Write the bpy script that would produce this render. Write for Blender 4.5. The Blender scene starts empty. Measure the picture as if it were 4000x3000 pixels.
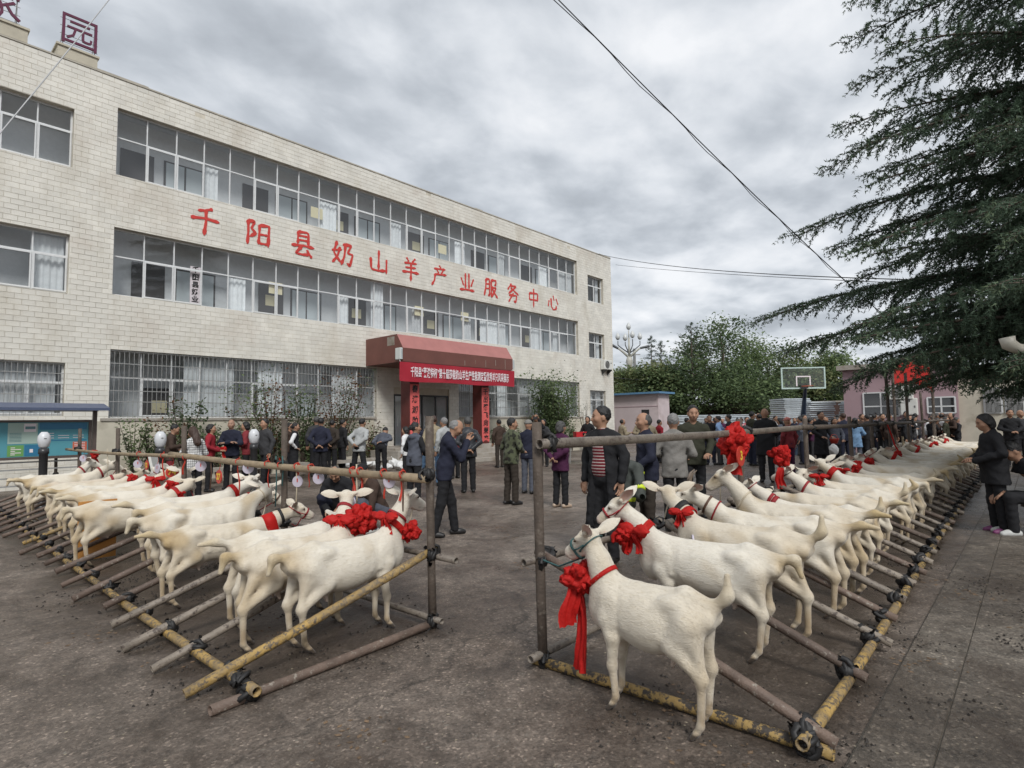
import bpy, math, random
import numpy as np
from mathutils import Vector, Matrix
R = math.radians
random.seed(7); rng = np.random.default_rng(7)
SC = bpy.context.scene
COL = SC.collection
# ------------------------------------------------------------------ camera
YAW, PITCH, ROLL, FPX, CAMH = 0.7302946, 0.06574723, -0.01417554, 2281.003 / 1.80832, 1.6
_F = np.array([math.cos(YAW) * math.cos(PITCH), math.sin(YAW) * math.cos(PITCH), math.sin(PITCH)])
_R0 = np.array([math.sin(YAW), -math.cos(YAW), 0.0]); _U0 = np.cross(_R0, _F)
_R = math.cos(ROLL) * _R0 + math.sin(ROLL) * _U0
_U = -math.sin(ROLL) * _R0 + math.cos(ROLL) * _U0
cam = bpy.data.cameras.new('camera'); cam_o = bpy.data.objects.new('camera', cam); COL.objects.link(cam_o)
cam.lens = 36 * 2281.003 / 4000; cam.sensor_width = 36; cam.clip_end = 3000; cam.clip_start = 0.05
cam_o.matrix_world = Matrix(((_R[0], _U[0], -_F[0], 0), (_R[1], _U[1], -_F[1], 0), (_R[2], _U[2], -_F[2], CAMH), (0, 0, 0, 1)))
SC.camera = cam_o
# survey helpers: where a sight line meets a real plane of the place
def ray(px, py):
    x = (px - 1106) / FPX; y = -(py - 829.5) / FPX
    return _F + x * _R + y * _U
def on_z(px, py, z=0.0):
    d = ray(px, py); t = (z - CAMH) / d[2]; return Vector((d[0] * t, d[1] * t, z))
def on_y(px, py, Y):
    d = ray(px, py); t = Y / d[1]; return Vector((d[0] * t, Y, CAMH + d[2] * t))
def on_x(px, py, X):
    d = ray(px, py); t = X / d[0]; return Vector((X, d[1] * t, CAMH + d[2] * t))
def on_depth(px, py, dep):
    d = ray(px, py); return Vector((d[0] * dep, d[1] * dep, CAMH + d[2] * dep))
# ------------------------------------------------------------------ world, sun, exposure
W = bpy.data.worlds.new('World'); SC.world = W; W.use_nodes = True
nt = W.node_tree; nt.nodes.clear()
def N(t, ty, **kw):
    n = t.nodes.new(ty)
    for k, v in kw.items():
        if k.startswith('i_'):
            n.inputs[k[2:].replace('_', ' ')].default_value = v
        elif isinstance(k, str): setattr(n, k, v)
    return n
def ramp(t, pts, src=None, interp='LINEAR'):
    n = t.nodes.new('ShaderNodeValToRGB'); n.color_ramp.interpolation = interp
    e = n.color_ramp.elements
    while len(e) < len(pts): e.new(0.5)
    for el, (p, c) in zip(e, pts):
        el.position = p; el.color = (c[0], c[1], c[2], 1) if hasattr(c, '__len__') else (c, c, c, 1)
    if src is not None: t.links.new(src, n.inputs['Fac'])
    return n
SUN_EL, SUN_AZ = R(44), R(238)     # direction the light comes from, measured from +X
sky = N(nt, 'ShaderNodeTexSky', sky_type='NISHITA', sun_disc=False)
sky.sun_elevation = SUN_EL; sky.sun_rotation = R(90) - SUN_AZ
tc = N(nt, 'ShaderNodeTexCoord'); sep = N(nt, 'ShaderNodeSeparateXYZ'); nt.links.new(tc.outputs['Generated'], sep.inputs[0])
mx = N(nt, 'ShaderNodeMath', operation='MAXIMUM'); nt.links.new(sep.outputs['Z'], mx.inputs[0]); mx.inputs[1].default_value = 0.0
ad = N(nt, 'ShaderNodeMath', operation='ADD'); nt.links.new(mx.outputs[0], ad.inputs[0]); ad.inputs[1].default_value = 0.16
du = N(nt, 'ShaderNodeMath', operation='DIVIDE'); dv = N(nt, 'ShaderNodeMath', operation='DIVIDE')
nt.links.new(sep.outputs['X'], du.inputs[0]); nt.links.new(ad.outputs[0], du.inputs[1])
nt.links.new(sep.outputs['Y'], dv.inputs[0]); nt.links.new(ad.outputs[0], dv.inputs[1])
cb = N(nt, 'ShaderNodeCombineXYZ'); nt.links.new(du.outputs[0], cb.inputs[0]); nt.links.new(dv.outputs[0], cb.inputs[1])
mp = N(nt, 'ShaderNodeMapping'); nt.links.new(cb.outputs[0], mp.inputs['Vector']); mp.inputs['Rotation'].default_value = (0, 0, R(-38)); mp.inputs['Scale'].default_value = (1.0, 1.2, 1)
n1 = N(nt, 'ShaderNodeTexNoise', i_Scale=1.15, i_Detail=4.0, i_Roughness=0.5, i_Distortion=0.2); nt.links.new(mp.outputs[0], n1.inputs['Vector'])
n2 = N(nt, 'ShaderNodeTexNoise', i_Scale=3.4, i_Detail=8.0, i_Roughness=0.52, i_Distortion=0.15); nt.links.new(mp.outputs[0], n2.inputs['Vector'])
mxn = N(nt, 'ShaderNodeMix', data_type='FLOAT'); mxn.inputs[0].default_value = 0.5
nt.links.new(n1.outputs['Fac'], mxn.inputs[2]); nt.links.new(n2.outputs['Fac'], mxn.inputs[3])
cr = ramp(nt, [(0.36, (0.405, 0.435, 0.475)), (0.44, (0.50, 0.535, 0.58)), (0.50, (0.61, 0.645, 0.69)), (0.56, (0.725, 0.755, 0.795)), (0.65, (0.875, 0.89, 0.915))], mxn.outputs[0])
skm = N(nt, 'ShaderNodeMix', data_type='RGBA'); skm.inputs[0].default_value = 0.94
sks = N(nt, 'ShaderNodeMix', data_type='RGBA', blend_type='MULTIPLY'); sks.inputs[0].default_value = 1
nt.links.new(sky.outputs[0], sks.inputs[6]); sks.inputs[7].default_value = (0.1, 0.1, 0.1, 1)
nt.links.new(sks.outputs[2], skm.inputs[6]); nt.links.new(cr.outputs[0], skm.inputs[7])
bg = N(nt, 'ShaderNodeBackground'); bg.inputs['Strength'].default_value = 0.64
wo = N(nt, 'ShaderNodeOutputWorld'); nt.links.new(skm.outputs[2], bg.inputs[0]); nt.links.new(bg.outputs[0], wo.inputs[0])
sun = bpy.data.lights.new('sun', 'SUN'); sun.energy = 1.5; sun.angle = R(16); sun.color = (1.0, 0.985, 0.955)
sun_o = bpy.data.objects.new('sun', sun); COL.objects.link(sun_o)
_sd = Vector((math.cos(SUN_AZ) * math.cos(SUN_EL), math.sin(SUN_AZ) * math.cos(SUN_EL), math.sin(SUN_EL)))
sun_o.rotation_euler = _sd.to_track_quat('Z', 'Y').to_euler()
SC.view_settings.view_transform = 'Standard'; SC.view_settings.look = 'None'
SC.view_settings.exposure = 0.78; SC.view_settings.gamma = 1.0
SC.cycles.max_bounces = 8; SC.cycles.transparent_max_bounces = 10
SC.cycles.use_adaptive_sampling = True; SC.cycles.adaptive_threshold = 0.015
SC.cycles.use_denoising = True
SC.cycles.caustics_reflective = False; SC.cycles.caustics_refractive = False
# ------------------------------------------------------------------ object helpers
def tag(o, label=None, cat=None, group=None, kind=None):
    if label: o['label'] = label
    if cat: o['category'] = cat
    if group: o['group'] = group
    if kind: o['kind'] = kind
    return o
def empty(name, loc=(0, 0, 0), rz=0.0, label=None, cat=None, group=None):
    o = bpy.data.objects.new(name, None); COL.objects.link(o)
    o.location = loc; o.rotation_euler = (0, 0, rz); o.empty_display_size = 0.1
    return tag(o, label, cat, group)
def link(name, me, parent=None, loc=None, rot=None, scale=None):
    o = bpy.data.objects.new(name, me); COL.objects.link(o)
    if parent is not None: o.parent = parent
    if loc is not None: o.location = loc
    if rot is not None: o.rotation_euler = rot
    if scale is not None: o.scale = scale
    return o
def copy_tree(o, parent=None):
    c = o.copy(); COL.objects.link(c); c.parent = parent
    for ch in o.children: copy_tree(ch, c)
    return c
def np_mesh(name, v, f, mats, smooth=False, cols=None, midx=None):
    """v (n,3), f (m,3) or (m,4) arrays"""
    me = bpy.data.meshes.new(name)
    v = np.asarray(v, np.float32); f = np.asarray(f, np.int32)
    k = f.shape[1]; m = len(f)
    me.vertices.add(len(v)); me.vertices.foreach_set('co', v.ravel())
    me.loops.add(m * k); me.loops.foreach_set('vertex_index', f.ravel())
    me.polygons.add(m); me.polygons.foreach_set('loop_start', np.arange(0, m * k, k, dtype=np.int32))
    for mt in (mats if isinstance(mats, (list, tuple)) else [mats]): me.materials.append(mt)
    if midx is not None: me.polygons.foreach_set('material_index', np.asarray(midx, np.int32))
    me.polygons.foreach_set('use_smooth', np.full(m, bool(smooth)))
    if cols is not None:
        a = me.color_attributes.new('Col', 'FLOAT_COLOR', 'POINT')
        c = np.ones((len(v), 4), np.float32); c[:, :3] = cols; a.data.foreach_set('color', c.ravel())
    me.update(calc_edges=True); return me
class MB:
    def __init__(s): s.v = []; s.f = []; s.m = []; s.cm = 0
    def add(s, vs, fs):
        b = len(s.v); s.v += [tuple(p) for p in vs]; s.f += [tuple(b + i for i in q) for q in fs]; s.m += [s.cm] * len(fs); return s
    def box(s, x0, x1, y0, y1, z0, z1):
        return s.add([(x0, y0, z0), (x1, y0, z0), (x1, y1, z0), (x0, y1, z0), (x0, y0, z1), (x1, y0, z1), (x1, y1, z1), (x0, y1, z1)],
                     [(0, 3, 2, 1), (4, 5, 6, 7), (0, 1, 5, 4), (1, 2, 6, 5), (2, 3, 7, 6), (3, 0, 4, 7)])
    def tube(s, pts, rad, n=8, caps=True, hollow=0.0):
        pts = [Vector(p) for p in pts]; k = len(pts)
        if not hasattr(rad, '__len__'): rad = [rad] * k
        t0 = (pts[1] - pts[0]).normalized()
        up = Vector((0, 0, 1)) if abs(t0.z) < 0.9 else Vector((1, 0, 0))
        a = t0.cross(up).normalized(); vs = []; fs = []
        for i in range(k):
            t = (pts[min(i + 1, k - 1)] - pts[max(i - 1, 0)]).normalized()
            a = (a - t * a.dot(t)).normalized(); b = t.cross(a)
            for j in range(n):
                w = 2 * math.pi * j / n
                vs.append(pts[i] + (a * math.cos(w) + b * math.sin(w)) * rad[i])
        for i in range(k - 1):
            for j in range(n):
                fs.append((i * n + j, i * n + (j + 1) % n, (i + 1) * n + (j + 1) % n, (i + 1) * n + j))
        if hollow > 0:
            for end, sg in ((0, 1), (k - 1, -1)):
                t = (pts[1] - pts[0]).normalized() if end == 0 else (pts[-1] - pts[-2]).normalized()
                base = len(vs)
                for dep, rr in ((0, 0.80), (hollow, 0.78)):
                    for j in range(n):
                        p0 = vs[end * n + j]; c = pts[end]
                        vs.append(c + (p0 - c) * rr + t * dep * sg)
                for j in range(n):
                    j2 = (j + 1) % n; e = end * n
                    q1 = (e + j2, e + j, base + j, base + j2); q2 = (base + j2, base + j, base + n + j, base + n + j2)
                    if end: q1 = q1[::-1]; q2 = q2[::-1]
                    fs.append(q1); fs.append(q2)
                cap = tuple(base + n + j for j in range(n)); fs.append(cap[::-1] if end == 0 else cap)
        elif caps:
            fs.append(tuple(range(n))[::-1]); fs.append(tuple((k - 1) * n + j for j in range(n)))
        return s.add(vs, fs)
    def lathe(s, prof, n=16, c=(0, 0, 0)):
        vs = [(c[0] + r * math.cos(2 * math.pi * j / n), c[1] + r * math.sin(2 * math.pi * j / n), c[2] + z) for r, z in prof for j in range(n)]
        fs = [(i * n + j, i * n + (j + 1) % n, (i + 1) * n + (j + 1) % n, (i + 1) * n + j) for i in range(len(prof) - 1) for j in range(n)]
        fs += [tuple(range(n))[::-1], tuple((len(prof) - 1) * n + j for j in range(n))]
        return s.add(vs, fs)
    def prism(s, poly, a, b, axis='y'):
        n = len(poly)
        f = {'y': lambda p, t: (p[0], t, p[1]), 'x': lambda p, t: (t, p[0], p[1]), 'z': lambda p, t: (p[0], p[1], t)}[axis]
        vs = [f(p, a) for p in poly] + [f(p, b) for p in poly]
        fs = [tuple(range(n))[::-1], tuple(range(n, 2 * n))] + [(i, (i + 1) % n, n + (i + 1) % n, n + i) for i in range(n)]
        return s.add(vs, fs)
    def mesh(s, name, mats, smooth=False):
        me = bpy.data.meshes.new(name); me.from_pydata(s.v, [], s.f)
        for mt in (mats if isinstance(mats, (list, tuple)) else [mats]): me.materials.append(mt)
        me.polygons.foreach_set('material_index', s.m)
        me.polygons.foreach_set('use_smooth', [smooth] * len(s.f)); me.update(); return me
    def build(s, name, mats, parent=None, smooth=False, loc=None, rot=None, bevel=0.0):
        o = link(name, s.mesh(name, mats, smooth), parent, loc, rot)
        if bevel:
            b = o.modifiers.new('bevel', 'BEVEL'); b.width = bevel; b.segments = 1; b.limit_method = 'ANGLE'
        return o
# ------------------------------------------------------------------ materials
MATS = {}
def mat(name, col, rough=0.6, metal=0.0, noise=0.0, nscale=8.0, bump=0.0, bscale=40.0, spec=0.5, sheen=0.0, wear=None, obj_rand=0.0, island=0.0, attr=False, coords='Object', trans=0.0, dirt=None):
    m = bpy.data.materials.new(name); m.use_nodes = True; t = m.node_tree; MATS[name] = m
    b = t.nodes['Principled BSDF']; b.inputs['Roughness'].default_value = rough; b.inputs['Metallic'].default_value = metal
    b.inputs['Specular IOR Level'].default_value = spec
    if sheen: b.inputs['Sheen Weight'].default_value = sheen
    tcn = N(t, 'ShaderNodeTexCoord'); vec = tcn.outputs[coords]
    if attr:
        a = N(t, 'ShaderNodeVertexColor', layer_name='Col'); out = a.outputs[0]
        if col is not None:
            mm = N(t, 'ShaderNodeMix', data_type='RGBA', blend_type='MULTIPLY'); mm.inputs[0].default_value = 1
            t.links.new(out, mm.inputs[6]); mm.inputs[7].default_value = (*col, 1); out = mm.outputs[2]
    else:
        c = N(t, 'ShaderNodeRGB'); c.outputs[0].default_value = (*col, 1); out = c.outputs[0]
    def mul(out, fac, lo, hi):
        mr = N(t, 'ShaderNodeMapRange'); mr.inputs['To Min'].default_value = lo; mr.inputs['To Max'].default_value = hi; t.links.new(fac, mr.inputs[0])
        mm = N(t, 'ShaderNodeMix', data_type='RGBA', blend_type='MULTIPLY'); mm.inputs[0].default_value = 1
        t.links.new(out, mm.inputs[6]); t.links.new(mr.outputs[0], mm.inputs[7]); return mm.outputs[2]
    if noise:
        n_ = N(t, 'ShaderNodeTexNoise', i_Scale=nscale, i_Detail=6.0, i_Roughness=0.62); t.links.new(vec, n_.inputs['Vector'])
        mr = N(t, 'ShaderNodeMapRange'); mr.inputs[1].default_value = 0.3; mr.inputs[2].default_value = 0.7; t.links.new(n_.outputs['Fac'], mr.inputs[0])
        out = mul(out, mr.outputs[0], 1 - noise, 1 + noise)
    if obj_rand:
        oi = N(t, 'ShaderNodeObjectInfo'); out = mul(out, oi.outputs['Random'], 1 - obj_rand, 1 + obj_rand)
    if island:
        g = N(t, 'ShaderNodeNewGeometry'); out = mul(out, g.outputs['Random Per Island'], 1 - island, 1 + island)
    if wear:                                     # (colour, threshold, scale): flaked patches with a shape of their own
        wc, th, ws = wear
        n_ = N(t, 'ShaderNodeTexNoise', i_Scale=ws, i_Detail=8.0, i_Roughness=0.7); t.links.new(vec, n_.inputs['Vector'])
        rp = ramp(t, [(th, 0.0), (th + 0.05, 1.0)], n_.outputs['Fac'])
        mm = N(t, 'ShaderNodeMix', data_type='RGBA'); t.links.new(rp.outputs[0], mm.inputs[0]); t.links.new(out, mm.inputs[6]); mm.inputs[7].default_value = (*wc, 1); out = mm.outputs[2]
    if dirt:
        wc, lo, hi, ws = dirt
        n_ = N(t, 'ShaderNodeTexNoise', i_Scale=ws, i_Detail=5.0, i_Roughness=0.6); t.links.new(vec, n_.inputs['Vector'])
        rp = ramp(t, [(lo, 0.0), (hi, 1.0)], n_.outputs['Fac'])
        mm = N(t, 'ShaderNodeMix', data_type='RGBA'); t.links.new(rp.outputs[0], mm.inputs[0]); t.links.new(out, mm.inputs[6]); mm.inputs[7].default_value = (*wc, 1); out = mm.outputs[2]
    t.links.new(out, b.inputs['Base Color'])
    if bump:
        n_ = N(t, 'ShaderNodeTexNoise', i_Scale=bscale, i_Detail=5.0); t.links.new(vec, n_.inputs['Vector'])
        bp = N(t, 'ShaderNodeBump'); bp.inputs['Strength'].default_value = bump; bp.inputs['Distance'].default_value = 0.02
        t.links.new(n_.outputs['Fac'], bp.inputs['Height']); t.links.new(bp.outputs[0], b.inputs['Normal'])
    if trans:
        tr = N(t, 'ShaderNodeBsdfTranslucent'); t.links.new(out, tr.inputs[0]); ms = N(t, 'ShaderNodeMixShader'); ms.inputs[0].default_value = trans
        t.links.new(b.outputs[0], ms.inputs[1]); t.links.new(tr.outputs[0], ms.inputs[2]); t.links.new(ms.outputs[0], t.nodes['Material Output'].inputs[0])
    return m
def glass_mat(name, tint=(0.75, 0.8, 0.82), rough=0.03, refl=0.75):
    m = bpy.data.materials.new(name); m.use_nodes = True; t = m.node_tree; t.nodes.remove(t.nodes['Principled BSDF'])
    tr = N(t, 'ShaderNodeBsdfTransparent'); tr.inputs[0].default_value = (*tint, 1)
    gl = N(t, 'ShaderNodeBsdfGlossy'); gl.inputs['Roughness'].default_value = rough
    g = N(t, 'ShaderNodeNewGeometry'); dp = N(t, 'ShaderNodeVectorMath', operation='DOT_PRODUCT'); t.links.new(g.outputs['Normal'], dp.inputs[0]); t.links.new(g.outputs['Incoming'], dp.inputs[1])
    ab = N(t, 'ShaderNodeMath', operation='ABSOLUTE'); t.links.new(dp.outputs['Value'], ab.inputs[0]); om = N(t, 'ShaderNodeMath', operation='SUBTRACT', use_clamp=True); om.inputs[0].default_value = 1.0; t.links.new(ab.outputs[0], om.inputs[1])
    pw = N(t, 'ShaderNodeMath', operation='POWER'); t.links.new(om.outputs[0], pw.inputs[0]); pw.inputs[1].default_value = 4.0
    ml = N(t, 'ShaderNodeMath', operation='MULTIPLY_ADD', use_clamp=True); t.links.new(pw.outputs[0], ml.inputs[0]); ml.inputs[1].default_value = 0.8; ml.inputs[2].default_value = 0.09
    ms = N(t, 'ShaderNodeMixShader'); t.links.new(ml.outputs[0], ms.inputs[0]); t.links.new(tr.outputs[0], ms.inputs[1]); t.links.new(gl.outputs[0], ms.inputs[2])
    t.links.new(ms.outputs[0], t.nodes['Material Output'].inputs[0]); return m
def text_mesh(name, s, m, size=1.0, depth=0.01, bold=0.0, shear=0.0, spacing=1.0, align='CENTER'):
    cu = bpy.data.curves.new('lettering', 'FONT'); cu.body = s; cu.size = size; cu.extrude = depth; cu.offset = bold; cu.shear = shear
    cu.align_x = align; cu.align_y = 'CENTER'; cu.space_character = spacing; cu.resolution_u = 2
    o = bpy.data.objects.new('lettering_source', cu); COL.objects.link(o)
    dg = bpy.context.evaluated_depsgraph_get(); dg.update()
    me = bpy.data.meshes.new_from_object(o.evaluated_get(dg)); me.name = name
    bpy.data.objects.remove(o); bpy.data.curves.remove(cu)
    me.materials.clear(); me.materials.append(m); return me
FACE_S = (R(90), 0, 0)      # text standing on a wall that looks to -Y
# ================================================================== GROUND
def ground_material(name, c_dark, c_mid, c_light, wet, slab=False):
    m = bpy.data.materials.new(name); m.use_nodes = True; t = m.node_tree; b = t.nodes['Principled BSDF']; L = t.links.new
    tcn = N(t, 'ShaderNodeTexCoord'); geo = N(t, 'ShaderNodeNewGeometry'); v = geo.outputs['Position']
    def noise(sc, det=6.0, ro=0.6, dist=0.0):
        n = N(t, 'ShaderNodeTexNoise', i_Scale=sc, i_Detail=det, i_Roughness=ro, i_Distortion=dist); L(v, n.inputs['Vector']); return n.outputs['Fac']
    def mixc(f, a, c, mode='MIX'):
        mm = N(t, 'ShaderNodeMix', data_type='RGBA', blend_type=mode)
        if isinstance(f, float): mm.inputs[0].default_value = f
        else: L(f, mm.inputs[0])
        for s_, x in ((6, a), (7, c)):
            if isinstance(x, tuple): mm.inputs[s_].default_value = (*x, 1)
            else: L(x, mm.inputs[s_])
        return mm.outputs[2]
    big = ramp(t, [(0.38, c_dark), (0.55, c_mid), (0.68, c_light)], noise(0.33, 7.0, 0.62, 0.6)).outputs[0]
    fine = ramp(t, [(0.28, 0.45), (0.48, 0.94), (0.62, 1.18), (0.75, 1.65)], noise(30.0, 9.0, 0.82)).outputs[0]
    col = mixc(1.0, big, fine, 'MULTIPLY')
    midn = ramp(t, [(0.33, 0.50), (0.50, 1.0), (0.68, 1.34)], noise(5.3, 8.0, 0.74, 0.3)).outputs[0]
    col = mixc(1.0, col, midn, 'MULTIPLY')
    agg = N(t, 'ShaderNodeTexVoronoi', feature='F1', i_Scale=75.0); L(v, agg.inputs['Vector']); ags = N(t, 'ShaderNodeSeparateColor'); L(agg.outputs['Color'], ags.inputs[0])
    col = mixc(1.0, col, ramp(t, [(0.0, 0.62), (0.7, 1.0), (0.92, 1.15), (1.0, 2.1)], ags.outputs[0]).outputs[0], 'MULTIPLY')
    # brown earth and dung smears
    col = mixc(ramp(t, [(0.49, 0.0), (0.66, 0.62)], noise(1.15, 7.0, 0.70, 1.0)).outputs[0], col, (0.062, 0.043, 0.030))
    # pale chips of straw, leaf and grit pressed into the surface
    for sc, th, cc, k in ((5.5, 0.075, (0.24, 0.21, 0.175), 0.55), (13.0, 0.16, (0.25, 0.225, 0.19), 0.60), (29.0, 0.24, (0.20, 0.18, 0.155), 0.5), (11.0, 0.10, (0.015, 0.012, 0.010), 0.7)):
        mpn = N(t, 'ShaderNodeMapping'); L(v, mpn.inputs[0]); mpn.inputs['Scale'].default_value = (1.0, 1.6, 1.0); mpn.inputs['Rotation'].default_value = (0, 0, sc * 0.37); mpn.inputs['Location'].default_value = (sc, 3, 0)
        ds = N(t, 'ShaderNodeMix', data_type='RGBA', blend_type='LINEAR_LIGHT'); ds.inputs[0].default_value = 0.06
        nn = N(t, 'ShaderNodeTexNoise', i_Scale=sc * 1.5, i_Detail=3.0); L(v, nn.inputs['Vector']); L(mpn.outputs[0], ds.inputs[6]); L(nn.outputs['Color'], ds.inputs[7])
        vo = N(t, 'ShaderNodeTexVoronoi', feature='F1', i_Scale=sc); L(ds.outputs[2], vo.inputs['Vector'])
        sel = N(t, 'ShaderNodeMath', operation='GREATER_THAN'); sc2 = N(t, 'ShaderNodeSeparateColor'); L(vo.outputs['Color'], sc2.inputs[0]); L(sc2.outputs[0], sel.inputs[0]); sel.inputs[1].default_value = k
        lt = ramp(t, [(th * 0.6, 1.0), (th, 0.0)], vo.outputs['Distance']).outputs[0]
        ml = N(t, 'ShaderNodeMath', operation='MULTIPLY'); L(lt, ml.inputs[0]); L(sel.outputs[0], ml.inputs[1])
        col = mixc(ml.outputs[0], col, cc)
    if not slab:
        # joints and cracks in the old concrete
        cvn = N(t, 'ShaderNodeMix', data_type='RGBA', blend_type='LINEAR_LIGHT'); cvn.inputs[0].default_value = 0.35
        nn = N(t, 'ShaderNodeTexNoise', i_Scale=1.6, i_Detail=5.0); L(v, nn.inputs['Vector']); L(v, cvn.inputs[6]); L(nn.outputs['Color'], cvn.inputs[7])
        vo = N(t, 'ShaderNodeTexVoronoi', feature='DISTANCE_TO_EDGE', i_Scale=0.24); L(cvn.outputs[2], vo.inputs['Vector'])
        col = mixc(ramp(t, [(0.0, 0.5), (0.003, 0.0)], vo.outputs['Distance']).outputs[0], col, (0.018, 0.015, 0.012))
    wetf = ramp(t, [(0.36, 0.0), (0.6, 1.0)], noise(0.42, 6.0, 0.65, 0.8)).outputs[0]
    # trampled, urine soaked ground inside the two pens: an irregular stain
    def M(op, a, c=None, clamp=False):
        n = N(t, 'ShaderNodeMath', operation=op, use_clamp=clamp)
        for i, x in enumerate((a, c)):
            if x is None: continue
            if isinstance(x, (int, float)): n.inputs[i].default_value = x
            else: L(x, n.inputs[i])
        return n.outputs[0]
    sx = N(t, 'ShaderNodeSeparateXYZ'); L(v, sx.inputs[0]); nz = M('MULTIPLY', M('SUBTRACT', noise(1.7, 7.0, 0.68, 0.6), 0.5), 2.6); soak = None
    for cx, hx, cy, hy in ((2.25, .85, 9.4, 5.9), (15.0, 11.9, 1.65, .75)):
        dd = M('MAXIMUM', M('SUBTRACT', M('ABSOLUTE', M('SUBTRACT', sx.outputs[0], cx)), hx), M('SUBTRACT', M('ABSOLUTE', M('SUBTRACT', sx.outputs[1], cy)), hy)); soak = dd if soak is None else M('MINIMUM', soak, dd)
    soak = ramp(t, [(0.30, 1.0), (0.62, 0.0)], M('ADD', M('MULTIPLY', M('ADD', soak, nz), 0.5), 0.4)).outputs[0]
    col = mixc(M('MULTIPLY', soak, 0.55), col, (0.058, 0.045, 0.035)); wetf = M('MAXIMUM', wetf, M('MULTIPLY', soak, 0.85))
    dark = mixc(wetf, (1.0, 1.0, 1.0), (0.62, 0.60, 0.585)); col = mixc(1.0, col, dark, 'MULTIPLY')
    L(col, b.inputs['Base Color'])
    ro = N(t, 'ShaderNodeMapRange'); L(wetf, ro.inputs[0]); ro.inputs['To Min'].default_value = 0.82; ro.inputs['To Max'].default_value = wet
    rn = N(t, 'ShaderNodeMath', operation='MULTIPLY_ADD'); L(noise(16.0, 6.0, 0.7), rn.inputs[0]); rn.inputs[1].default_value = 0.34; rn.inputs[2].default_value = -0.17
    rs = N(t, 'ShaderNodeMath', operation='ADD', use_clamp=True); L(ro.outputs[0], rs.inputs[0]); L(rn.outputs[0], rs.inputs[1]); L(rs.outputs[0], b.inputs['Roughness'])
    b.inputs['Specular IOR Level'].default_value = 0.42
    h1 = N(t, 'ShaderNodeMath', operation='MULTIPLY_ADD'); L(noise(60.0, 6.0, 0.7), h1.inputs[0]); h1.inputs[1].default_value = 0.5; L(noise(6.0, 5.0), h1.inputs[2])
    bp = N(t, 'ShaderNodeBump'); bp.inputs['Strength'].default_value = 0.8; bp.inputs['Distance'].default_value = 0.025; L(h1.outputs[0], bp.inputs['Height']); L(bp.outputs[0], b.inputs['Normal'])
    return m
M_GROUND = ground_material('yard_concrete', (0.145, 0.113, 0.090), (0.232, 0.190, 0.156), (0.315, 0.268, 0.226), 0.28)
M_SLAB = ground_material('paving_concrete', (0.125, 0.104, 0.083), (0.190, 0.162, 0.131), (0.255, 0.224, 0.185), 0.36, slab=True)
gv = [(-400, -400, 0), (600, -400, 0), (600, 600, 0), (-400, 600, 0)]
g_ = MB().add(gv, [(0, 1, 2, 3)]).build('ground', M_GROUND); tag(g_, kind='structure')
# paved strip on the right: a kerb band and a grid of slabs, all a few millimetres proud of the yard
PAV = empty('pavement'); tag(PAV, kind='structure')
M_JOINT = mat('joint_sand', (0.09, 0.08, 0.065), 0.95)
link('joint_bed', MB().box(0.5, 60, -9.0, 0.738, -0.05, 0.012).mesh('joint_bed', M_JOINT), PAV)
def slab_mesh(w, d):
    b = MB(); hw, hd, c = w / 2 - 0.0018, d / 2 - 0.0018, 0.004
    vs = [(-hw, -hd, 0), (hw, -hd, 0), (hw, hd, 0), (-hw, hd, 0), (-hw, -hd, .010), (hw, -hd, .010), (hw, hd, .010), (-hw, hd, .010), (-hw + c, -hd + c, .017), (hw - c, -hd + c, .017), (hw - c, hd - c, .017), (-hw + c, hd - c, .017)]
    fs = [(8, 9, 10, 11)] + [(i, (i + 1) % 4, 4 + (i + 1) % 4, 4 + i) for i in range(4)] + [(4 + i, 4 + (i + 1) % 4, 8 + (i + 1) % 4, 8 + i) for i in range(4)]
    return b.add(vs, fs).mesh('paving_slab', M_SLAB)
sl = slab_mesh(0.5, 0.5); kb = slab_mesh(1.0, 0.30)
rs_ = random.Random(3)
for i in range(26):
    link('kerb_stone', kb, PAV, (1.0 + i + 0.5, 0.585, 0.004 + rs_.uniform(-.002, .002)), (rs_.uniform(-.003, .003), rs_.uniform(-.002, .002), 0))
cnt = 0; rest = MB()
for i in range(118):
    for j in range(18):
        x = 1.0 + 0.5 * i + 0.25; y = 0.4345 - 0.25 - 0.5 * j
        vis = (y > -0.62 * x + 0.9 - 0.9) and x > 1.3 and y > -0.25 * x - 0.2
        if vis and cnt < 270 and x < 24:
            link('paving_slab', sl, PAV, (x, y, 0.003 + rs_.uniform(-.0015, .0015)), (rs_.uniform(-.002, .002), rs_.uniform(-.002, .002), rs_.uniform(-.003, .003))); cnt += 1
        else:
            rest.box(x - .247, x + .247, y - .247, y + .247, 0.0, 0.016 + rs_.uniform(-.003, .003))
o = rest.build('far_paving_slabs', M_SLAB, PAV); tag(o, kind='stuff')
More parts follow.
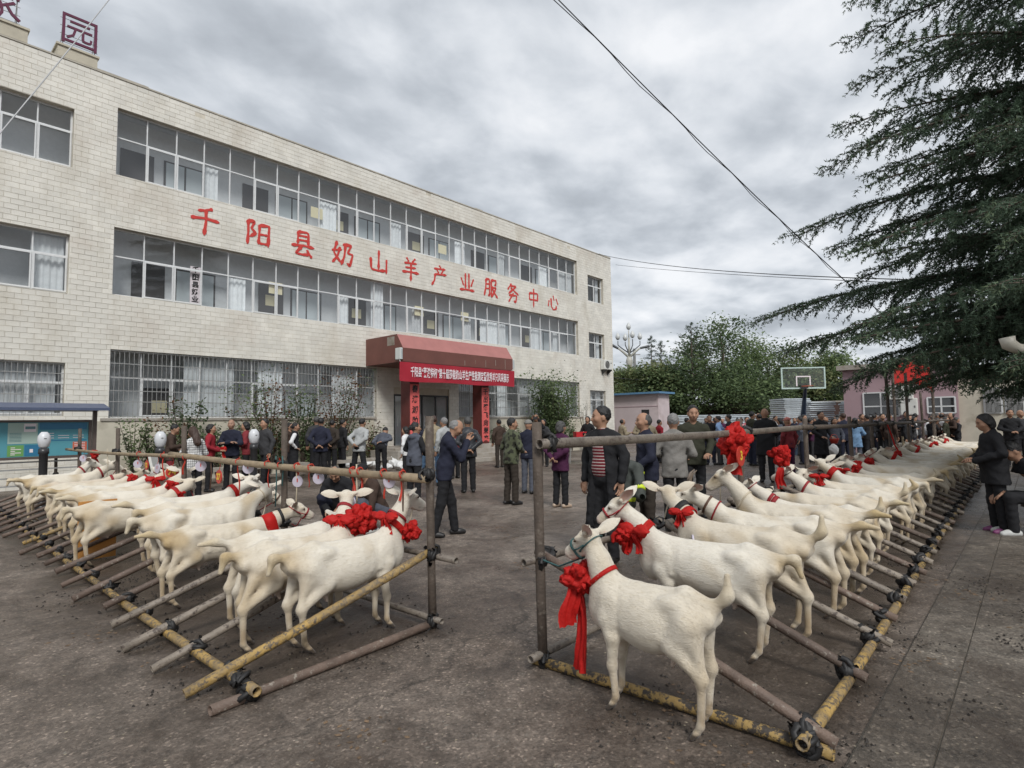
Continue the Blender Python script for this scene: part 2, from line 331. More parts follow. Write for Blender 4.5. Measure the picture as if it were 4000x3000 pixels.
# ================================================================== OFFICE BUILDING
D = 20.0; BX0, BX1, ROOF = -4.0, 32.05, 12.08
OFF = empty('office_building', (0, 0, 0), 0, 'long three storey office building faced with cream painted brick tiles, red lettering', 'building')
def brick_material():
    m = mat('cream_brick', (0.69, 0.665, 0.60), 0.55, noise=0.10, nscale=1.3, bump=0.25, bscale=35, obj_rand=0.045, island=0.05, coords='Object')
    t = m.node_tree; b = t.nodes['Principled BSDF']; L = t.links.new
    src = b.inputs['Base Color'].links[0].from_socket
    geo = N(t, 'ShaderNodeNewGeometry')
    def stain(sc, scale3, lo, hi, c, k):
        nonlocal src
        mp_ = N(t, 'ShaderNodeMapping'); L(geo.outputs['Position'], mp_.inputs[0]); mp_.inputs['Scale'].default_value = scale3
        n_ = N(t, 'ShaderNodeTexNoise', i_Scale=sc, i_Detail=8.0, i_Roughness=0.68); L(mp_.outputs[0], n_.inputs['Vector'])
        rp = ramp(t, [(lo, 0.0), (hi, k)], n_.outputs['Fac'])
        mm = N(t, 'ShaderNodeMix', data_type='RGBA'); L(rp.outputs[0], mm.inputs[0]); L(src, mm.inputs[6]); mm.inputs[7].default_value = (*c, 1); src = mm.outputs[2]
    stain(0.8, (1, 1, 0.35), 0.50, 0.70, (0.47, 0.42, 0.33), 0.55)        # rain streaks
    stain(0.55, (1, 1, 1), 0.52, 0.66, (0.56, 0.50, 0.43), 0.5)
    stain(3.6, (1, 1, 1.6), 0.685, 0.705, (0.22, 0.19, 0.15), 0.75)       # flaked paint
    L(src, b.inputs['Base Color']); return m
M_BRICK = brick_material()
M_MORTAR = mat('mortar', (0.53, 0.49, 0.41), 0.9, noise=0.25, nscale=3)
M_WHITE = mat('window_white', (0.66, 0.67, 0.67), 0.4, noise=0.06)
M_GREYMET = mat('grille_steel', (0.34, 0.34, 0.33), 0.45, 0.3, noise=0.15, nscale=20, wear=((0.18, 0.09, 0.05), 0.63, 22))
M_GLASS = glass_mat('window_glass', (0.97, 0.98, 0.985))
M_INW = mat('inner_wall', (0.76, 0.78, 0.79), 0.7, noise=0.05)
M_CEIL = mat('corridor_ceiling_paint', (0.50, 0.51, 0.52), 0.8)
M_INDADO = mat('inner_dado', (0.62, 0.68, 0.70), 0.6)
M_DOOR = mat('inner_door', (0.105, 0.10, 0.10), 0.5, obj_rand=0.25)
M_PAPER = mat('poster_cream', (0.72, 0.66, 0.44), 0.7)
M_DARK = mat('dark_void', (0.02, 0.02, 0.022), 0.8)
M_CURT = mat('curtain', (0.68, 0.71, 0.72), 0.9, noise=0.10, nscale=6, obj_rand=0.22)
OPEN = [(4.80, 28.30, 9.14, 11.19), (4.80, 28.30, 5.52, 7.54), (4.80, 14.05, 1.89, 3.90), (18.6, 28.30, 1.89, 3.90), (14.9, 18.0, 0.70, 3.15),
        (0.6, 3.75, 9.00, 10.71), (0.6, 3.75, 5.38, 7.06), (0.6, 3.75, 1.95, 3.42), (29.40, 31.10, 8.94, 10.57), (29.40, 31.10, 5.42, 7.02), (29.40, 31.10, 1.95, 3.48)]
def in_open(x, z): return any(a < x < b and c < z < d for a, b, c, d in OPEN)
xs = sorted({BX0, BX1, *[o_[0] for o_ in OPEN], *[o_[1] for o_ in OPEN]}); zs = sorted({0.0, ROOF, *[o_[2] for o_ in OPEN], *[o_[3] for o_ in OPEN]})
b = MB()
for i in range(len(xs) - 1):
    for k in range(len(zs) - 1):
        if not in_open((xs[i] + xs[i + 1]) / 2, (zs[k] + zs[k + 1]) / 2):
            b.add([(xs[i], D, zs[k]), (xs[i + 1], D, zs[k]), (xs[i + 1], D, zs[k + 1]), (xs[i], D, zs[k + 1])], [(0, 1, 2, 3)])
for (x0, x1, z0, z1) in OPEN:                  # reveals
    y1 = D + 0.24
    b.add([(x0, D, z0), (x0, D, z1), (x0, y1, z1), (x0, y1, z0)], [(0, 1, 2, 3)]); b.add([(x1, D, z0), (x1, y1, z0), (x1, y1, z1), (x1, D, z1)], [(0, 1, 2, 3)])
    b.add([(x0, D, z1), (x1, D, z1), (x1, y1, z1), (x0, y1, z1)], [(0, 1, 2, 3)]); b.add([(x0, D, z0), (x0, y1, z0), (x1, y1, z0), (x1, D, z0)], [(0, 1, 2, 3)])
# end wall, back, roof, parapet cap
b.add([(BX1, D, 0), (BX1, D + 9, 0), (BX1, D + 9, ROOF), (BX1, D, ROOF)], [(0, 1, 2, 3)]); b.add([(BX0, D, 0), (BX0, D, ROOF), (BX0, D + 9, ROOF), (BX0, D + 9, 0)], [(0, 1, 2, 3)])
b.add([(BX0, D + 9, 0), (BX0, D + 9, ROOF), (BX1, D + 9, ROOF), (BX1, D + 9, 0)], [(0, 1, 2, 3)])
b.add([(BX0, D + 0.25, ROOF - 0.6), (BX1, D + 0.25, ROOF - 0.6), (BX1, D + 9, ROOF - 0.6), (BX0, D + 9, ROOF - 0.6)], [(0, 1, 2, 3)])
link('wall', b.mesh('wall', M_MORTAR), OFF)
# brick tiles, 300 x 150 running bond, each proud of the mortar
TW, TH, J = 0.300, 0.149, 0.0065
whole = []; cut = MB(); rb = random.Random(11)
def tile_box(mb, x0, x1, z0, z1, p, lean=0):
    c = 0.004; y = D - p
    mb.add([(x0, D - .0005, z0), (x1, D - .0005, z0), (x1, D - .0005, z1), (x0, D - .0005, z1), (x0 + c, y, z0 + c), (x1 - c, y, z0 + c), (x1 - c, y - lean, z1 - c), (x0 + c, y - lean, z1 - c)],
           [(4, 5, 6, 7), (0, 1, 5, 4), (1, 2, 6, 5), (2, 3, 7, 6), (3, 0, 4, 7)])
nrow = int(ROOF / TH)
for k in range(nrow + 1):
    z0, z1 = k * TH + J / 2, min((k + 1) * TH - J / 2, ROOF)
    if z1 - z0 < 0.02: continue
    off = (TW / 2 if k % 2 else 0) + rb.uniform(-.012, .012)
    ncol = int((BX1 - BX0) / TW) + 2
    for i in range(-1, ncol):
        x0 = BX0 + i * TW + off + J / 2; x1 = x0 + TW - J; x0c, x1c = max(x0, BX0), min(x1, BX1)
        if x1c - x0c < 0.02 or x1 < 1.4: continue
        segs = [(x0c, x1c, z0, z1)]
        for (a, b2, c, d) in OPEN:
            ns = []
            for (p, q, r, s_) in segs:
                if q <= a or p >= b2 or s_ <= c or r >= d: ns.append((p, q, r, s_)); continue
                if p < a: ns.append((p, a, r, s_))
                if q > b2: ns.append((b2, q, r, s_))
                if r < c: ns.append((max(p, a), min(q, b2), r, c))
                if s_ > d: ns.append((max(p, a), min(q, b2), d, s_))
            segs = ns
        if rb.random() < 0.004 and z0 > 10.9: continue
        for (p, q, r, s_) in segs:
            if q - p < 0.012 or s_ - r < 0.012: continue
            if abs((q - p) - (TW - J)) < 1e-3 and abs((s_ - r) - (TH - J)) < 1e-3 and p > 1.9 and r > 1.9: whole.append((p, q, r, s_))
            else: tile_box(cut, p, q, r, s_, rb.uniform(.005, .009), rb.uniform(0, .003))
whole.sort(key=lambda w: (w[0] ** 2 + (w[2] - 3) ** 2 * 2.2))
tm = MB(); tile_box(tm, -(TW - J) / 2, (TW - J) / 2, -(TH - J) / 2, (TH - J) / 2, .009, .001); tme = tm.mesh('brick', M_BRICK)
for v_ in tme.vertices: v_.co.y -= D
for (p, q, r, s_) in whole[:290]:
    link('brick', tme, OFF, ((p + q) / 2, D - rb.uniform(-.002, .003), (r + s_) / 2), (rb.uniform(-.012, .012), 0, rb.uniform(-.005, .005)))
for w in whole[290:]: tile_box(cut, *w, rb.uniform(.005, .009), rb.uniform(-.001, .003))
o = link('brick_facing', cut.mesh('brick_facing', M_BRICK), OFF); tag(o, kind='stuff')
M_CAP = mat('parapet_mortar', (0.42, 0.39, 0.33), 0.9, noise=0.2, nscale=2)
cp = MB(); x = BX0
while x < BX1:
    w = rb.uniform(0.5, 1.4); h = 0.045 if rb.random() < 0.75 else rb.choice((0.01, 0.075))
    cp.box(x, min(x + w, BX1 + .03), D - 0.03, D + 0.27, ROOF - 0.002, ROOF + h); x += w + 0.004
link('parapet_cap', cp.mesh('parapet_cap', M_CAP), OFF)
def plain_box(name, m, *a, parent=OFF, bevel=0.0):
    return MB().box(*a).build(name, m, parent, bevel=bevel)
# ---- windows
def window(x0, x1, z0, z1, nb, split, sash=(), grille=False, name='window'):
    Wn = link(name, MB().box(x0, x1, D + .16, D + .22, z0, z0 + .05).box(x0, x1, D + .16, D + .22, z1 - .05, z1).box(x0, x0 + .05, D + .16, D + .22, z0 + .05, z1 - .05).box(x1 - .05, x1, D + .16, D + .22, z0 + .05, z1 - .05).mesh('window_frame', M_WHITE), OFF)
    zt = z1 - (z1 - z0) * split; bw = (x1 - x0) / nb
    mull = MB().box(-.017, .017, D + .165, D + .215, z0 + .05, z1 - .05).mesh('mullion', M_WHITE)
    for i in range(1, nb): link('mullion', mull, Wn, (x0 + i * bw, 0, 0))
    link('transom', MB().box(x0 + .05, x1 - .05, D + .168, D + .212, zt - .02, zt + .02).mesh('transom', M_WHITE), Wn)
    hb_, ht_ = (zt - .02 - z0 - .05) / 2, (z1 - .05 - zt - .02) / 2; w_ = bw / 2 - .02
    pu = MB().add([(-w_, 0, -ht_), (w_, 0, -ht_), (w_, 0, ht_), (-w_, 0, ht_)], [(0, 1, 2, 3)]).mesh('pane', M_GLASS); pl = MB().add([(-w_, 0, -hb_), (w_, 0, -hb_), (w_, 0, hb_), (-w_, 0, hb_)], [(0, 1, 2, 3)]).mesh('pane', M_GLASS)
    sm = MB(); a, c, e, f = -bw / 2 + .018, bw / 2 - .018, z0 + .05, zt - .02
    sm.box(a, a + .035, D + .14, D + .163, e, f).box(c - .035, c, D + .14, D + .163, e, f).box(a + .035, c - .035, D + .14, D + .163, e, e + .04).box(a + .035, c - .035, D + .14, D + .163, f - .04, f)
    sme = sm.mesh('sash', M_WHITE)
    for i in range(nb):
        cx = x0 + (i + .5) * bw; tl = rb.uniform(-.004, .004)
        link('pane', pu, Wn, (cx, D + .19, zt + .02 + ht_), (rb.uniform(-.007, .007), 0, rb.uniform(-.009, .009))); link('pane', pl, Wn, (cx, D + .19, z0 + .05 + hb_), (rb.uniform(-.007, .007), 0, rb.uniform(-.009, .009)))
        if i in sash: link('sash', sme, Wn, (cx, 0, 0))
    if grille:
        nbr = int((x1 - x0) / 0.125); bar = MB().tube([(0, D + .05, z0 + .01), (0, D + .05, z1 - .01)], .0085, 5).mesh('grille_bar', M_GREYMET)
        for i in range(1, nbr): link('grille_bar', bar, OFF, (x0 + i * (x1 - x0) / nbr, 0, 0))
        for f in (0.02, .24, .40, .60, .80, .985):
            plain_box('grille_rail', M_GREYMET, x0 + .01, x1 - .01, D + .035, D + .045, z0 + (z1 - z0) * f - .012, z0 + (z1 - z0) * f + .012)
    return Wn
SA = [k for k in range(28) if k % 4 in (1, 2)]
window(4.80, 28.30, 9.14, 11.19, 28, .41, SA); window(4.80, 28.30, 5.52, 7.54, 28, .41, SA)
window(4.80, 14.05, 1.89, 3.90, 11, .40, (1, 2, 5, 6, 9), True); window(18.6, 28.30, 1.89, 3.90, 11, .40, (1, 2, 5, 6, 9), True)
for z0, z1, gr in ((9.0, 10.71, 0), (5.38, 7.06, 0), (1.95, 3.42, 1)): window(0.6, 3.75, z0, z1, 4, .36, (0, 1, 2, 3), gr)
for z0, z1, gr in ((8.94, 10.57, 0), (5.42, 7.02, 0), (1.95, 3.48, 1)): window(29.40, 31.10, z0, z1, 2, .35, (0, 1), gr)
# ---- corridors seen through the glass
for fl, (zf, zc) in enumerate(((8.35, 11.45), (4.75, 7.80), (0.72, 4.15))):
    plain_box('corridor_wall', M_INW, 0.0, BX1 - .1, D + 1.25, D + 1.37, zf, zc)
    plain_box('corridor_floor', M_INDADO, 0.0, BX1 - .1, D + .25, D + 1.25, zf - .12, zf)
    plain_box('corridor_ceiling', M_CEIL, 0.0, BX1 - .1, D + .25, D + 1.25, zc, zc + .12)
    for xp in (4.3, 28.85): plain_box('partition_wall', M_INW, xp - .08, xp + .08, D + .25, D + 1.248, zf, zc)
    if fl == 2: plain_box('partition_wall', M_INW, 14.3, 14.42, D + .25, D + 1.248, zf, zc); plain_box('partition_wall', M_INW, 18.3, 18.42, D + .25, D + 1.248, zf, zc)
    x = 5.2 + fl * .4
    while x < 28.0:
        if not (fl == 2 and 13.2 < x < 18.4):
            dr = plain_box('inner_door', M_DOOR, x, x + .95, D + 1.21, D + 1.248, zf, zf + 2.15)
            if rb.random() < .6: plain_box('door_notice', M_PAPER, x + .25, x + .7, D + 1.20, D + 1.208, zf + 1.35, zf + 1.75)
            wx = x + 1.25
            plain_box('inner_window_frame', M_DOOR, wx, wx + 1.3, D + 1.22, D + 1.248, zf + .95, zf + 2.15)
            for q in range(2): plain_box('inner_window_pane', M_INDADO, wx + .06 + q * .62, wx + .62 + q * .62, D + 1.212, D + 1.218, zf + 1.0, zf + 2.1)
        x += rb.uniform(3.4, 4.2)
for (x, z) in ((11.2, 9.55), (17.6, 9.5), (9.6, 6.35), (16.2, 6.4), (19.0, 6.5)):
    plain_box('window_notice', M_PAPER, x, x + .5, D + .225, D + .23, z, z + .42)
cur = MB()
def curtain(x0, x1, z0, z1):
    n = max(6, int((x1 - x0) / .05)); vs = []; fs = []
    for i in range(n + 1):
        x = x0 + (x1 - x0) * i / n; y = D + .36 + .03 * math.sin(i * 2.1) + .012 * math.sin(i * .7)
        vs += [(x, y, z0), (x, y, z1)]
        if i: fs.append((2 * i - 2, 2 * i, 2 * i + 1, 2 * i - 1))
    link('curtain', MB().add(vs, fs).mesh('curtain', M_CURT, True), OFF)
for a, c in ((6.9, 8.5), (9.3, 10.2), (12.2, 13.3), (18.9, 20.5), (21.6, 22.3), (23.3, 25.0), (26.3, 27.9), (2.3, 3.6), (29.5, 30.2), (30.5, 31.05)): curtain(a, c, 1.9, 3.85 if a < 29 else 3.45)
for a, c, z0, z1 in ((0.7, 1.6, 9.0, 10.7), (2.95, 3.7, 5.4, 7.0), (0.7, 1.4, 5.4, 7.0), (29.5, 29.9, 5.45, 7.0), (30.7, 31.05, 5.45, 7.0), (30.7, 31.05, 8.96, 10.5), (14.0, 14.6, 5.55, 7.5), (20.4, 21.8, 5.55, 6.7), (24.5, 25.3, 5.55, 6.7), (26.8, 28.2, 9.2, 10.4)): curtain(a, c, z0, z1)
for fz0, fz1, bays in ((9.2, 10.33, (3, 8, 12, 16.5, 20, 24, 26)), (5.58, 6.69, (4, 9, 13.4, 17, 20, 23, 25.5))):
    for q in bays: curtain(4.9 + q * .839, 4.9 + (q + rb.uniform(.45, .95)) * .839, fz0, fz1)  # extra curtains added at arbitrary bays to brighten the lower panes
# ---- entrance porch
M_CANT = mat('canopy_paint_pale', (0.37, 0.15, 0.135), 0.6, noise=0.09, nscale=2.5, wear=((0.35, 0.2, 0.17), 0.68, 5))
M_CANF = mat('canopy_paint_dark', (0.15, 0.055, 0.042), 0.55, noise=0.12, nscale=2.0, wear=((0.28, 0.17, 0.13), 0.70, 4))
M_PIL = mat('pillar_paint', (0.12, 0.032, 0.028), 0.45, noise=0.15, nscale=3)
M_STEP = mat('step_terrazzo', (0.34, 0.31, 0.27), 0.7, noise=0.2, nscale=4, bump=.2, dirt=((0.16, 0.12, 0.08), .5, .72, 2.0))
M_CREAM = mat('plinth_paint', (0.53, 0.49, 0.40), 0.8, noise=0.13, nscale=1.4, dirt=((0.27, 0.23, 0.17), .52, .75, 1.2))
cx0, cx1 = 13.52, 19.70
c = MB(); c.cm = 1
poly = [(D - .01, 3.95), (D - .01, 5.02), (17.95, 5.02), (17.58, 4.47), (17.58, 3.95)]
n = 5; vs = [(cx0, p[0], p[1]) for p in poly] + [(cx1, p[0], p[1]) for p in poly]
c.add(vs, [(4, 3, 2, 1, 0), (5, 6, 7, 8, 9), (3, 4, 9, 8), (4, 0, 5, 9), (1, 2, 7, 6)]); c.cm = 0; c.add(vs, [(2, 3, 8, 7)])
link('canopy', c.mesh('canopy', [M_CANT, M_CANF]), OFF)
for k_ in range(5): plain_box('drip_streak', M_STEP, 16.7 + k_ * .62, 16.72 + k_ * .62, 17.574, 17.579, 4.0 + .1 * (k_ % 2), 4.2 + .05 * k_)
plain_box('patched_corner', M_STEP, cx0 - .006, cx0 - .001, 18.1, 18.55, 4.62, 4.95)
for xp in (14.12, 18.03): plain_box('pillar', M_PIL, xp, xp + .47, 17.95, 18.5, 0.70, 3.949, bevel=.01)
for k_ in range(4): plain_box('step', M_STEP, 13.3, 18.9, 16.95 + k_ * .27, D - .002 if k_ == 3 else 16.95 + (k_ + 1) * .27, 0, .175 * (k_ + 1), bevel=.012)
plain_box('step_side_wall', M_STEP, 13.0, 13.29, 17.2, 19.99, 0, .62, bevel=.01)
plain_box('planter_wall', M_CREAM, 4.2, 12.98, 19.1, 19.25, 0, .42); plain_box('planter_wall', M_CREAM, 18.95, 28.5, 19.1, 19.25, 0, .42)
b = MB()
for a0, a1 in ((4.3, 13.9), (18.65, 28.6)): b.box(a0, a1, D - .045, D - .013, 0.0, 1.80)
link('plinth', b.mesh('plinth', M_CREAM), OFF)
for a0, a1 in ((4.6, 14.0), (18.62, 28.5)): plain_box('window_sill', M_STEP, a0, a1, D - .08, D - .012, 1.805, 1.885)
# entrance doors
plain_box('door_header', M_CREAM, 14.9, 18.0, D + .05, D + .12, 2.86, 3.149)
M_DFR = mat('door_frame', (0.03, 0.03, 0.032), 0.35)
dfr = MB()
for xx in (14.93, 15.95, 16.42, 17.2, 17.92): dfr.box(xx, xx + .07, D + .04, D + .10, .70, 2.858)
dfr.box(14.93, 17.99, D + .042, D + .098, 2.78, 2.857)
Dr = link('entrance_door', dfr.mesh('entrance_door', M_DFR), OFF)
for a0, a1 in ((15.0, 15.95), (16.02, 16.42), (16.49, 17.2), (17.27, 17.92)):
    link('door_glass', MB().add([(a0, D + .07, .75), (a1, D + .07, .75), (a1, D + .07, 2.78), (a0, D + .07, 2.78)], [(0, 1, 2, 3)]).mesh('door_glass', M_GLASS), Dr)
for xx in (16.34, 16.56, 15.1): link('door_handle', MB().tube([(xx, D + .01, 1.5), (xx, D + .01, 2.0)], .014, 6).mesh('door_handle', M_WHITE), Dr)
# ---- roof plinths
M_RP = mat('roof_plinth', (0.49, 0.45, 0.36), 0.85, noise=0.15, nscale=2)
for a0, a1, h in ((3.32, 4.26, .38), (0.9, 2.66, .42)):
    b = MB(); b.box(a0, a1, D + .02, D + .7, ROOF + .076, ROOF + h); b.box(a0 - .04, a1 + .04, D - .02, D + .74, ROOF + h + .001, ROOF + h + .06); link('roof_plinth', b.mesh('roof_plinth', M_RP), OFF)
# ================================================================== SIGNS ON THE BUILDING
M_RED = mat('letter_red', (0.56, 0.045, 0.035), 0.5, noise=0.1)
M_BTXT = mat('banner_white', (0.80, 0.72, 0.74), 0.6)
M_INK = mat('ink_black', (0.015, 0.012, 0.012), 0.6)
LET = empty('facade_lettering', (16.6, D - .03, 7.8), 0, 'twelve large red Chinese characters in a row across the cream facade', 'lettering')
XS = [7.32, 9.09, 10.76, 12.44, 14.12, 15.80, 17.48, 19.2, 20.84, 22.51, 24.17, 25.9]
STROKES = {
 '千': [[(.74, .97), (.5, .88), (.26, .82)], [(.04, .54), (.5, .60), (.97, .56)], [(.52, .90), (.53, .5), (.47, .0)]],
 '阳': [[(.12, .93), (.13, .5), (.10, .03)], [(.12, .90), (.36, .92), (.24, .64), (.40, .50), (.18, .32)], [(.54, .84), (.53, .5), (.50, .10)], [(.54, .82), (.90, .86), (.88, .5), (.86, .06)], [(.55, .48), (.84, .50)], [(.54, .14), (.84, .16)]],
 '县': [[(.30, .97), (.29, .46)], [(.30, .95), (.73, .98), (.72, .46)], [(.32, .80), (.70, .82)], [(.32, .63), (.70, .65)], [(.03, .38), (.5, .44), (.98, .42)], [(.46, .42), (.20, .09), (.50, .08), (.78, .13)], [(.66, .30), (.88, .0)]],
 '奶': [[(.24, .95), (.08, .48), (.40, .10)], [(.38, .74), (.26, .35), (.02, .04)], [(.0, .55), (.46, .64)], [(.50, .86), (.90, .90), (.72, .54), (.97, .52), (.84, .04), (.68, .12)], [(.62, .86), (.58, .4), (.42, .0)]],
 '山': [[(.52, 1.0), (.50, .14)], [(.10, .62), (.13, .12), (.5, .10), (.90, .16)], [(.92, .66), (.90, .02)]],
 '羊': [[(.26, 1.0), (.40, .82)], [(.76, 1.02), (.58, .82)], [(.14, .74), (.86, .80)], [(.20, .54), (.80, .59)], [(.02, .32), (.5, .37), (.98, .36)], [(.52, .80), (.50, -.06)]],
 '产': [[(.46, 1.0), (.56, .88)], [(.14, .80), (.86, .86)], [(.31, .77), (.42, .62)], [(.70, .80), (.58, .60)], [(.16, .54), (.92, .60)], [(.20, .56), (.16, .25), (-.02, -.02)]],
 '业': [[(.38, .94), (.38, .15)], [(.62, .96), (.62, .15)], [(.08, .68), (.26, .30)], [(.94, .72), (.75, .30)], [(.0, .08), (.5, .13), (1.0, .12)]],
 '服': [[(.14, .92), (.12, .5), (.0, .02)], [(.13, .90), (.40, .94), (.39, .06), (.28, .12)], [(.13, .66), (.37, .68)], [(.11, .42), (.37, .44)], [(.53, .94), (.52, .0)], [(.53, .91), (.88, .94), (.87, .68), (.76, .70)], [(.56, .52), (.90, .55), (.54, .0)], [(.60, .46), (1.0, .0)]],
 '务': [[(.36, 1.0), (.06, .62)], [(.28, .86), (.78, .90), (.12, .42)], [(.30, .76), (.95, .44)], [(.16, .34), (.80, .39), (.70, .0), (.54, .08)], [(.52, .50), (.12, -.04)]],
 '中': [[(.14, .74), (.16, .32)], [(.14, .72), (.88, .78), (.84, .32)], [(.16, .36), (.84, .39)], [(.52, 1.02), (.50, -.06)]],
 '心': [[(.12, .58), (.03, .20)], [(.30, .72), (.33, .22), (.50, .06), (.76, .12), (.80, .34)], [(.50, .90), (.60, .60)], [(.78, .76), (.97, .40)]]}
def brush_mesh(name, strokes, m, size, w0, dep):
    """written characters: every stroke pressed at its start, thin in the middle, pressed again and lifted to a point"""
    mb = MB(); rr_ = random.Random(len(strokes) * 7)
    for si, st in enumerate(strokes):
        P = [Vector((x - .5, 0, z - .5)) * size for x, z in st]; pts = []
        for i in range(len(P) - 1):
            p0, p1, p2, p3 = P[max(i - 1, 0)], P[i], P[i + 1], P[min(i + 2, len(P) - 1)]
            for k_ in range(6):
                t = k_ / 6; pts.append(.5 * ((2 * p1) + (p2 - p0) * t * .8 + (2 * p0 - 5 * p1 + 4 * p2 - p3) * t * t * .8 + (3 * p1 - p0 - 3 * p2 + p3) * t ** 3 * .8) * 1.0 if False else p1.lerp(p2, t))
        pts.append(P[-1]); n = len(pts); sm = [pts[0]] + [(pts[i - 1] + pts[i] * 2 + pts[i + 1]) / 4 for i in range(1, n - 1)] + [pts[-1]]; ln = sum((sm[i + 1] - sm[i]).length for i in range(n - 1)); ww = w0 * size * (.8 + .3 * min(1, ln / size)); vs = []; long_ = ln > .25 * size
        for i, p in enumerate(sm):
            t = i / (n - 1); d_ = (sm[min(i + 1, n - 1)] - sm[max(i - 1, 0)]).normalized(); s_ = Vector((-d_.z, 0, d_.x)); w = ww * (.62 + .45 * math.exp(-((t - .06) / .14) ** 2) + .40 * math.exp(-((t - .86) / .13) ** 2)) * (1 - .75 * max(0, (t - .9) / .1)) * (1 if i else .55)
            y = -si * .0008
            for sg in (1, -1):
                q = p + s_ * w * sg * (1 + .12 * math.sin(i * 1.7 + si)); vs += [(q.x, y - dep, q.z), (q.x, 0, q.z)]
        fs = []
        for i in range(n - 1):
            a = i * 4; c = a + 4; fs += [(a, a + 2, c + 2, c), (a + 1, a, c, c + 1), (a + 2, a + 3, c + 3, c + 2)]
        fs += [(0, 1, 3, 2), (n * 4 - 4, n * 4 - 2, n * 4 - 1, n * 4 - 3)]; mb.add(vs, fs)
    return mb.mesh(name, m)
for ch, x in zip('千阳县奶山羊产业服务中心', XS): link('character', brush_mesh('character', STROKES[ch], M_RED, .96, .062, .012), LET, (x - 16.6, .018, 8.34 - 7.8))
pq = on_y(422, 622, D + .28); PLQ = empty('name_plaque', (pq.x, D + .30, 5.60), 0, 'white vertical plaque with black characters standing inside the second floor window', 'plaque')
link('board', MB().box(-.16, .16, -.012, .012, 0, 1.25).mesh('board', M_BTXT), PLQ)
for k_, ch in enumerate('千阳县奶业'): link('character', text_mesh('character', ch, M_INK, .22, .001, .008), PLQ, (0, -.015, 1.13 - k_ * .245), FACE_S)
M_BANN = mat('banner_red', (0.36, 0.012, 0.028), 0.6, noise=0.06, nscale=2)
BAN = empty('entrance_banner', (16.5, 17.5, 3.2), 0, 'long crimson cloth banner with white characters hung below the porch canopy', 'banner')
vs = []; fs = []; nx = 60
for j in range(5):
    for i in range(nx + 1):
        x = -3.2 + 6.4 * i / nx; vs.append((x, .012 * math.sin(i * .9) + .01 * math.sin(i * .33 + j), .72 * j / 4 - .015 * math.sin(i * .21) * (1 - j / 4)))
for j in range(4):
    for i in range(nx): a = j * (nx + 1) + i; fs.append((a, a + 1, a + nx + 2, a + nx + 1))
link('cloth', MB().add(vs, fs).mesh('cloth', M_BANN, True), BAN)
me = text_mesh('banner_text', '千阳县“莱澳特杯”第十届莎能奶山羊生产性能测定暨优秀羊只风采展示', M_BTXT, 0.36, 0.002, 0.006)
xsv = [v_.co.x for v_ in me.vertices]; kx = 5.5 / (max(xsv) - min(xsv)); mid = (max(xsv) + min(xsv)) / 2
for v_ in me.vertices: v_.co.x = (v_.co.x - mid) * kx; v_.co.y *= 1.15
link('banner_text', me, BAN, (0.05, -.03, .34), FACE_S)
for xx in (-3.15, 3.15): link('banner_tie', MB().tube([(xx, .01, .70), (xx, .06, .80)], .008, 5).mesh('banner_tie', M_BTXT), BAN)
M_COUP = mat('couplet_paper', (0.66, 0.12, 0.11), 0.55, noise=0.1, nscale=4)
def couplet(x, txt, lab):
    e = empty('spring_couplet', (x, 17.94, 0.78), 0, lab, 'couplet', 'red paper couplets on the porch pillars')
    vs = []; fs = []
    for j in range(13):
        for i in range(3): vs.append((-.225 + .225 * i, -.004 - .006 * abs(math.sin(j * 1.3 + i)), 2.36 * j / 12))
    for j in range(12):
        for i in range(2): a = j * 3 + i; fs.append((a, a + 1, a + 4, a + 3))
    link('paper', MB().add(vs, fs).mesh('paper', M_COUP, True), e)
    for k_, ch in enumerate(txt): link('character', text_mesh('character', ch, M_INK, .30, .001, .008, .1), e, (0, -.017, 2.36 - .2 - k_ * (2.1 / max(1, len(txt) - 1)) * .97), FACE_S)
couplet(14.355, '春满湖助力欣', 'red paper couplet with black brush characters on the left porch pillar')
couplet(18.265, '千出腾飞向荣来', 'red paper couplet with black brush characters on the right porch pillar')
# white flood light boxes at the canopy ends
M_LBOX = mat('lamp_box', (0.62, 0.64, 0.62), 0.4)
for xx, yy, lab in ((13.44, 17.72, 'white box floodlight on the left end of the porch canopy'), (19.78, 17.75, 'white box floodlight on the right end of the porch canopy')):
    e = empty('floodlight', (xx, yy, 4.0), 0, lab, 'floodlight', 'canopy floodlights')
    MB().box(-.06, .06, -.16, .16, .02, .46).build('housing', M_LBOX, e, bevel=.015); MB().box(-.045, .045, -.168, -.161, .06, .42).build('lens', M_GLASS, e)
# rooftop characters on wire frames
M_PUR = mat('roof_letter_purple', (0.11, 0.012, 0.045), 0.45)
def roof_sign(x, ch, lab, hidden_l=False):
    e = empty('rooftop_character', (x, D + .1, ROOF + .44), 0, lab, 'sign', 'rooftop characters')
    me = text_mesh('character', ch, M_PUR, 1.0, .03, -.004); link('character', me, e, (0, 0, .50), FACE_S)
    f = MB()
    for xx in (-.38, .38): f.tube([(xx, .06, 0), (xx, .06, 1.0)], .012, 5).tube([(xx, .06, .95), (xx, .42, 0.02)], .010, 5)
    for zz in (.15, .38, .62, .85): f.tube([(-.45, .06, zz), (.45, .06, zz)], .008, 5)
    link('support_frame', f.mesh('support_frame', M_GREYMET), e)
roof_sign(3.83, '园', 'purple rooftop character in a square outline above the left roof edge')
roof_sign(2.05, '家', 'purple rooftop character cut off at the top left of the roof')
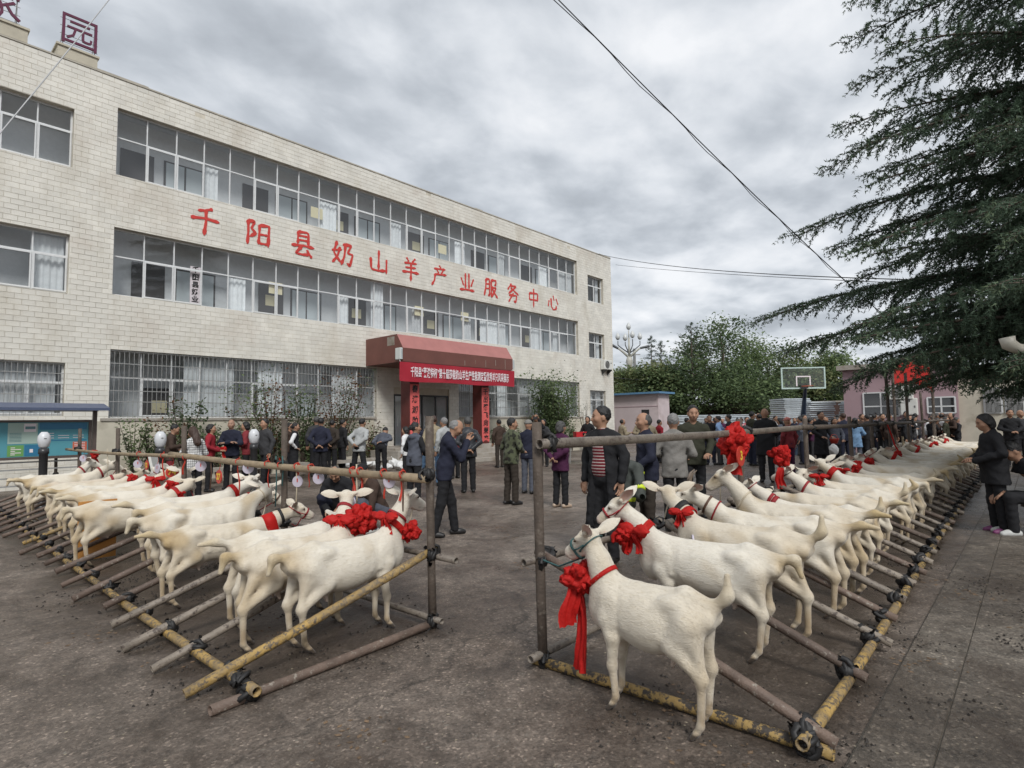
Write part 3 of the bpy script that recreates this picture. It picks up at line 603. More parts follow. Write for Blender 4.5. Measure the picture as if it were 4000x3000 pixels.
# wall air conditioner
M_ACW = mat('ac_white', (0.66, 0.66, 0.62), 0.4, noise=.05); M_ACG = mat('ac_grille', (0.13, 0.13, 0.125), 0.5)
def aircon(loc, rz, lab, S=1.0, bracket=True):
    e = empty('air_conditioner', loc, rz, lab, 'air conditioner'); e.scale = (S, S, S)
    MB().box(-.44, .44, -.30, -.001, 0, .60).build('casing', M_ACW, e, bevel=.02)
    g = MB(); 
    for r in (.04, .08, .12, .16, .20, .235): g.tube([(-.12 + r * math.cos(a * .3142), -.315, .30 + r * math.sin(a * .3142)) for a in range(21)], .005, 4, caps=False)
    for a in range(8): g.tube([(-.12, -.315, .3), (-.12 + .24 * math.cos(a * .785), -.315, .3 + .24 * math.sin(a * .785))], .005, 4)
    link('fan_guard', g.mesh('fan_guard', M_ACG), e)
    f = MB().add([(-.12 + .235 * math.cos(a * .3142), -.304, .30 + .235 * math.sin(a * .3142)) for a in range(20)], [tuple(range(20))]); link('fan_well', f.mesh('fan_well', M_ACG), e)
    for k_ in range(4):
        w = k_ * 1.571; link('fan_blade', MB().add([(-.12, -.309, .3), (-.12 + .2 * math.cos(w), -.309, .3 + .2 * math.sin(w)), (-.12 + .21 * math.cos(w + .6), -.306, .3 + .21 * math.sin(w + .6))], [(0, 1, 2)]).mesh('fan_blade', M_GREYMET), e)
    for xx in (.24,): MB().box(xx, xx + .12, -.306, -.301, .38, .44).build('badge', M_ACG, e)
    if bracket:
        for xx in (-.3, .3): link('bracket', MB().prism([(-.36, -.001), (-.36, -.04), (-.04, -.30), (0, -.30), (0, -.001)], xx - .02, xx + .02, 'x').mesh('bracket', M_DFR), e)
aircon((31.0, D - .03, 4.80), 0, 'white outdoor air conditioner unit bracketed near the right end of the office facade')
# ================================================================== BACKGROUND BUILDINGS AND YARD
M_PINK = mat('pink_render', (0.54, 0.46, 0.465), 0.85, noise=.09, nscale=.8, dirt=((0.36, 0.28, 0.27), .52, .75, .7))
M_PINK2 = mat('mauve_render', (0.36, 0.25, 0.27), 0.8, noise=.08, nscale=.8, dirt=((0.3, 0.2, 0.21), .55, .75, .9))
M_BLUE = mat('blue_sheet', (0.10, 0.22, 0.36), 0.5, noise=.1)
M_BRKR = mat('dark_brick', (0.085, 0.05, 0.042), 0.9, noise=.25, nscale=3)
X = 36.0
ya, yb = on_x(1322, 880, X).y, on_x(1422, 880, X).y
sb = empty('pink_shed', (X, (ya + yb) / 2, 0), 0, 'low pale pink shed with blue sheet roof beside the office building', 'shed')
hgt_ = on_x(1380, 852, X).z; w2 = (ya - yb) / 2
MB().box(0, 1.6, -w2, w2 + 8, 0, hgt_).build('wall', M_PINK, sb)
MB().box(-.35, 1.9, -w2 - .3, w2 + 8.3, hgt_ + .002, hgt_ + .13).build('roof', M_BLUE, sb)
MB().box(-.012, -.002, -w2 * .62, -w2 * .30, 1.55, 2.35).build('window', M_DARK, sb)
MB().box(-.02, -.003, -w2, w2 + 8, 2.55, 2.59).build('string_course', M_PINK2, sb)
# boundary wall: courses of dark brick
X = 47.0
ya, yb = on_x(1400, 880, X).y, on_x(1950, 880, X).y
bw_ = empty('boundary_wall', (X, (ya + yb) / 2, 0), 0, 'long dark red brick boundary wall below the broad leaved trees', 'wall')
L_ = (ya - yb) / 2
MB().box(.02, .25, -L_, L_, 0, 2.72).build('core', M_BRKR, bw_)
MB().box(-.05, .32, -L_, L_, 2.722, 2.84).build('coping', M_STEP, bw_)
bm_ = MB()
for k_ in range(18):
    y = -L_ + (.25 if k_ % 2 else 0)
    while y < L_: bm_.box(-.0 - .01, .019, y + .006, min(y + .494, L_), k_ * .15 + .006, k_ * .15 + .144); y += .5
o = link('brick_courses', bm_.mesh('brick_courses', M_BRKR), bw_); tag(o, kind='stuff')
# mauve building at the end of the pens
X = 31.0
ya = on_x(1822, 850, X).y
mb_ = empty('mauve_building', (X, 0, 0), 0, 'long mauve single storey building behind the crowd at the far right', 'building')
ztop = on_x(1880, 797, X).z; yc = on_x(2068, 850, X).y; ye = -22.0
MB().box(0, 8, yc, ya, 0, ztop).build('wall', M_PINK2, mb_)
MB().box(.3, 8, ye, yc - .002, 0, ztop - .35).build('cream_wall', M_CREAM, mb_)
MB().box(-.25, 8.2, yc - .1, ya + .2, ztop + .002, ztop + .22).build('roof', M_STEP, mb_)
MB().box(.1, 8.2, ye, yc - .12, ztop - .348, ztop - .2).build('roof', M_STEP, mb_)
def small_window(px0, px1, py0, py1, xx, par, nm=3, bars=True):
    a = on_x(px0, (py0 + py1) / 2, xx); c = on_x(px1, (py0 + py1) / 2, xx); z1 = on_x((px0 + px1) / 2, py0, xx).z; z0 = on_x((px0 + px1) / 2, py1, xx).z
    y0, y1 = c.y, a.y; dx = xx - par.location.x
    w = MB().box(dx - .006, dx - .001, y0, y1, z0, z1).build('window', M_DARK, par)
    link('pane', MB().add([(dx - .012, y1, z0), (dx - .012, y0, z0), (dx - .012, y0, z1), (dx - .012, y1, z1)], [(0, 1, 2, 3)]).mesh('pane', M_GLASS), w)
    for q in range(nm + 1):
        yy = y0 + (y1 - y0) * q / nm; link('frame_bar', MB().box(dx - .05, dx - .014, yy - .03, yy + .03, z0, z1).mesh('frame_bar', M_WHITE), w)
    for q in (0, .42, 1): zz = z0 + (z1 - z0) * q; link('frame_bar', MB().box(dx - .047, dx - .016, y0, y1, zz - .028, zz + .028).mesh('frame_bar', M_WHITE), w)
    if bars:
        for q in range(1, 14): yy = y0 + (y1 - y0) * q / 14; link('grille_bar', MB().tube([(dx - .09, yy, z0), (dx - .09, yy, z1)], .012, 4).mesh('grille_bar', M_GREYMET), w)
small_window(1866, 1942, 848, 899, X, mb_, 2, False)
small_window(2004, 2064, 858, 892, X, mb_, 2, False)
small_window(2126, 2164, 838, 892, X + .3, mb_, 2); small_window(2172, 2212, 838, 892, X + .3, mb_, 2)
p_ = on_x(1949, 863, X); aircon((X - .02, p_.y, p_.z), R(-90), 'large white outdoor air conditioner high on the mauve wall', 1.0)
p_ = on_x(1966, 897, X); e = empty('meter_cabinet', (X - .02, p_.y, p_.z), 0, 'white upright cabinet fixed low on the mauve wall under the air conditioner', 'cabinet')
MB().box(-.25, -.001, -.32, .32, 0, .75).build('case', M_ACW, e, bevel=.02); MB().box(-.262, -.252, -.28, .28, .05, .70).build('door', M_ACW, e); MB().box(-.275, -.263, -.25, -.2, .33, .42).build('handle', M_ACG, e)
# red banner cloth on poles behind the pens
M_FLAG = mat('flag_red', (0.52, 0.02, 0.014), 0.65, trans=.25)
a = on_depth(1926, 772, 22.5); b2 = on_depth(2014, 842, 22.5)
fl = empty('red_cloth', (a.x, a.y, 0), 0, 'bright red cloth strung up in front of the mauve roof under the cedar', 'cloth')
dv_ = Vector((b2.x - a.x, b2.y - a.y, 0)); vs = []; fs = []
for j in range(7):
    for i in range(13):
        u = i / 12; w = j / 6; zt = a.z - .25 * u - .05 * math.sin(u * 9); zb = b2.z + .35 * (1 - u) - .1 * math.sin(u * 6 + 1)
        vs.append((dv_.x * u + .06 * math.sin(u * 14 + w * 3), dv_.y * u + .06 * math.cos(u * 11), zt + (zb - zt) * w))
for j in range(6):
    for i in range(12): q = j * 13 + i; fs.append((q, q + 13, q + 14, q + 1))
link('cloth', MB().add(vs, fs).mesh('cloth', M_FLAG, True), fl)
M_BAMB = mat('bamboo', (0.27, 0.205, 0.13), 0.65, noise=.35, nscale=9, bump=.2, bscale=50, wear=((0.13, 0.10, 0.075), .62, 9))
M_WOODG = mat('weathered_pole', (0.088, 0.067, 0.052), 0.75, noise=.3, nscale=12, bump=.35, bscale=60, wear=((0.15, 0.125, 0.10), .57, 13))
link('cloth_pole', MB().tube([(0, 0, 0), (0, 0, a.z + .1)], .05, 7).mesh('cloth_pole', M_WOODG), fl); link('cloth_pole', MB().tube([(dv_.x, dv_.y, 0), (dv_.x, dv_.y, a.z + .0)], .05, 7).mesh('cloth_pole', M_WOODG), fl)
# stacks of galvanised panels
M_GALV = mat('galvanised', (0.55, 0.60, 0.63), 0.5, .1, noise=.12, nscale=5, obj_rand=.15)
def stack(px, pytop, dep, wid, dpt, lab, rz):
    p = on_depth(px, pytop, dep); n = int((p.z - .1) / .11); e = empty('panel_stack', (p.x, p.y, 0), rz, lab, 'panel stack', 'stacks of galvanised panels')
    pm = MB().box(-wid / 2, wid / 2, -dpt / 2, dpt / 2, 0, .075); pm.box(-wid / 2 - .02, wid / 2 + .02, -dpt / 2 - .02, -dpt / 2 - .001, .012, .062); me = pm.mesh('panel', M_GALV)
    for k_ in range(n): link('panel', me, e, (rb.uniform(-.07, .07), rb.uniform(-.05, .05), .1 + k_ * .11), (0, 0, rb.uniform(-.02, .02)))
    for xx in (-wid * .3, wid * .3): link('bearer', MB().box(xx - .06, xx + .06, -dpt / 2, dpt / 2, 0, .098).mesh('bearer', M_WOODG), e)
azc = YAW - math.pi / 2
stack(1705, 857, 33, 1.55, 1.4, 'tallest stack of galvanised metal panels, left of the basketball hoop', azc + .15)
stack(1766, 866, 32, 1.25, 1.2, 'narrow stack of galvanised panels right behind the hoop post', azc - .1)
stack(1852, 862, 31, 1.35, 2.2, 'wide stack of galvanised panels right of the hoop', azc - .35)
stack(1898, 866, 32, 1.3, 2.0, 'lower stack of galvanised panels in front of the mauve wall window', azc - .35)
stack(1545, 893, 42, 6.0, 1.4, 'low wide pile of galvanised panels below the boundary wall', azc + .05)
# basketball hoop
M_HOOPG = mat('hoop_edge', (0.50, 0.62, 0.58), 0.4); M_HBLUE = mat('hoop_blue', (0.035, 0.06, 0.10), 0.45, noise=.1); M_RIM = mat('rim_orange', (0.40, 0.10, 0.04), .5)
c_ = on_depth(1736, 840, 24.7); bh = empty('basketball_hoop', (c_.x, c_.y, 0), azc - .08, 'basketball hoop with clear backboard on a blue post behind the crowd', 'basketball hoop')
z0, z1 = c_.z, c_.z + .92
fr = MB().box(-.9, .9, -.03, .03, z0, z0 + .06).box(-.9, .9, -.03, .03, z1 - .05, z1).box(-.9, -.85, -.03, .03, z0 + .06, z1 - .05).box(.85, .9, -.03, .03, z0 + .06, z1 - .05)
bb = link('backboard', fr.mesh('backboard', M_HOOPG), bh)
link('glass_sheet', MB().add([(-.85, 0, z0 + .06), (.85, 0, z0 + .06), (.85, 0, z1 - .05), (-.85, 0, z1 - .05)], [(0, 1, 2, 3)]).mesh('glass_sheet', glass_mat('board_glass', (.9, .93, .93))), bb)
link('target_square', MB().box(-.3, .3, -.012, -.004, z0 + .50, z0 + .55).box(-.3, -.25, -.012, -.004, z0 + .12, z0 + .5).box(.25, .3, -.012, -.004, z0 + .12, z0 + .5).mesh('target_square', M_BTXT), bb)
link('rim', MB().tube([(.225 * math.cos(a * .3142), -.38 + .225 * math.sin(a * .3142), z0 + .1) for a in range(21)], .012, 5, caps=False).mesh('rim', M_RIM), bh)
link('rim_bracket', MB().box(-.13, .13, -.16, -.031, z0 + .02, z0 + .16).mesh('rim_bracket', M_DFR), bh)
link('support_arm', MB().tube([(.1, .05, z0 + .1), (.34, .8, z0 - .35), (.5, 1.5, 1.4), (.55, 1.7, 0.3)], [.06, .08, .12, .14], 6).mesh('support_arm', M_HBLUE), bh)
link('base', MB().box(-.2, 1.3, 1.0, 2.8, 0, .32).mesh('base', M_HBLUE), bh)
# ornamental street lamp and utility pole beyond the sheds
M_LPOST = mat('lamp_post', (0.44, 0.43, 0.38), 0.45, noise=.1); M_BULB = mat('lamp_globe', (0.55, 0.56, 0.55), 0.3); M_LDK = mat('lamp_dark', (0.09, 0.095, 0.10), .45)
dep = 56.0; c_ = on_depth(1363, 900, dep); kk = dep / FPX
sl_ = empty('street_lamp', (c_.x, c_.y, 0), azc, 'tall ornamental street lamp with a cluster of bud shaped globes beyond the shed', 'street lamp')
zz = lambda py: CAMH + (on_depth(1363, py, dep).z - CAMH)
link('post', MB().tube([(0, 0, 0), (0, 0, zz(812))], [.28, .2], 10).tube([(0, 0, zz(812)), (0, 0, zz(778)), (0, 0, zz(770))], [.2, .33, .22], 10).tube([(0, 0, zz(770)), (0, 0, zz(728))], [.13, .08], 8).tube([(0, 0, zz(728)), (0, 0, zz(712))], .05, 6).mesh('post', M_LPOST, True), sl_)
for dx, py in ((0, 711), (-24, 733), (24, 733), (-8, 735), (8, 729)):
    bx_ = dx * kk
    if dx: link('bracket_arm', MB().tube([(0, 0, zz(762)), (bx_ * .6, 0, zz(752)), (bx_, 0, zz(744)), (bx_, 0, zz(py + 2))], [.07, .06, .05, .05], 6).mesh('bracket_arm', M_LDK, True), sl_)
    h_ = 16 * kk; link('globe', MB().lathe([(.02, 0), (.16, h_ * .12), (.24, h_ * .4), (.2, h_ * .65), (.1, h_ * .9), (.01, h_ * 1.08)], 10, (bx_, 0, zz(py))).mesh('globe', M_BULB, True), sl_)
for sx, ex, ey in ((-1, -43, 739), (1, 42, 747)):
    link('side_arm', MB().tube([(0, 0, zz(772)), (sx * 12 * kk, 0, zz(760)), (sx * 22 * kk, 0, zz(752)), (ex * kk, 0, zz(ey))], [.12, .12, .1, .06], 6).mesh('side_arm', M_LPOST, True), sl_)
    link('lamp_head', MB().tube([(sx * 24 * kk, 0, zz(751)), (ex * kk * 1.05, 0, zz(ey))], [.12, .16], 6).mesh('lamp_head', M_LDK), sl_)
c_ = on_depth(1374, 900, 58); up_ = empty('utility_pole', (c_.x, c_.y, 0), azc, 'slim grey utility pole just right of the ornamental street lamp', 'pole')
link('pole', MB().tube([(0, 0, 0), (0, 0, on_depth(1374, 752, 58).z)], [.2, .14], 8).mesh('pole', M_GREYMET), up_); link('crossarm', MB().box(-.6, .6, -.05, .05, on_depth(1374, 766, 58).z, on_depth(1374, 764, 58).z).mesh('crossarm', M_GREYMET), up_)
# ================================================================== TETHERING PENS
M_YEL = mat('pipe_yellow', (0.36, 0.235, 0.075), 0.65, noise=.35, nscale=11, bump=.3, bscale=70, wear=((0.11, 0.085, 0.06), .50, 30), dirt=((.20, .15, .09), .45, .7, 4.0))
M_YEL2 = mat('pipe_yellow_worn', (0.31, 0.205, 0.07), 0.65, noise=.3, nscale=10, bump=.3, bscale=70, wear=((0.05, 0.04, 0.032), .48, 24))
M_RUST = mat('pipe_rust', (0.125, 0.088, 0.068), 0.65, noise=.3, nscale=9, bump=.3, bscale=80, wear=((0.27, 0.235, 0.195), .58, 26), obj_rand=.25)
M_PIPE = mat('pipe_grey', (0.20, 0.168, 0.135), 0.55, noise=.3, nscale=8, bump=.25, bscale=80, wear=((0.08, 0.06, 0.048), .54, 24), obj_rand=.25)
M_RUB = mat('black_rubber', (0.014, 0.013, 0.013), 0.6, noise=.3, nscale=20)
def knot_mesh(seed):
    r_ = random.Random(seed); b = MB()
    for k_ in range(4):
        ax = Vector((r_.uniform(-1, 1), r_.uniform(-1, 1), r_.uniform(-1, 1))).normalized(); u = ax.orthogonal().normalized(); w = ax.cross(u); rr = r_.uniform(.032, .046); cc = Vector((r_.uniform(-.012, .012), r_.uniform(-.012, .012), r_.uniform(-.012, .012)))
        b.tube([cc + (u * math.cos(a * .628) + w * math.sin(a * .628)) * rr * r_.uniform(.85, 1.1) for a in range(11)], [r_.uniform(.011, .019) for _ in range(11)], 5, caps=False)
    b.tube([(-.03, 0, .0), (0, .01, 0), (.03, 0, .0)], [.03, .045, .03], 6)
    for k_ in range(5):
        d_ = Vector((r_.uniform(-1, 1), r_.uniform(-1, 1), r_.uniform(-.6, 1))).normalized(); s_ = d_.orthogonal() * .014
        p0 = d_ * .03; p1 = d_ * r_.uniform(.06, .10) + Vector((0, 0, -.015)); b.add([p0 + s_, p0 - s_, p1 - s_ * .6, p1 + s_ * .7], [(0, 1, 2, 3), (3, 2, 1, 0)])
    return b.mesh('rubber_tie', M_RUB, True)
KN = [knot_mesh(i) for i in range(5)]
def pole(par, a, c, r, m, name='pole', bend=.012, n=9):
    a, c = Vector(a), Vector(c); k_ = max(3, int((c - a).length / .35)); pr = random.Random(int(abs(a.x * 977 + a.y * 131 + c.z * 57)))
    d_ = (c - a).normalized(); s_ = d_.orthogonal().normalized(); w = d_.cross(s_); ph = pr.uniform(0, 6); pts = []
    for i in range(k_ + 1):
        t = i / k_; o_ = math.sin(t * math.pi) * bend * (c - a).length * .5; pts.append(a.lerp(c, t) + s_ * o_ * math.sin(ph) + w * o_ * math.cos(ph))
    return link(name, MB().tube(pts, [r * pr.uniform(.95, 1.05) for _ in pts], n, hollow=.06).mesh(name, m, True), par)
def tie(par, p, s=1.0):
    k_ = random.Random(int(p[0] * 1000 + p[1] * 777)); return link('rubber_tie', KN[k_.randrange(5)], par, p, (k_.uniform(0, 6), k_.uniform(0, 6), k_.uniform(0, 6)), (s, s, s))
PL = empty('goat_pen', (0, 0, 0), 0, 'pole tethering pen on the left with goats facing right, number tags on its rail', 'pen')
FX = 3.06
for px, top in ((None, 1.66), (616, 1.66), (398, 1.62), (255, 1.6), (172, 1.6), (121, 1.6)):
    y = 3.62 if px is None else on_x(px, 1010, FX).y
    pole(PL, (FX + .01, y, 0), (FX - .015, y, top), .033, M_WOODG, 'post', .006); tie(PL, (FX - .03, y, 1.19), 1.15); tie(PL, (FX, y, .56)); tie(PL, (FX, y, .05), 1.1)
pole(PL, (FX - .055, 3.60, 1.165), (FX - .06, 9.3, 1.215), .036, M_BAMB, 'top_rail', .008); pole(PL, (FX - .07, 9.0, 1.20), (FX - .06, 15.6, 1.16), .028, M_BAMB, 'top_rail', .008)
pole(PL, (FX + .045, 3.38, .545), (FX + .05, 9.2, .55), .026, M_PIPE, 'cross_rail', .004); pole(PL, (FX + .05, 9.25, .55), (FX + .05, 15.6, .55), .026, M_PIPE, 'cross_rail', .004)
pole(PL, (FX + .0, 3.5, .075), (FX + .0, 15.6, .06), .024, M_PIPE, 'ground_rail', .002)
pole(PL, (1.36, 3.50, .028), (FX + .02, 3.62, .036), .031, M_RUST, 'end_rail', .004)
BLX = [1.57, 1.60, 1.66, 1.74]
pole(PL, (1.575, 3.40, .086), (1.62, 6.2, .055), .031, M_YEL, 'base_rail', .002); pole(PL, (1.625, 6.05, .055), (1.70, 9.6, .055), .030, M_YEL2, 'base_rail', .002); pole(PL, (1.70, 9.5, .06), (1.86, 15.6, .05), .026, M_YEL2, 'base_rail', .002)
ys = [3.80, 4.36, 4.94, 5.54, 6.08, 6.71, 7.35, 8.02]
while ys[-1] < 15.0: ys.append(ys[-1] + .58)
pr_ = random.Random(5)
for i, y in enumerate(ys):
    bx_ = 1.575 + (y - 3.6) * .022; m = M_YEL if i in (0, 11) else (M_PIPE if i in (1, 2, 3) else M_RUST)
    ty_ = y - .16 if i == 0 else y + pr_.uniform(-.12, .06); ex = pr_.uniform(.16, .30)
    sl_k = .49 / (FX + .03 - bx_); z0 = .112
    pole(PL, (bx_ - ex, y, z0 - ex * sl_k * .9 + .0), (FX + .03 + pr_.uniform(0, .05), ty_, .605), pr_.uniform(.028, .033), m, 'slant_pole', .013)
    tie(PL, (bx_ + .02, y, .095), 1.05)
    if i < 12: tie(PL, (FX + .03, ty_, .575), 1.1)
# ---- right pen
PR = empty('goat_pen', (0, 0, 0), 0, 'pole tethering pen on the right with goats facing left, running far back', 'pen')
FY = 2.50
posts = [(3.06, 1.60)] + [(on_y(px, 1000, FY).x, t_) for px, t_ in ((1602, 1.6), (1745, 1.6), (1841, 1.62), (1888, 1.62), (1925, 2.7), (1968, 2.75), (1998, 2.3), (2022, 1.7))]
for x, t_ in posts:
    pole(PR, (x, FY, 0), (x - .012, FY + .01, t_), .034, M_WOODG, 'post', .008); tie(PR, (x + .05, FY - .05, 1.47), 1.15); tie(PR, (x, FY, .68)); tie(PR, (x, FY, .05), 1.1)
xe = 27.0
pole(PR, (2.99, FY - .055, 1.455), (8.9, FY - .055, 1.475), .036, M_PIPE, 'top_rail', .006); pole(PR, (8.7, FY - .065, 1.475), (14.8, FY - .06, 1.47), .034, M_WOODG, 'top_rail', .006)
pole(PR, (14.6, FY - .07, 1.47), (21, FY - .06, 1.45), .034, M_WOODG, 'top_rail', .006); pole(PR, (20.8, FY - .07, 1.46), (xe, FY - .06, 1.45), .034, M_WOODG, 'top_rail', .006)
pole(PR, (2.93, FY + .045, .685), (9, FY + .05, .68), .027, M_PIPE, 'cross_rail', .004); pole(PR, (9, FY + .05, .68), (xe, FY + .05, .68), .027, M_PIPE, 'cross_rail', .004)
pole(PR, (2.93, FY, .082), (xe, FY, .06), .026, M_PIPE, 'ground_rail', .001)
pole(PR, (3.055, 2.58, .03), (3.10, .79, .034), .032, M_YEL2, 'end_rail', .004)
brl = [(3.03, .895), (4.0, .91), (6.0, .945), (9.0, 1.01), (13, 1.06), (18, 1.09), (xe, 1.12)]
bry = lambda x: float(np.interp(x, [p[0] for p in brl], [p[1] for p in brl]))
for i in range(len(brl) - 1): pole(PR, (brl[i][0] - .05, brl[i][1], .085 if i == 0 else .055), (brl[i + 1][0] + .05, brl[i + 1][1], .055), .031, M_YEL if i < 2 else M_YEL2, 'base_rail', .001)
xr = [3.12, 3.98, 4.71, 5.25, 5.80, 6.42, 6.98, 7.52, 8.06]
while xr[-1] < 26: xr.append(xr[-1] + .60)
for i, x in enumerate(xr):
    yb_ = bry(x); ex = pr_.uniform(.08, .2); m = M_PIPE if i % 3 else M_RUST
    if i == 1: m = M_RUST
    sl_k = .60 / (FY + .03 - yb_)
    pole(PR, (x, yb_ - ex * .6, .115 - ex * .6 * sl_k), (x + pr_.uniform(-.05, .12), FY + .06, .735), pr_.uniform(.028, .033), m, 'slant_pole', .013)
    tie(PR, (x, yb_ + .02, .10), 1.15)
    if i < 14: tie(PR, (x + .03, FY + .03, .70), 1.1)
tie(PR, (3.07, .90, .06), 1.3); tie(PL, (1.58, 3.52, .055), 1.3); tie(PL, (1.57, 3.6, .09), 1.1)
# ================================================================== SOFT-BODY MODELLING: distance field + surface nets
class Field:
    def __init__(s, lo, hi, h):
        s.lo = np.array(lo, np.float32); s.h = h
        n = np.ceil((np.array(hi) - s.lo) / h).astype(int) + 1; s.n = n
        s.ax = [s.lo[i] + h * np.arange(n[i], dtype=np.float32) for i in range(3)]
        s.d = np.full(n, 0.5, np.float32)
    def _sl(s, lo, hi):
        a = np.maximum(np.floor((np.array(lo) - s.lo) / s.h).astype(int), 0); b = np.minimum(np.ceil((np.array(hi) - s.lo) / s.h).astype(int) + 1, s.n)
        if (b <= a).any(): return None
        sl = tuple(slice(a[i], b[i]) for i in range(3))
        return sl, s.ax[0][sl[0]][:, None, None], s.ax[1][sl[1]][None, :, None], s.ax[2][sl[2]][None, None, :]
    def _put(s, sl, d, k, sub=False):
        o = s.d[sl]
        if sub: s.d[sl] = np.maximum(o, -d) if k <= 0 else -s._smin(-o, d, k)
        elif k <= 0: s.d[sl] = np.minimum(o, d)
        else: s.d[sl] = s._smin(o, d, k)
    @staticmethod
    def _smin(a, b, k):
        h = np.clip(0.5 + 0.5 * (b - a) / k, 0, 1); return b + (a - b) * h - k * h * (1 - h)
    def cone(s, a, b, ra, rb, k=0.03, sub=False):
        a = np.asarray(a, np.float32); b = np.asarray(b, np.float32); m = max(ra, rb) + k + 2.5 * s.h
        r = s._sl(np.minimum(a, b) - m, np.maximum(a, b) + m)
        if r is None: return
        sl, x, y, z = r; ab = b - a; L = float(ab @ ab) + 1e-9
        px, py, pz = x - a[0], y - a[1], z - a[2]
        t = np.clip((px * ab[0] + py * ab[1] + pz * ab[2]) / L, 0, 1)
        d = np.sqrt((px - t * ab[0]) ** 2 + (py - t * ab[1]) ** 2 + (pz - t * ab[2]) ** 2) - (ra + (rb - ra) * t)
        s._put(sl, d, k, sub)
    def chain(s, pts, rad, k=0.03):
        for i in range(len(pts) - 1): s.cone(pts[i], pts[i + 1], rad[i], rad[i + 1], k)
    def ell(s, c, r, k=0.03, rot=None, sub=False):
        c = np.asarray(c, np.float32); r = np.asarray(r, np.float32); m = float(r.max()) + k + 2.5 * s.h
        q = s._sl(c - m, c + m)
        if q is None: return
        sl, x, y, z = q; px, py, pz = x - c[0], y - c[1], z - c[2]
        if rot is not None:
            Rm = np.asarray(rot, np.float32)      # columns = local axes
            lx = px * Rm[0, 0] + py * Rm[1, 0] + pz * Rm[2, 0]; ly = px * Rm[0, 1] + py * Rm[1, 1] + pz * Rm[2, 1]; lz = px * Rm[0, 2] + py * Rm[1, 2] + pz * Rm[2, 2]
        else: lx, ly, lz = px, py, pz
        k0 = np.sqrt((lx / r[0]) ** 2 + (ly / r[1]) ** 2 + (lz / r[2]) ** 2); k1 = np.sqrt((lx / r[0] ** 2) ** 2 + (ly / r[1] ** 2) ** 2 + (lz / r[2] ** 2) ** 2) + 1e-6
        s._put(sl, k0 * (k0 - 1) / k1, k, sub)
    def plane_cut(s, n, c):                       # keep the side n.(p-c) < 0
        n = np.asarray(n, np.float32); n = n / np.linalg.norm(n)
        d = (s.ax[0][:, None, None] - c[0]) * n[0] + (s.ax[1][None, :, None] - c[1]) * n[1] + (s.ax[2][None, None, :] - c[2]) * n[2]
        s.d = np.maximum(s.d, d)
    def ripple(s, amp, fx, fy, fz, ph=0.0):
        x, y, z = s.ax[0][:, None, None], s.ax[1][None, :, None], s.ax[2][None, None, :]
        s.d = s.d + amp * (np.sin(x * fx + 2.3 * np.sin(z * fz * .37 + ph) + ph) * np.sin(z * fz + 1.7 * np.sin(y * fy * .5 + ph)) + .6 * np.sin(y * fy + z * fz * 1.7 + ph * 2)).astype(np.float32)
    def sample(s, p):
        i = np.clip(np.round((np.asarray(p) - s.lo) / s.h).astype(int), 0, s.n - 1); return s.d[i[..., 0], i[..., 1], i[..., 2]]
    def ring(s, c, ax, n=26, rmax=.3, pad=.004):
        ax = np.asarray(ax, float); ax /= np.linalg.norm(ax); u = np.cross(ax, [0, 0, 1.0])
        if np.linalg.norm(u) < .1: u = np.cross(ax, [1.0, 0, 0])
        u /= np.linalg.norm(u); w = np.cross(ax, u); out = []
        rr = np.arange(0.005, rmax, .003)
        for j in range(n):
            a = 2 * math.pi * j / n; d_ = u * math.cos(a) + w * math.sin(a)
            sd = s.sample(np.asarray(c)[None] + rr[:, None] * d_[None]); k_ = np.argmax(sd > 0); r = rr[k_] if (sd > 0).any() else .06
            out.append((r, d_))
        rs2 = np.array([o_[0] for o_ in out]); rs2 = (np.roll(rs2, 1) + rs2 * 2 + np.roll(rs2, -1)) / 4
        return [Vector(np.asarray(c) + d_ * (r + pad)) for r, (_, d_) in zip(rs2, out)]
    def mesh(s):
        d = s.d; ins = d < 0
        c = [ins[i:ins.shape[0] - 1 + i, j:ins.shape[1] - 1 + j, k:ins.shape[2] - 1 + k] for i in (0, 1) for j in (0, 1) for k in (0, 1)]
        al = c[0].copy(); an = c[0].copy()
        for q in c[1:]: al &= q; an |= q
        act = an & ~al; idx = np.argwhere(act)
        num = np.full(act.shape, -1, np.int32); num[act] = np.arange(len(idx))
        P = np.zeros((len(idx), 3), np.float32); C = np.zeros(len(idx), np.float32)
        cor = [(i, j, k) for i in (0, 1) for j in (0, 1) for k in (0, 1)]
        vals = {q: d[idx[:, 0] + q[0], idx[:, 1] + q[1], idx[:, 2] + q[2]] for q in cor}
        for q in cor:
            for a in range(3):
                if q[a] == 0:
                    e = list(q); e[a] = 1; e = tuple(e); v0, v1 = vals[q], vals[e]; m = (v0 < 0) != (v1 < 0)
                    t = np.where(m, v0 / np.where(m, v0 - v1, 1), 0); p = np.zeros((len(idx), 3), np.float32); p[:] = q; p[:, a] += t
                    P += np.where(m[:, None], p, 0); C += m
        V = s.lo + s.h * (idx + P / np.maximum(C, 1)[:, None])
        F = []
        for a in range(3):
            b, e = [(1, 2), (2, 0), (0, 1)][a]
            sl0 = [slice(None)] * 3; sl1 = [slice(None)] * 3; sl0[a] = slice(0, -1); sl1[a] = slice(1, None)
            A, B = ins[tuple(sl0)], ins[tuple(sl1)]; ed = np.argwhere(A != B); 
            ed = ed[(ed[:, b] > 0) & (ed[:, e] > 0) & (ed[:, b] < d.shape[b] - 1) & (ed[:, e] < d.shape[e] - 1)]
            if not len(ed): continue
            fl = A[ed[:, 0], ed[:, 1], ed[:, 2]]
            def cell(db, de):
                q = ed.copy(); q[:, b] += db; q[:, e] += de; return num[q[:, 0], q[:, 1], q[:, 2]]
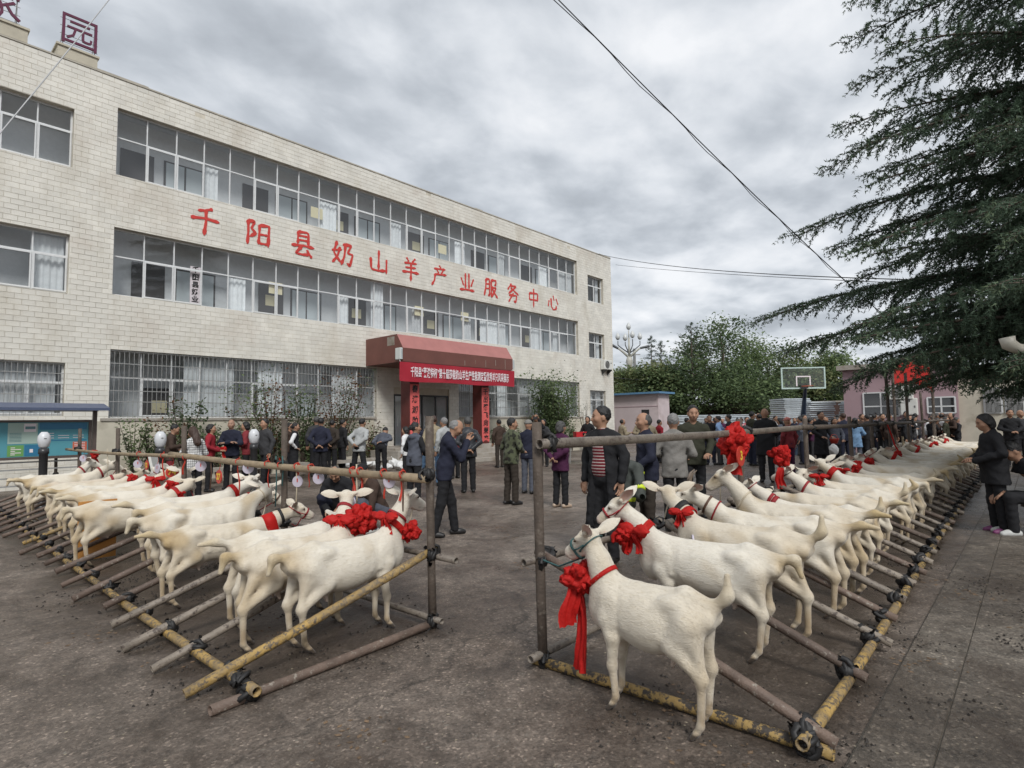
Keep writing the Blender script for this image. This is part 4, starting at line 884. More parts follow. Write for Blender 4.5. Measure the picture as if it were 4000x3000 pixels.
            q = np.stack([cell(-1, -1), cell(0, -1), cell(0, 0), cell(-1, 0)], 1); q[~fl] = q[~fl][:, ::-1]; F.append(q)
        return V, np.concatenate(F)
def rotm(az, el, roll=0.0):
    """columns: forward, left, up for a heading az and elevation el"""
    f = np.array([math.cos(az) * math.cos(el), math.sin(az) * math.cos(el), math.sin(el)]); l = np.array([-math.sin(az), math.cos(az), 0.0]); u = np.cross(f, l)
    if roll: l, u = l * math.cos(roll) + u * math.sin(roll), u * math.cos(roll) - l * math.sin(roll)
    return np.stack([f, l, u], 1)
def vnoise(p, f, seed=0.0):
    x, y, z = p[:, 0] * f + seed, p[:, 1] * f + seed * 1.7, p[:, 2] * f - seed
    return (np.sin(x + 1.9 * np.sin(y * .8 + 1)) * np.sin(y * 1.1 + 1.6 * np.sin(z * .9)) + np.sin(z * 1.3 + 1.2 * np.sin(x * 1.2)) * .7 + .5 * np.sin(x * 2.3 + y * 1.9 - z * 2.1)) / 2.2
# ================================================================== GOATS
def goat_material():
    m = bpy.data.materials.new('goat_hair'); m.use_nodes = True; t = m.node_tree; b = t.nodes['Principled BSDF']; L = t.links.new
    a = N(t, 'ShaderNodeVertexColor', layer_name='Col'); tcn = N(t, 'ShaderNodeTexCoord')
    mp_ = N(t, 'ShaderNodeMapping'); L(tcn.outputs['Object'], mp_.inputs[0]); mp_.inputs['Scale'].default_value = (0.55, 2.4, 2.0); mp_.inputs['Rotation'].default_value = (0, .45, 0)
    n_ = N(t, 'ShaderNodeTexNoise', i_Scale=34.0, i_Detail=7.0, i_Roughness=.70, i_Distortion=.9); L(mp_.outputs[0], n_.inputs['Vector'])
    rp = ramp(t, [(.28, (.84, .80, .72)), (.42, (.96, .95, .925)), (.6, (1, 1, 1)), (.72, (1.03, 1.03, 1.02))], n_.outputs['Fac'])
    mm = N(t, 'ShaderNodeMix', data_type='RGBA', blend_type='MULTIPLY'); mm.inputs[0].default_value = 1; L(a.outputs[0], mm.inputs[6]); L(rp.outputs[0], mm.inputs[7])
    oi = N(t, 'ShaderNodeObjectInfo'); L(mm.outputs[2], b.inputs['Base Color'])
    b.inputs['Roughness'].default_value = .78; b.inputs['Specular IOR Level'].default_value = .18; b.inputs['Sheen Weight'].default_value = .25; b.inputs['Sheen Roughness'].default_value = .5
    b.inputs['Subsurface Weight'].default_value = 0.0
    bp = N(t, 'ShaderNodeBump'); bp.inputs['Strength'].default_value = .85; bp.inputs['Distance'].default_value = .008; L(n_.outputs['Fac'], bp.inputs['Height']); L(bp.outputs[0], b.inputs['Normal'])
    return m
M_GOAT = goat_material()
M_EYE = mat('goat_eye', (0.05, 0.028, 0.012), 0.15); M_HOOF = mat('hoof', (0.10, 0.075, 0.05), .6, noise=.3, nscale=20)
M_HORN = mat('horn', (0.16, 0.12, 0.09), .5, noise=.2, nscale=30)
M_SATIN = mat('red_satin', (0.52, 0.018, 0.015), 0.58, noise=.12, nscale=9, spec=.25, trans=.22, bump=.25, bscale=45)
M_REDW = mat('red_webbing', (0.26, 0.014, 0.018), .7, noise=.15, nscale=30); M_BLKW = mat('black_webbing', (0.015, 0.014, 0.014), .7); M_BRNW = mat('brown_strap', (0.10, 0.05, 0.03), .6); M_ROPEW = mat('pale_rope', (0.50, 0.43, 0.32), .8); M_ROPEG = mat('teal_rope', (0.035, 0.10, 0.10), .7)
STR = {'red': M_REDW, 'black': M_BLKW, 'brown': M_BRNW, 'pale': M_ROPEW, 'teal': M_ROPEG}
def goat_build(P):
    """standing dairy goat facing +x, feet at z = 0; returns mesh data and frames for the tack"""
    rr = random.Random(P.get('seed', 1)); h = P.get('vox', .012); lx = P.get('len', 1.0)
    naz, nel = R(P.get('naz', 0)), R(P.get('nel', 52)); haz, hel = R(P.get('haz', 0)), R(P.get('hel', -18)); ud = P.get('udder', 1.0); fat = P.get('fat', 1.10)
    F = Field((-.80, -.55, -.02), (1.02, .55, 1.30), h)
    def X(x): return x * lx
    # trunk: narrow chest, deeper belly, straight bony topline
    F.ell((X(.20), 0, .575), (.20 * lx, .100, .158), .02); F.ell((X(-.02), 0, .550), (.30 * lx, .128 * fat, .150 * fat), .06); F.ell((X(-.06), 0, .520), (.22 * lx, .120 * fat, .135 * fat), .06); F.ell((X(-.30), 0, .610), (.165 * lx, .098, .112), .05)
    F.cone((X(.25), 0, .712), (X(.05), 0, .700), .034, .024, .04); F.cone((X(.05), 0, .700), (X(-.28), 0, .722), .024, .026, .04); F.cone((X(-.28), 0, .722), (X(-.455), 0, .672), .036, .030, .05)
    for k_ in range(5): F.cone((X(.17 - .075 * k_), .095, .64), (X(.15 - .075 * k_), .118, .50), .010, .012, .03); F.cone((X(.17 - .075 * k_), -.095, .64), (X(.15 - .075 * k_), -.118, .50), .010, .012, .03)
    for sy in (1, -1):
        F.ell((X(-.225), sy * .084, .676), (.055, .030, .028), .07)                      # hip bone
        F.ell((X(-.43), sy * .058, .612), (.040, .030, .036), .045)                       # pin bone
        F.ell((X(.215), sy * .078, .555), (.070, .045, .125), .05)                        # shoulder blade
        dxh = rr.uniform(-.09, .11); dxf = rr.uniform(-.07, .07); hw = .092 + rr.uniform(-.012, .015)
        # hind leg: flat thigh, stifle high against the belly, hock pointing back, upright shank
        F.ell((X(-.315), sy * .078, .54), (.085, .044, .12), .05)
        F.chain([(X(-.325), sy * .075, .58), (X(-.235) + dxh * .3, sy * (hw + .004), .455), (X(-.395) + dxh * .8, sy * hw, .315), (X(-.378) + dxh, sy * hw, .09)], [.075, .052, .0255, .0195], .035)
        F.cone((X(-.36) + dxh * .4, sy * (hw - .01), .50), (X(-.412) + dxh * .8, sy * hw, .325), .040, .014, .04)
        F.ell((X(-.408) + dxh * .8, sy * hw, .325), (.017, .019, .032), .018)
        F.ell((X(-.394) + dxh * .85, sy * hw, .295), (.022, .021, .024), .018)
        F.ell((X(-.376) + dxh, sy * hw, .088), (.022, .022, .024), .012); F.cone((X(-.37) + dxh, sy * hw, .075), (X(-.348) + dxh, sy * hw, .04), .018, .021, .012)
        for sq in (-.013, .013): F.cone((X(-.352) + dxh, sy * hw + sq, .045), (X(-.322) + dxh, sy * hw + sq * 1.25, .012), .0175, .0125, .004)
        # front leg
        fw = .078 + rr.uniform(-.01, .012)
        F.chain([(X(.225), sy * .078, .51), (X(.192) + dxf * .2, sy * (fw + .008), .425), (X(.222) + dxf * .6, sy * fw, .258), (X(.218) + dxf, sy * fw, .09)], [.066, .042, .0255, .0195], .03)
        F.ell((X(.228) + dxf * .6, sy * fw, .252), (.0255, .0245, .034), .014)
        F.ell((X(.218) + dxf, sy * fw, .088), (.021, .021, .023), .012); F.cone((X(.222) + dxf, sy * fw, .075), (X(.242) + dxf, sy * fw, .04), .018, .021, .012)
        for sq in (-.013, .013): F.cone((X(.238) + dxf, sy * fw + sq, .045), (X(.268) + dxf, sy * fw + sq * 1.25, .012), .0175, .0125, .004)
    F.ell((X(.32), 0, .53), (.075, .070, .12), .06)                                       # brisket
    if ud: F.ell((X(-.225), 0, .435), (.080 * ud, .070 * ud, .080 * ud), .05); F.cone((X(-.22), .04, .385), (X(-.205), .05, .345 - .02 * ud), .02, .011, .02); F.cone((X(-.22), -.04, .385), (X(-.205), -.05, .345 - .02 * ud), .02, .011, .02)
    # tail
    tb = np.array([X(-.485), 0, .685]); tm_ = P.get('tail', 'up')
    tp = {'up': [(-.05, 0, .07), (-.05, 0, .17)], 'out': [(-.08, .0, .03), (-.19, .02, .02)], 'down': [(-.06, 0, .0), (-.09, 0, -.10)], 'curl': [(-.06, 0, .07), (.0, .01, .15)]}[tm_]
    tpts = [np.array([X(-.43), 0, .672]), tb + np.array(tp[0]) * .6, tb + np.array(tp[0]), tb + np.array(tp[1])]
    F.chain(tpts, [.032, .026, .029, .016], .03)
    # neck and head
    base = np.array([X(.255), 0, .645]); nd = rotm(naz, nel)[:, 0]; nl = P.get('nlen', .44)
    poll = base + nd * nl; HR = rotm(naz + haz, hel, R(P.get('hroll', 0))); hp = lambda x, y, z: poll + HR @ np.array([x, y, z]) * 1.12
    F.cone(base, base + nd * nl * .5, .086, .058, .06); F.cone(base + nd * nl * .45, hp(.0, 0, -.03), .060, .047, .05)
    thr = np.array([X(.31), 0, .56]); F.cone(thr, base + nd * nl * .62 + np.array([.015, 0, -.02]), .074, .046, .05); F.cone(base + nd * nl * .62, hp(.02, 0, -.06), .048, .042, .04)
    F.ell(hp(.022, 0, -.005), (.070, .058, .060), .03, HR)
    F.cone(hp(.04, 0, -.005), hp(.175, 0, -.045), .052, .034, .02); F.cone(hp(.035, 0, -.055), hp(.165, 0, -.078), .036, .023, .025)
    F.ell(hp(.186, 0, -.055), (.024, .029, .026), .015, HR)
    for sy in (1, -1):
        F.ell(hp(.066, sy * .044, .008), (.026, .016, .018), .015, HR); F.ell(hp(.082, sy * .058, .000), (.012, .010, .010), .008, HR, sub=True); F.ell(hp(.205, sy * .016, -.046), (.008, .008, .006), .004, HR, sub=True)
        F.cone(hp(-.005, sy * .045, .015), hp(-.02, sy * .075, .022), .022, .016, .02)
        if P.get('horn'): F.cone(hp(.0, sy * .022, .045), hp(-.012, sy * .025, .062), .020, .014, .012)
    if P.get('beard'): F.chain([hp(.13, 0, -.09), hp(.125, 0, -.13), hp(.12, 0, -.18)], [.022, .018, .006], .02)
    V, Q = F.mesh()
    # colours that belong to the animal
    nrm = vnoise(V, 9.0, P.get('seed', 1)); nr2 = vnoise(V, 23.0, P.get('seed', 1) + 4)
    col = np.tile(np.array(P.get('coat', (.68, .625, .53)), np.float32), (len(V), 1))
    def blend(c, w): 
        nonlocal col
        w = np.clip(w, 0, 1)[:, None]; col = col * (1 - w) + np.array(c, np.float32) * w
    dirt = P.get('dirt', 1.0); nr3 = vnoise(V, 48.0, 2.0); col = col * (1 - .04 * np.clip(nr3, 0, 1) - .06 * np.clip(nr2, 0, 1))[:, None]
    blend((.42, .295, .14), dirt * .95 * np.clip((-.30 * lx - V[:, 0]) / .18, 0, 1) * np.clip(.45 + nrm * .7, 0, 1))       # stained rump
    blend((.29, .20, .11), np.clip(dirt * 1.15, .85, 1.4) * np.clip((.36 - V[:, 2]) / .24, 0, 1) * np.clip(.80 + nr2 * .8 + nrm * .3, 0, 1)); blend((.20, .14, .085), dirt * .7 * np.clip((.13 - V[:, 2]) / .08, 0, 1) * np.clip(.5 + nr2, 0, 1))   # muddy legs
    blend((.43, .33, .20), dirt * .70 * np.clip(nrm * 1.6 - .35, 0, 1)); blend((.55, .46, .33), dirt * .35 * np.clip((.52 - V[:, 2]) / .15, 0, 1))
    blend((.50, .37, .33), .55 * np.clip((.43 - np.abs(V[:, 2] - .33) * 4) * 3, 0, 1) * (np.abs(V[:, 0] - X(-.235)) < .10) * (np.abs(V[:, 1]) < .085) * (V[:, 2] < .42))
    dt = np.linalg.norm(V - (tb + np.array(tp[1]) * .6), axis=1); blend((.50, .40, .22), dirt * .6 * np.clip(1 - dt / .13, 0, 1))
    lp = (V - poll) @ HR / 1.12
    hd = (lp[:, 0] > .0) & (np.abs(lp[:, 1]) < .1) & (lp[:, 2] > -.12) & (lp[:, 0] < .24)
    blend((.52, .40, .35), .75 * np.clip((lp[:, 0] - .165) / .03, 0, 1) * hd)                                             # nose
    blend((.22, .15, .12), .8 * hd * np.clip(1 - np.linalg.norm((lp[:, None, :] - np.array([[.205, .016, -.046], [.205, -.016, -.046]])[None]), axis=2).min(1) / .012, 0, 1))
    blend((.25, .17, .13), .7 * hd * np.clip(1 - np.abs(lp[:, 2] + .066 + .10 * np.clip(.185 - lp[:, 0], 0, 1) * .5) / .006, 0, 1) * (lp[:, 0] > .12))   # mouth line
    blend((.30, .22, .17), .55 * hd * np.clip(1 - np.linalg.norm(np.abs(lp) * [1, 1, 1] - np.array([.080, .054, .002]), axis=1) / .026, 0, 1))
    blend((.07, .05, .035), np.clip((.052 - V[:, 2]) / .012, 0, 1))                                                      # hooves
    return dict(V=V, Q=Q, col=np.clip(col, 0, 1), F=F, poll=poll, HR=HR, hp=hp, base=base, nd=nd, nl=nl, tb=tb, tp=tp, X=X, P=P)
def ear_geo(G, sy):
    P = G['P']; out = np.array(P.get('ear', (-.35, 1.0, .18)), float).copy()
    if P.get('ear_r') is not None and sy < 0: out = np.array(P['ear_r'], float).copy()
    out[1] = abs(out[1]) * sy; out /= np.linalg.norm(out); d = G['HR'] @ out; root = G['hp'](-.012, sy * .055, .018)
    fw = G['HR'] @ np.array([.80, 0, -.45]); w = np.cross(d, fw); w /= np.linalg.norm(w); nz = np.cross(w, d)
    vs = []; fs = []; cs = []; prof = [(0, .016), (.12, .027), (.32, .039), (.55, .041), (.78, .030), (.93, .014), (1.0, .004)]; L_ = P.get('earlen', .165)
    for side in (0, 1):
        for t, wd in prof:
            c = root + d * L_ * t - nz * .012 * math.sin(t * 2.6)
            for j in range(5):
                s_ = (j - 2) / 2; vs.append(c + w * wd * s_ + nz * (.016 * (abs(s_) ** 1.5) * (1 - t * .5)) - nz * (.005 if side else 0) * (1 - abs(s_)))
                cs.append((.60, .40, .33) if side == 0 and abs(s_) < .9 else P.get('coat', (.68, .625, .53)))
    n = len(prof)
    for side in (0, 1):
        for i in range(n - 1):
            for j in range(4):
                a = side * n * 5 + i * 5 + j; q = (a, a + 1, a + 6, a + 5); fs.append(q if side == (0 if sy > 0 else 1) else q[::-1])
    return np.array(vs), np.array(fs), np.array(cs)
def strand_geo(V, Q, col, n, ln, rs, G, tuft=None):
    """short hairs lying back along the coat; shaded with the normal of the skin they grow from"""
    A, B, C = V[Q[:, 0]], V[Q[:, 1]], V[Q[:, 2]]; Dq = V[Q[:, 3]]; nr = np.cross(C - A, Dq - B); ar = np.linalg.norm(nr, axis=1); nr = nr / (ar[:, None] + 1e-9); cen = (A + B + C + Dq) / 4
    ok = (cen[:, 2] > .28); lp = (cen - G['poll']) @ G['HR']; ok &= ~((lp[:, 0] > .02) & (np.abs(lp[:, 1]) < .1) & (np.abs(lp[:, 2]) < .14)); idx = np.where(ok)[0]
    pk = rs.choice(idx, n, p=ar[idx] / ar[idx].sum()); c = cen[pk] + rs.normal(0, .004, (n, 3)); nn = nr[pk]
    dr = np.tile(np.array([-.8, 0, -.55]), (n, 1)) + rs.normal(0, .18, (n, 3)) + .45 * np.stack([vnoise(c, 14, 1), vnoise(c, 15, 5), vnoise(c, 13, 9)], 1)
    dr -= nn * (dr * nn).sum(1)[:, None]; dr /= np.linalg.norm(dr, axis=1)[:, None] + 1e-9; l = ln * rs.uniform(.5, 1.2, n)[:, None]
    sd = np.cross(nn, dr); tip = c + dr * l + nn * l * rs.uniform(.02, .12, (n, 1)); w = .0011
    v = np.stack([c + sd * w - nn * .002, c - sd * w - nn * .002, tip], 1).reshape(-1, 3); f = np.arange(n * 3).reshape(-1, 3); cc = np.repeat(col[Q[pk, 0]] * rs.uniform(.96, 1.07, (n, 1)), 3, 0); nv = np.repeat(nn, 3, 0)
    return v, f, cc, nv
def ribbon(mb, path, width, nrm_hint, ruff=0.0, rs=None):
    """flat strip along a path (list of Vector); width may be a list"""
    n = len(path); vs = []
    for i, p in enumerate(path):
        t = (path[min(i + 1, n - 1)] - path[max(i - 1, 0)]).normalized(); w_ = t.cross(nrm_hint if not callable(nrm_hint) else nrm_hint(p))
        if w_.length < 1e-4: w_ = t.orthogonal()
        w_.normalize(); wd = width[i] if hasattr(width, '__len__') else width; up = w_.cross(t)
        for k_ in range(9):
            s_ = k_ / 4 - 1; q = p + w_ * wd * .5 * s_ + up * (ruff * 1.3 * math.sin(k_ * 1.9 + i * .35) + ruff * .5 * math.sin(i * 1.3 + k_)); vs.append(q)
    mb.add(vs, [(i * 9 + j, i * 9 + j + 1, i * 9 + j + 10, i * 9 + j + 9) for i in range(n - 1) for j in range(8)])
def crumple(mb, c, rad, axis, seed, nu=30, nv=18, amp=.34, knot=None):
    """crumpled satin lump: folds run out from the axis like gathered cloth"""
    rs = random.Random(seed); axis = Vector(axis).normalized(); u = axis.orthogonal().normalized(); w = axis.cross(u); ph = [rs.uniform(0, 6.28) for _ in range(8)]; k1, k2, k3 = rs.choice((4, 5)), rs.choice((7, 8, 9)), rs.choice((12, 14)); vs = []
    for i in range(nv + 1):
        th = math.pi * i / nv
        for j in range(nu):
            a = 2 * math.pi * j / nu; tw = a + .5 * math.sin(th * 2 + ph[0])
            f = abs(math.sin(k1 * .5 * tw + ph[1] + 1.1 * math.sin(th * 3 + ph[2]))) * .5 + abs(math.sin(k2 * .5 * tw + ph[3] + 1.5 * math.sin(th * 4 + ph[4]))) * .32 + abs(math.sin(k3 * .5 * tw + 2 * math.sin(th * 5 + ph[5]))) * .18
            r = 1 - amp * (1 - f) * (math.sin(th) ** .5 if th not in (0, math.pi) else 0) + .10 * math.sin(3 * th + 2 * a + ph[6])
            d_ = axis * math.cos(th) + (u * math.cos(a) + w * math.sin(a)) * math.sin(th)
            vs.append(Vector(c) + Vector((d_.x * rad[0], d_.y * rad[1], d_.z * rad[2])) * r)
    fs = [(i * nu + j, i * nu + (j + 1) % nu, (i + 1) * nu + (j + 1) % nu, (i + 1) * nu + j) for i in range(nv) for j in range(nu)]
    mb.add(vs, fs)
def rosette_mb(r=.12, seed=1, n=20):
    """satin flower: gathered petals bunched round a crumpled heart"""
    rs = random.Random(seed); mb = MB(); crumple(mb, (0, 0, 0), (r * .78,) * 3, (rs.uniform(-1, 1), rs.uniform(-1, 1), 1), seed, 40, 24, .55)
    for k_ in range(n):
        ph = k_ * 2.39996; ct = 1 - 2 * (k_ + .5) / n; st = math.sqrt(1 - ct * ct); d_ = Vector((st * math.cos(ph), st * math.sin(ph), ct)); d_ = (d_ + Vector((rs.uniform(-.3, .3), rs.uniform(-.3, .3), rs.uniform(-.3, .3)))).normalized(); s_ = r * rs.uniform(.26, .42)
        crumple(mb, d_ * r * rs.uniform(.5, .72), (s_, s_ * rs.uniform(.75, 1.2), s_ * rs.uniform(.75, 1.2)), d_, seed * 50 + k_, 20, 12, .6)
    return mb
def bow_mb(p, side, u2, d_, s_, seed):
    """tied bow: two gathered loops, a knot and two short flared tails"""
    mb = MB()
    for sg in (1, -1):
        c = p + side * sg * s_ * .52 + d_ * s_ * .12 + u2 * s_ * .08
        rot = Matrix((side, u2, d_)).transposed(); sub = MB(); crumple(sub, (0, 0, 0), (s_ * .52, s_ * .36, s_ * .24), (1, 0, 0), seed + sg, 26, 14, .42)
        sub.v = [tuple(c + rot @ Vector(q)) for q in sub.v]; mb.add(sub.v, sub.f)
        path = [p + side * sg * s_ * (.10 + .30 * i / 7) + Vector((0, 0, -1)) * s_ * 1.05 * i / 7 + d_ * s_ * (.10 + .10 * math.sin(i)) for i in range(8)]; ribbon(mb, path, [s_ * (.22 + .38 * i / 7) for i in range(8)], d_, s_ * .05, None)
    crumple(mb, p + d_ * .01, (s_ * .17,) * 3, u2, seed + 7, 14, 10, .4); return mb
def hang_ribbon(mb, p0, length, w0, w1, seed=0, lean=(0, 0)):
    rs = random.Random(seed); path = []; wd = []
    for i in range(10):
        t = i / 9; path.append(Vector((p0[0] + lean[0] * t + .012 * math.sin(t * 7 + seed), p0[1] + lean[1] * t + .012 * math.cos(t * 6 + seed), p0[2] - length * t))); wd.append(w0 + (w1 - w0) * t)
    ribbon(mb, path, wd, Vector((math.cos(seed * 1.3), math.sin(seed * 1.3), .15)), min(.012, w0 * .2), rs)
ROS = [rosette_mb(1.0, 3 + i).mesh('rosette', M_SATIN, True) for i in range(4)]
def ring_strap(pts, w, m, ax, name):
    mb = MB(); P_ = pts + [pts[0]]; vs = []; ax = Vector(ax).normalized(); c = sum(pts, Vector()) / len(pts); n = len(pts)
    for p in pts:
        o_ = (p - c).normalized() * .005
        for s_, q in ((-1, 0), (-1, 1), (1, 1), (1, 0)): vs.append(p + ax * s_ * w * .5 + o_ * q)
    fs = [(i * 4 + j, ((i + 1) % n) * 4 + j, ((i + 1) % n) * 4 + (j + 1) % 4, i * 4 + (j + 1) % 4) for i in range(n) for j in range(4)]
    return mb.add(vs, fs).mesh(name, m, True)
GOAT_CACHE = {}
def make_goat(P, loc, rz, label, group):
    key = P.get('key'); root = empty('goat', loc, rz, label, 'goat', group); sc_ = P.get('size', 1.0); root.scale = (sc_, sc_, sc_)
    if key in GOAT_CACHE:
        for ch in GOAT_CACHE[key].children: 
            if not ch.get('solo'): copy_tree(ch, root)
        return root, None
    G = goat_build(P); V, Q, col = G['V'], G['Q'], G['col']; F = G['F']; rs = np.random.default_rng(P.get('seed', 1))
    T = np.concatenate([Q[:, [0, 1, 2]], Q[:, [0, 2, 3]]]); vv = [V]; ff = [Q]; cc = [col]; off = len(V)
    for sy in (1, -1):
        a, b_, c_ = ear_geo(G, sy); vv.append(a); ff.append(b_ + off); cc.append(c_); off += len(a)
    me = np_mesh('body', np.concatenate(vv), np.concatenate(ff), M_GOAT, True, np.concatenate(cc)); link('body', me, root)
    ns = P.get('hair', 0)
    if ns:
        sv, sf, sc2, sn = strand_geo(V, Q, col, ns, P.get('hairlen', .017), rs, G)
        hm = np_mesh('hair', sv, sf, M_GOAT, True, np.clip(sc2, 0, 1)); hm.normals_split_custom_set_from_vertices([tuple(x) for x in sn]); link('hair', hm, root)
    for sy in (1, -1):
        e = MB().lathe([(.001, -.0095), (.006, -.0075), (.0095, 0), (.006, .0075), (.001, .0095)], 8); o = link('eye', e.mesh('eye', M_EYE, True), root, Vector(G['hp'](.081, sy * .052, .001)))
        if P.get('horn'):
            b_ = G['hp'](-.005, sy * .024, .055); d2 = G['HR']; pts = [Vector(b_ + d2 @ np.array(q)) for q in ((0, 0, 0), (-.015, sy * .004, .04), (-.045, sy * .012, .08), (-.09, sy * .02, .10))]
            link('horn', MB().tube(pts, [.017, .015, .010, .003], 7).mesh('horn', M_HORN, True), root)
    def neck_c(t): return G['base'] + (G['poll'] + G['HR'] @ np.array([0, 0, -.035]) - G['base']) * t + np.array([.02, 0, -.02]) * (1 - t)
    if P.get('collar'):
        for j, (t, cn, w) in enumerate(P['collar']):
            axn = G['nd'] * .85 + np.array([.45, 0, -.1]) * (1 - t); link('collar', ring_strap(F.ring(neck_c(t), axn, 28, .22, .003), w, STR[cn], axn, 'collar'), root)
    if P.get('halter'):
        cn = P['halter']; hr = G['HR']; mS = STR[cn]; c1 = G['hp'](.115, 0, -.045); pts = F.ring(c1, hr @ np.array([.97, 0, -.25]), 22, .12, .003)
        hb = link('halter', ring_strap(pts, .016, mS, hr @ np.array([.97, 0, -.25]), 'noseband'), root)
        c2 = G['hp'](.0, 0, -.03); link('headband', ring_strap(F.ring(c2, hr @ np.array([.55, 0, -.83]) * -1 + hr @ np.array([.9, 0, .0]), 24, .14, .003), .014, mS, hr @ np.array([1, 0, .3]), 'headband'), hb)
        for sy in (1, -1):
            cp_ = [Vector(G['hp'](.115, sy * .046, -.045)), Vector(G['hp'](.07, sy * .059, -.045)), Vector(G['hp'](.02, sy * .066, -.035))]; link('cheek_strap', MB().tube(cp_, .0055, 5).mesh('cheek_strap', mS, True), hb)
    for bi, B in enumerate(P.get('bows', ())):
        kind = B[0]
        if kind == 'rosette':            # ('rosette', place vector from neck t, radius, ribbon length)
            _, t, dirv, r, rl = B; c0 = Vector(neck_c(t)); d_ = Vector(dirv).normalized(); ss = np.linspace(.01, .25, 80); sd = F.sample(np.array(c0)[None] + ss[:, None] * np.array(d_)[None]); k_ = int(np.argmax(sd > 0)); p = c0 + d_ * (ss[k_] + r * .55)
            ro = link('rosette', ROS[(bi + P.get('seed', 0)) % 4], root, p, (rs.uniform(0, 6), rs.uniform(0, 6), rs.uniform(0, 6)), (r, r, r))
            axn = G['nd'] * .9 + np.array([.4, 0, -.1]) * (1 - t); link('neck_ribbon', ring_strap(F.ring(neck_c(t), axn, 28, .24, .003), .026, M_SATIN, axn, 'neck_ribbon'), root)
            mb = MB()
            if rl: hang_ribbon(mb, p, rl, .07, .13, 1 + bi); hang_ribbon(mb, p + Vector((.02, .03, .02)), rl * .55, .07, .12, 2 + bi, (.03, .02)); link('ribbon_tail', mb.mesh('ribbon_tail', M_SATIN, True), root)
        elif kind == 'bow':              # tied bow on the neck: two loops, knot, two tails
            _, t, dirv, s_ = B; c0 = Vector(neck_c(t)); d_ = Vector(dirv).normalized(); ss = np.linspace(.01, .25, 80); sd = F.sample(np.array(c0)[None] + ss[:, None] * np.array(d_)[None]); k_ = int(np.argmax(sd > 0)); p = c0 + d_ * (ss[k_] + .02)
            side = d_.cross(Vector((0, 0, 1))); side = side.normalized() if side.length > .1 else Vector((1, 0, 0)); u2 = side.cross(d_)
            link('bow', bow_mb(p, side, u2, d_, s_, bi * 10 + P.get('seed', 1)).mesh('bow', M_SATIN, True), root)
            axn = G['nd'] * .9 + np.array([.4, 0, -.1]) * (1 - t); link('neck_ribbon', ring_strap(F.ring(neck_c(t), axn, 28, .24, .004), .05, M_SATIN, axn, 'neck_ribbon'), root)
        elif kind == 'scarf':            # broad red cloth round the neck
            _, t, w = B; axn = G['nd'] * .9 + np.array([.4, 0, -.1]) * (1 - t); link('neck_cloth', ring_strap(F.ring(neck_c(t), axn, 28, .26, .007), w, M_SATIN, axn, 'neck_cloth'), root)
        elif kind == 'head':             # rosette worn on the brow
            _, r = B; ro = link('rosette', ROS[1], root, Vector(G['hp'](.02, 0, .06 + r * .75)), (1, 2, 3), (r, r, r)); mb = MB(); hang_ribbon(mb, Vector(G['hp'](.06, .10, .06)), r * 1.7, .08, .12, 4); link('ribbon_tail', mb.mesh('ribbon_tail', M_SATIN, True), root)
    if key: GOAT_CACHE[key] = root
    G['F'] = None
    return root, G
# ================================================================== PEOPLE
M_SKIN = mat('skin', None, .55, attr=True, spec=.3)
M_SHOE = {}
def cloth(name, col, rough=.85, sheen=.0, pat=None, noise=.12):
    if name in MATS: return MATS[name]
    m = mat(name, col, rough, noise=noise, nscale=7, bump=.35, bscale=30, sheen=sheen, spec=.22)
    if pat:
        t = m.node_tree; b = t.nodes['Principled BSDF']; L = t.links.new; src = b.inputs['Base Color'].links[0].from_socket; tcn = N(t, 'ShaderNodeTexCoord'); sp = N(t, 'ShaderNodeSeparateXYZ'); L(tcn.outputs['Object'], sp.inputs[0])
        def lines(sock, period, duty):
            ml = N(t, 'ShaderNodeMath', operation='MULTIPLY'); L(sock, ml.inputs[0]); ml.inputs[1].default_value = 1 / period; fr_ = N(t, 'ShaderNodeMath', operation='FRACT'); L(ml.outputs[0], fr_.inputs[0]); lt = N(t, 'ShaderNodeMath', operation='LESS_THAN'); L(fr_.outputs[0], lt.inputs[0]); lt.inputs[1].default_value = duty; return lt.outputs[0]
        kind, c2, period, duty = pat
        if kind == 'stripe': f = lines(sp.outputs['Z'], period, duty)
        elif kind == 'check':
            mxx = N(t, 'ShaderNodeMath', operation='MAXIMUM'); L(lines(sp.outputs['Z'], period, duty), mxx.inputs[0]); sm = N(t, 'ShaderNodeMath', operation='ADD'); L(sp.outputs['X'], sm.inputs[0]); L(sp.outputs['Y'], sm.inputs[1]); L(lines(sm.outputs[0], period, duty), mxx.inputs[1]); f = mxx.outputs[0]
        else:
            n_ = N(t, 'ShaderNodeTexNoise', i_Scale=period, i_Detail=3.0); L(tcn.outputs['Object'], n_.inputs['Vector']); f = ramp(t, [(duty, 0.0), (duty + .03, 1.0)], n_.outputs['Fac']).outputs[0]
        mm = N(t, 'ShaderNodeMix', data_type='RGBA'); L(f, mm.inputs[0]); L(src, mm.inputs[6]); mm.inputs[7].default_value = (*c2, 1); L(mm.outputs[2], b.inputs['Base Color'])
    return m
CL = lambda n: MATS[n]
for n_, c_ in dict(cl_black=(.018, .018, .020), cl_navy=(.020, .022, .038), cl_char=(.045, .045, .048), cl_grey=(.20, .19, .175), cl_lgrey=(.36, .37, .37), cl_brown=(.055, .036, .028), cl_purple=(.065, .018, .05), cl_red=(.26, .02, .03), cl_maroon=(.19, .03, .035), cl_green=(.035, .036, .024), cl_denim=(.16, .27, .42), cl_lblue=(.28, .42, .66), cl_pink=(.55, .20, .17), cl_white=(.66, .66, .66), cl_slate=(.085, .092, .115), cl_dkbrn=(.04, .032, .026), cl_beige=(.30, .25, .17), cl_orange=(.6, .12, .05)).items(): cloth(n_, c_)
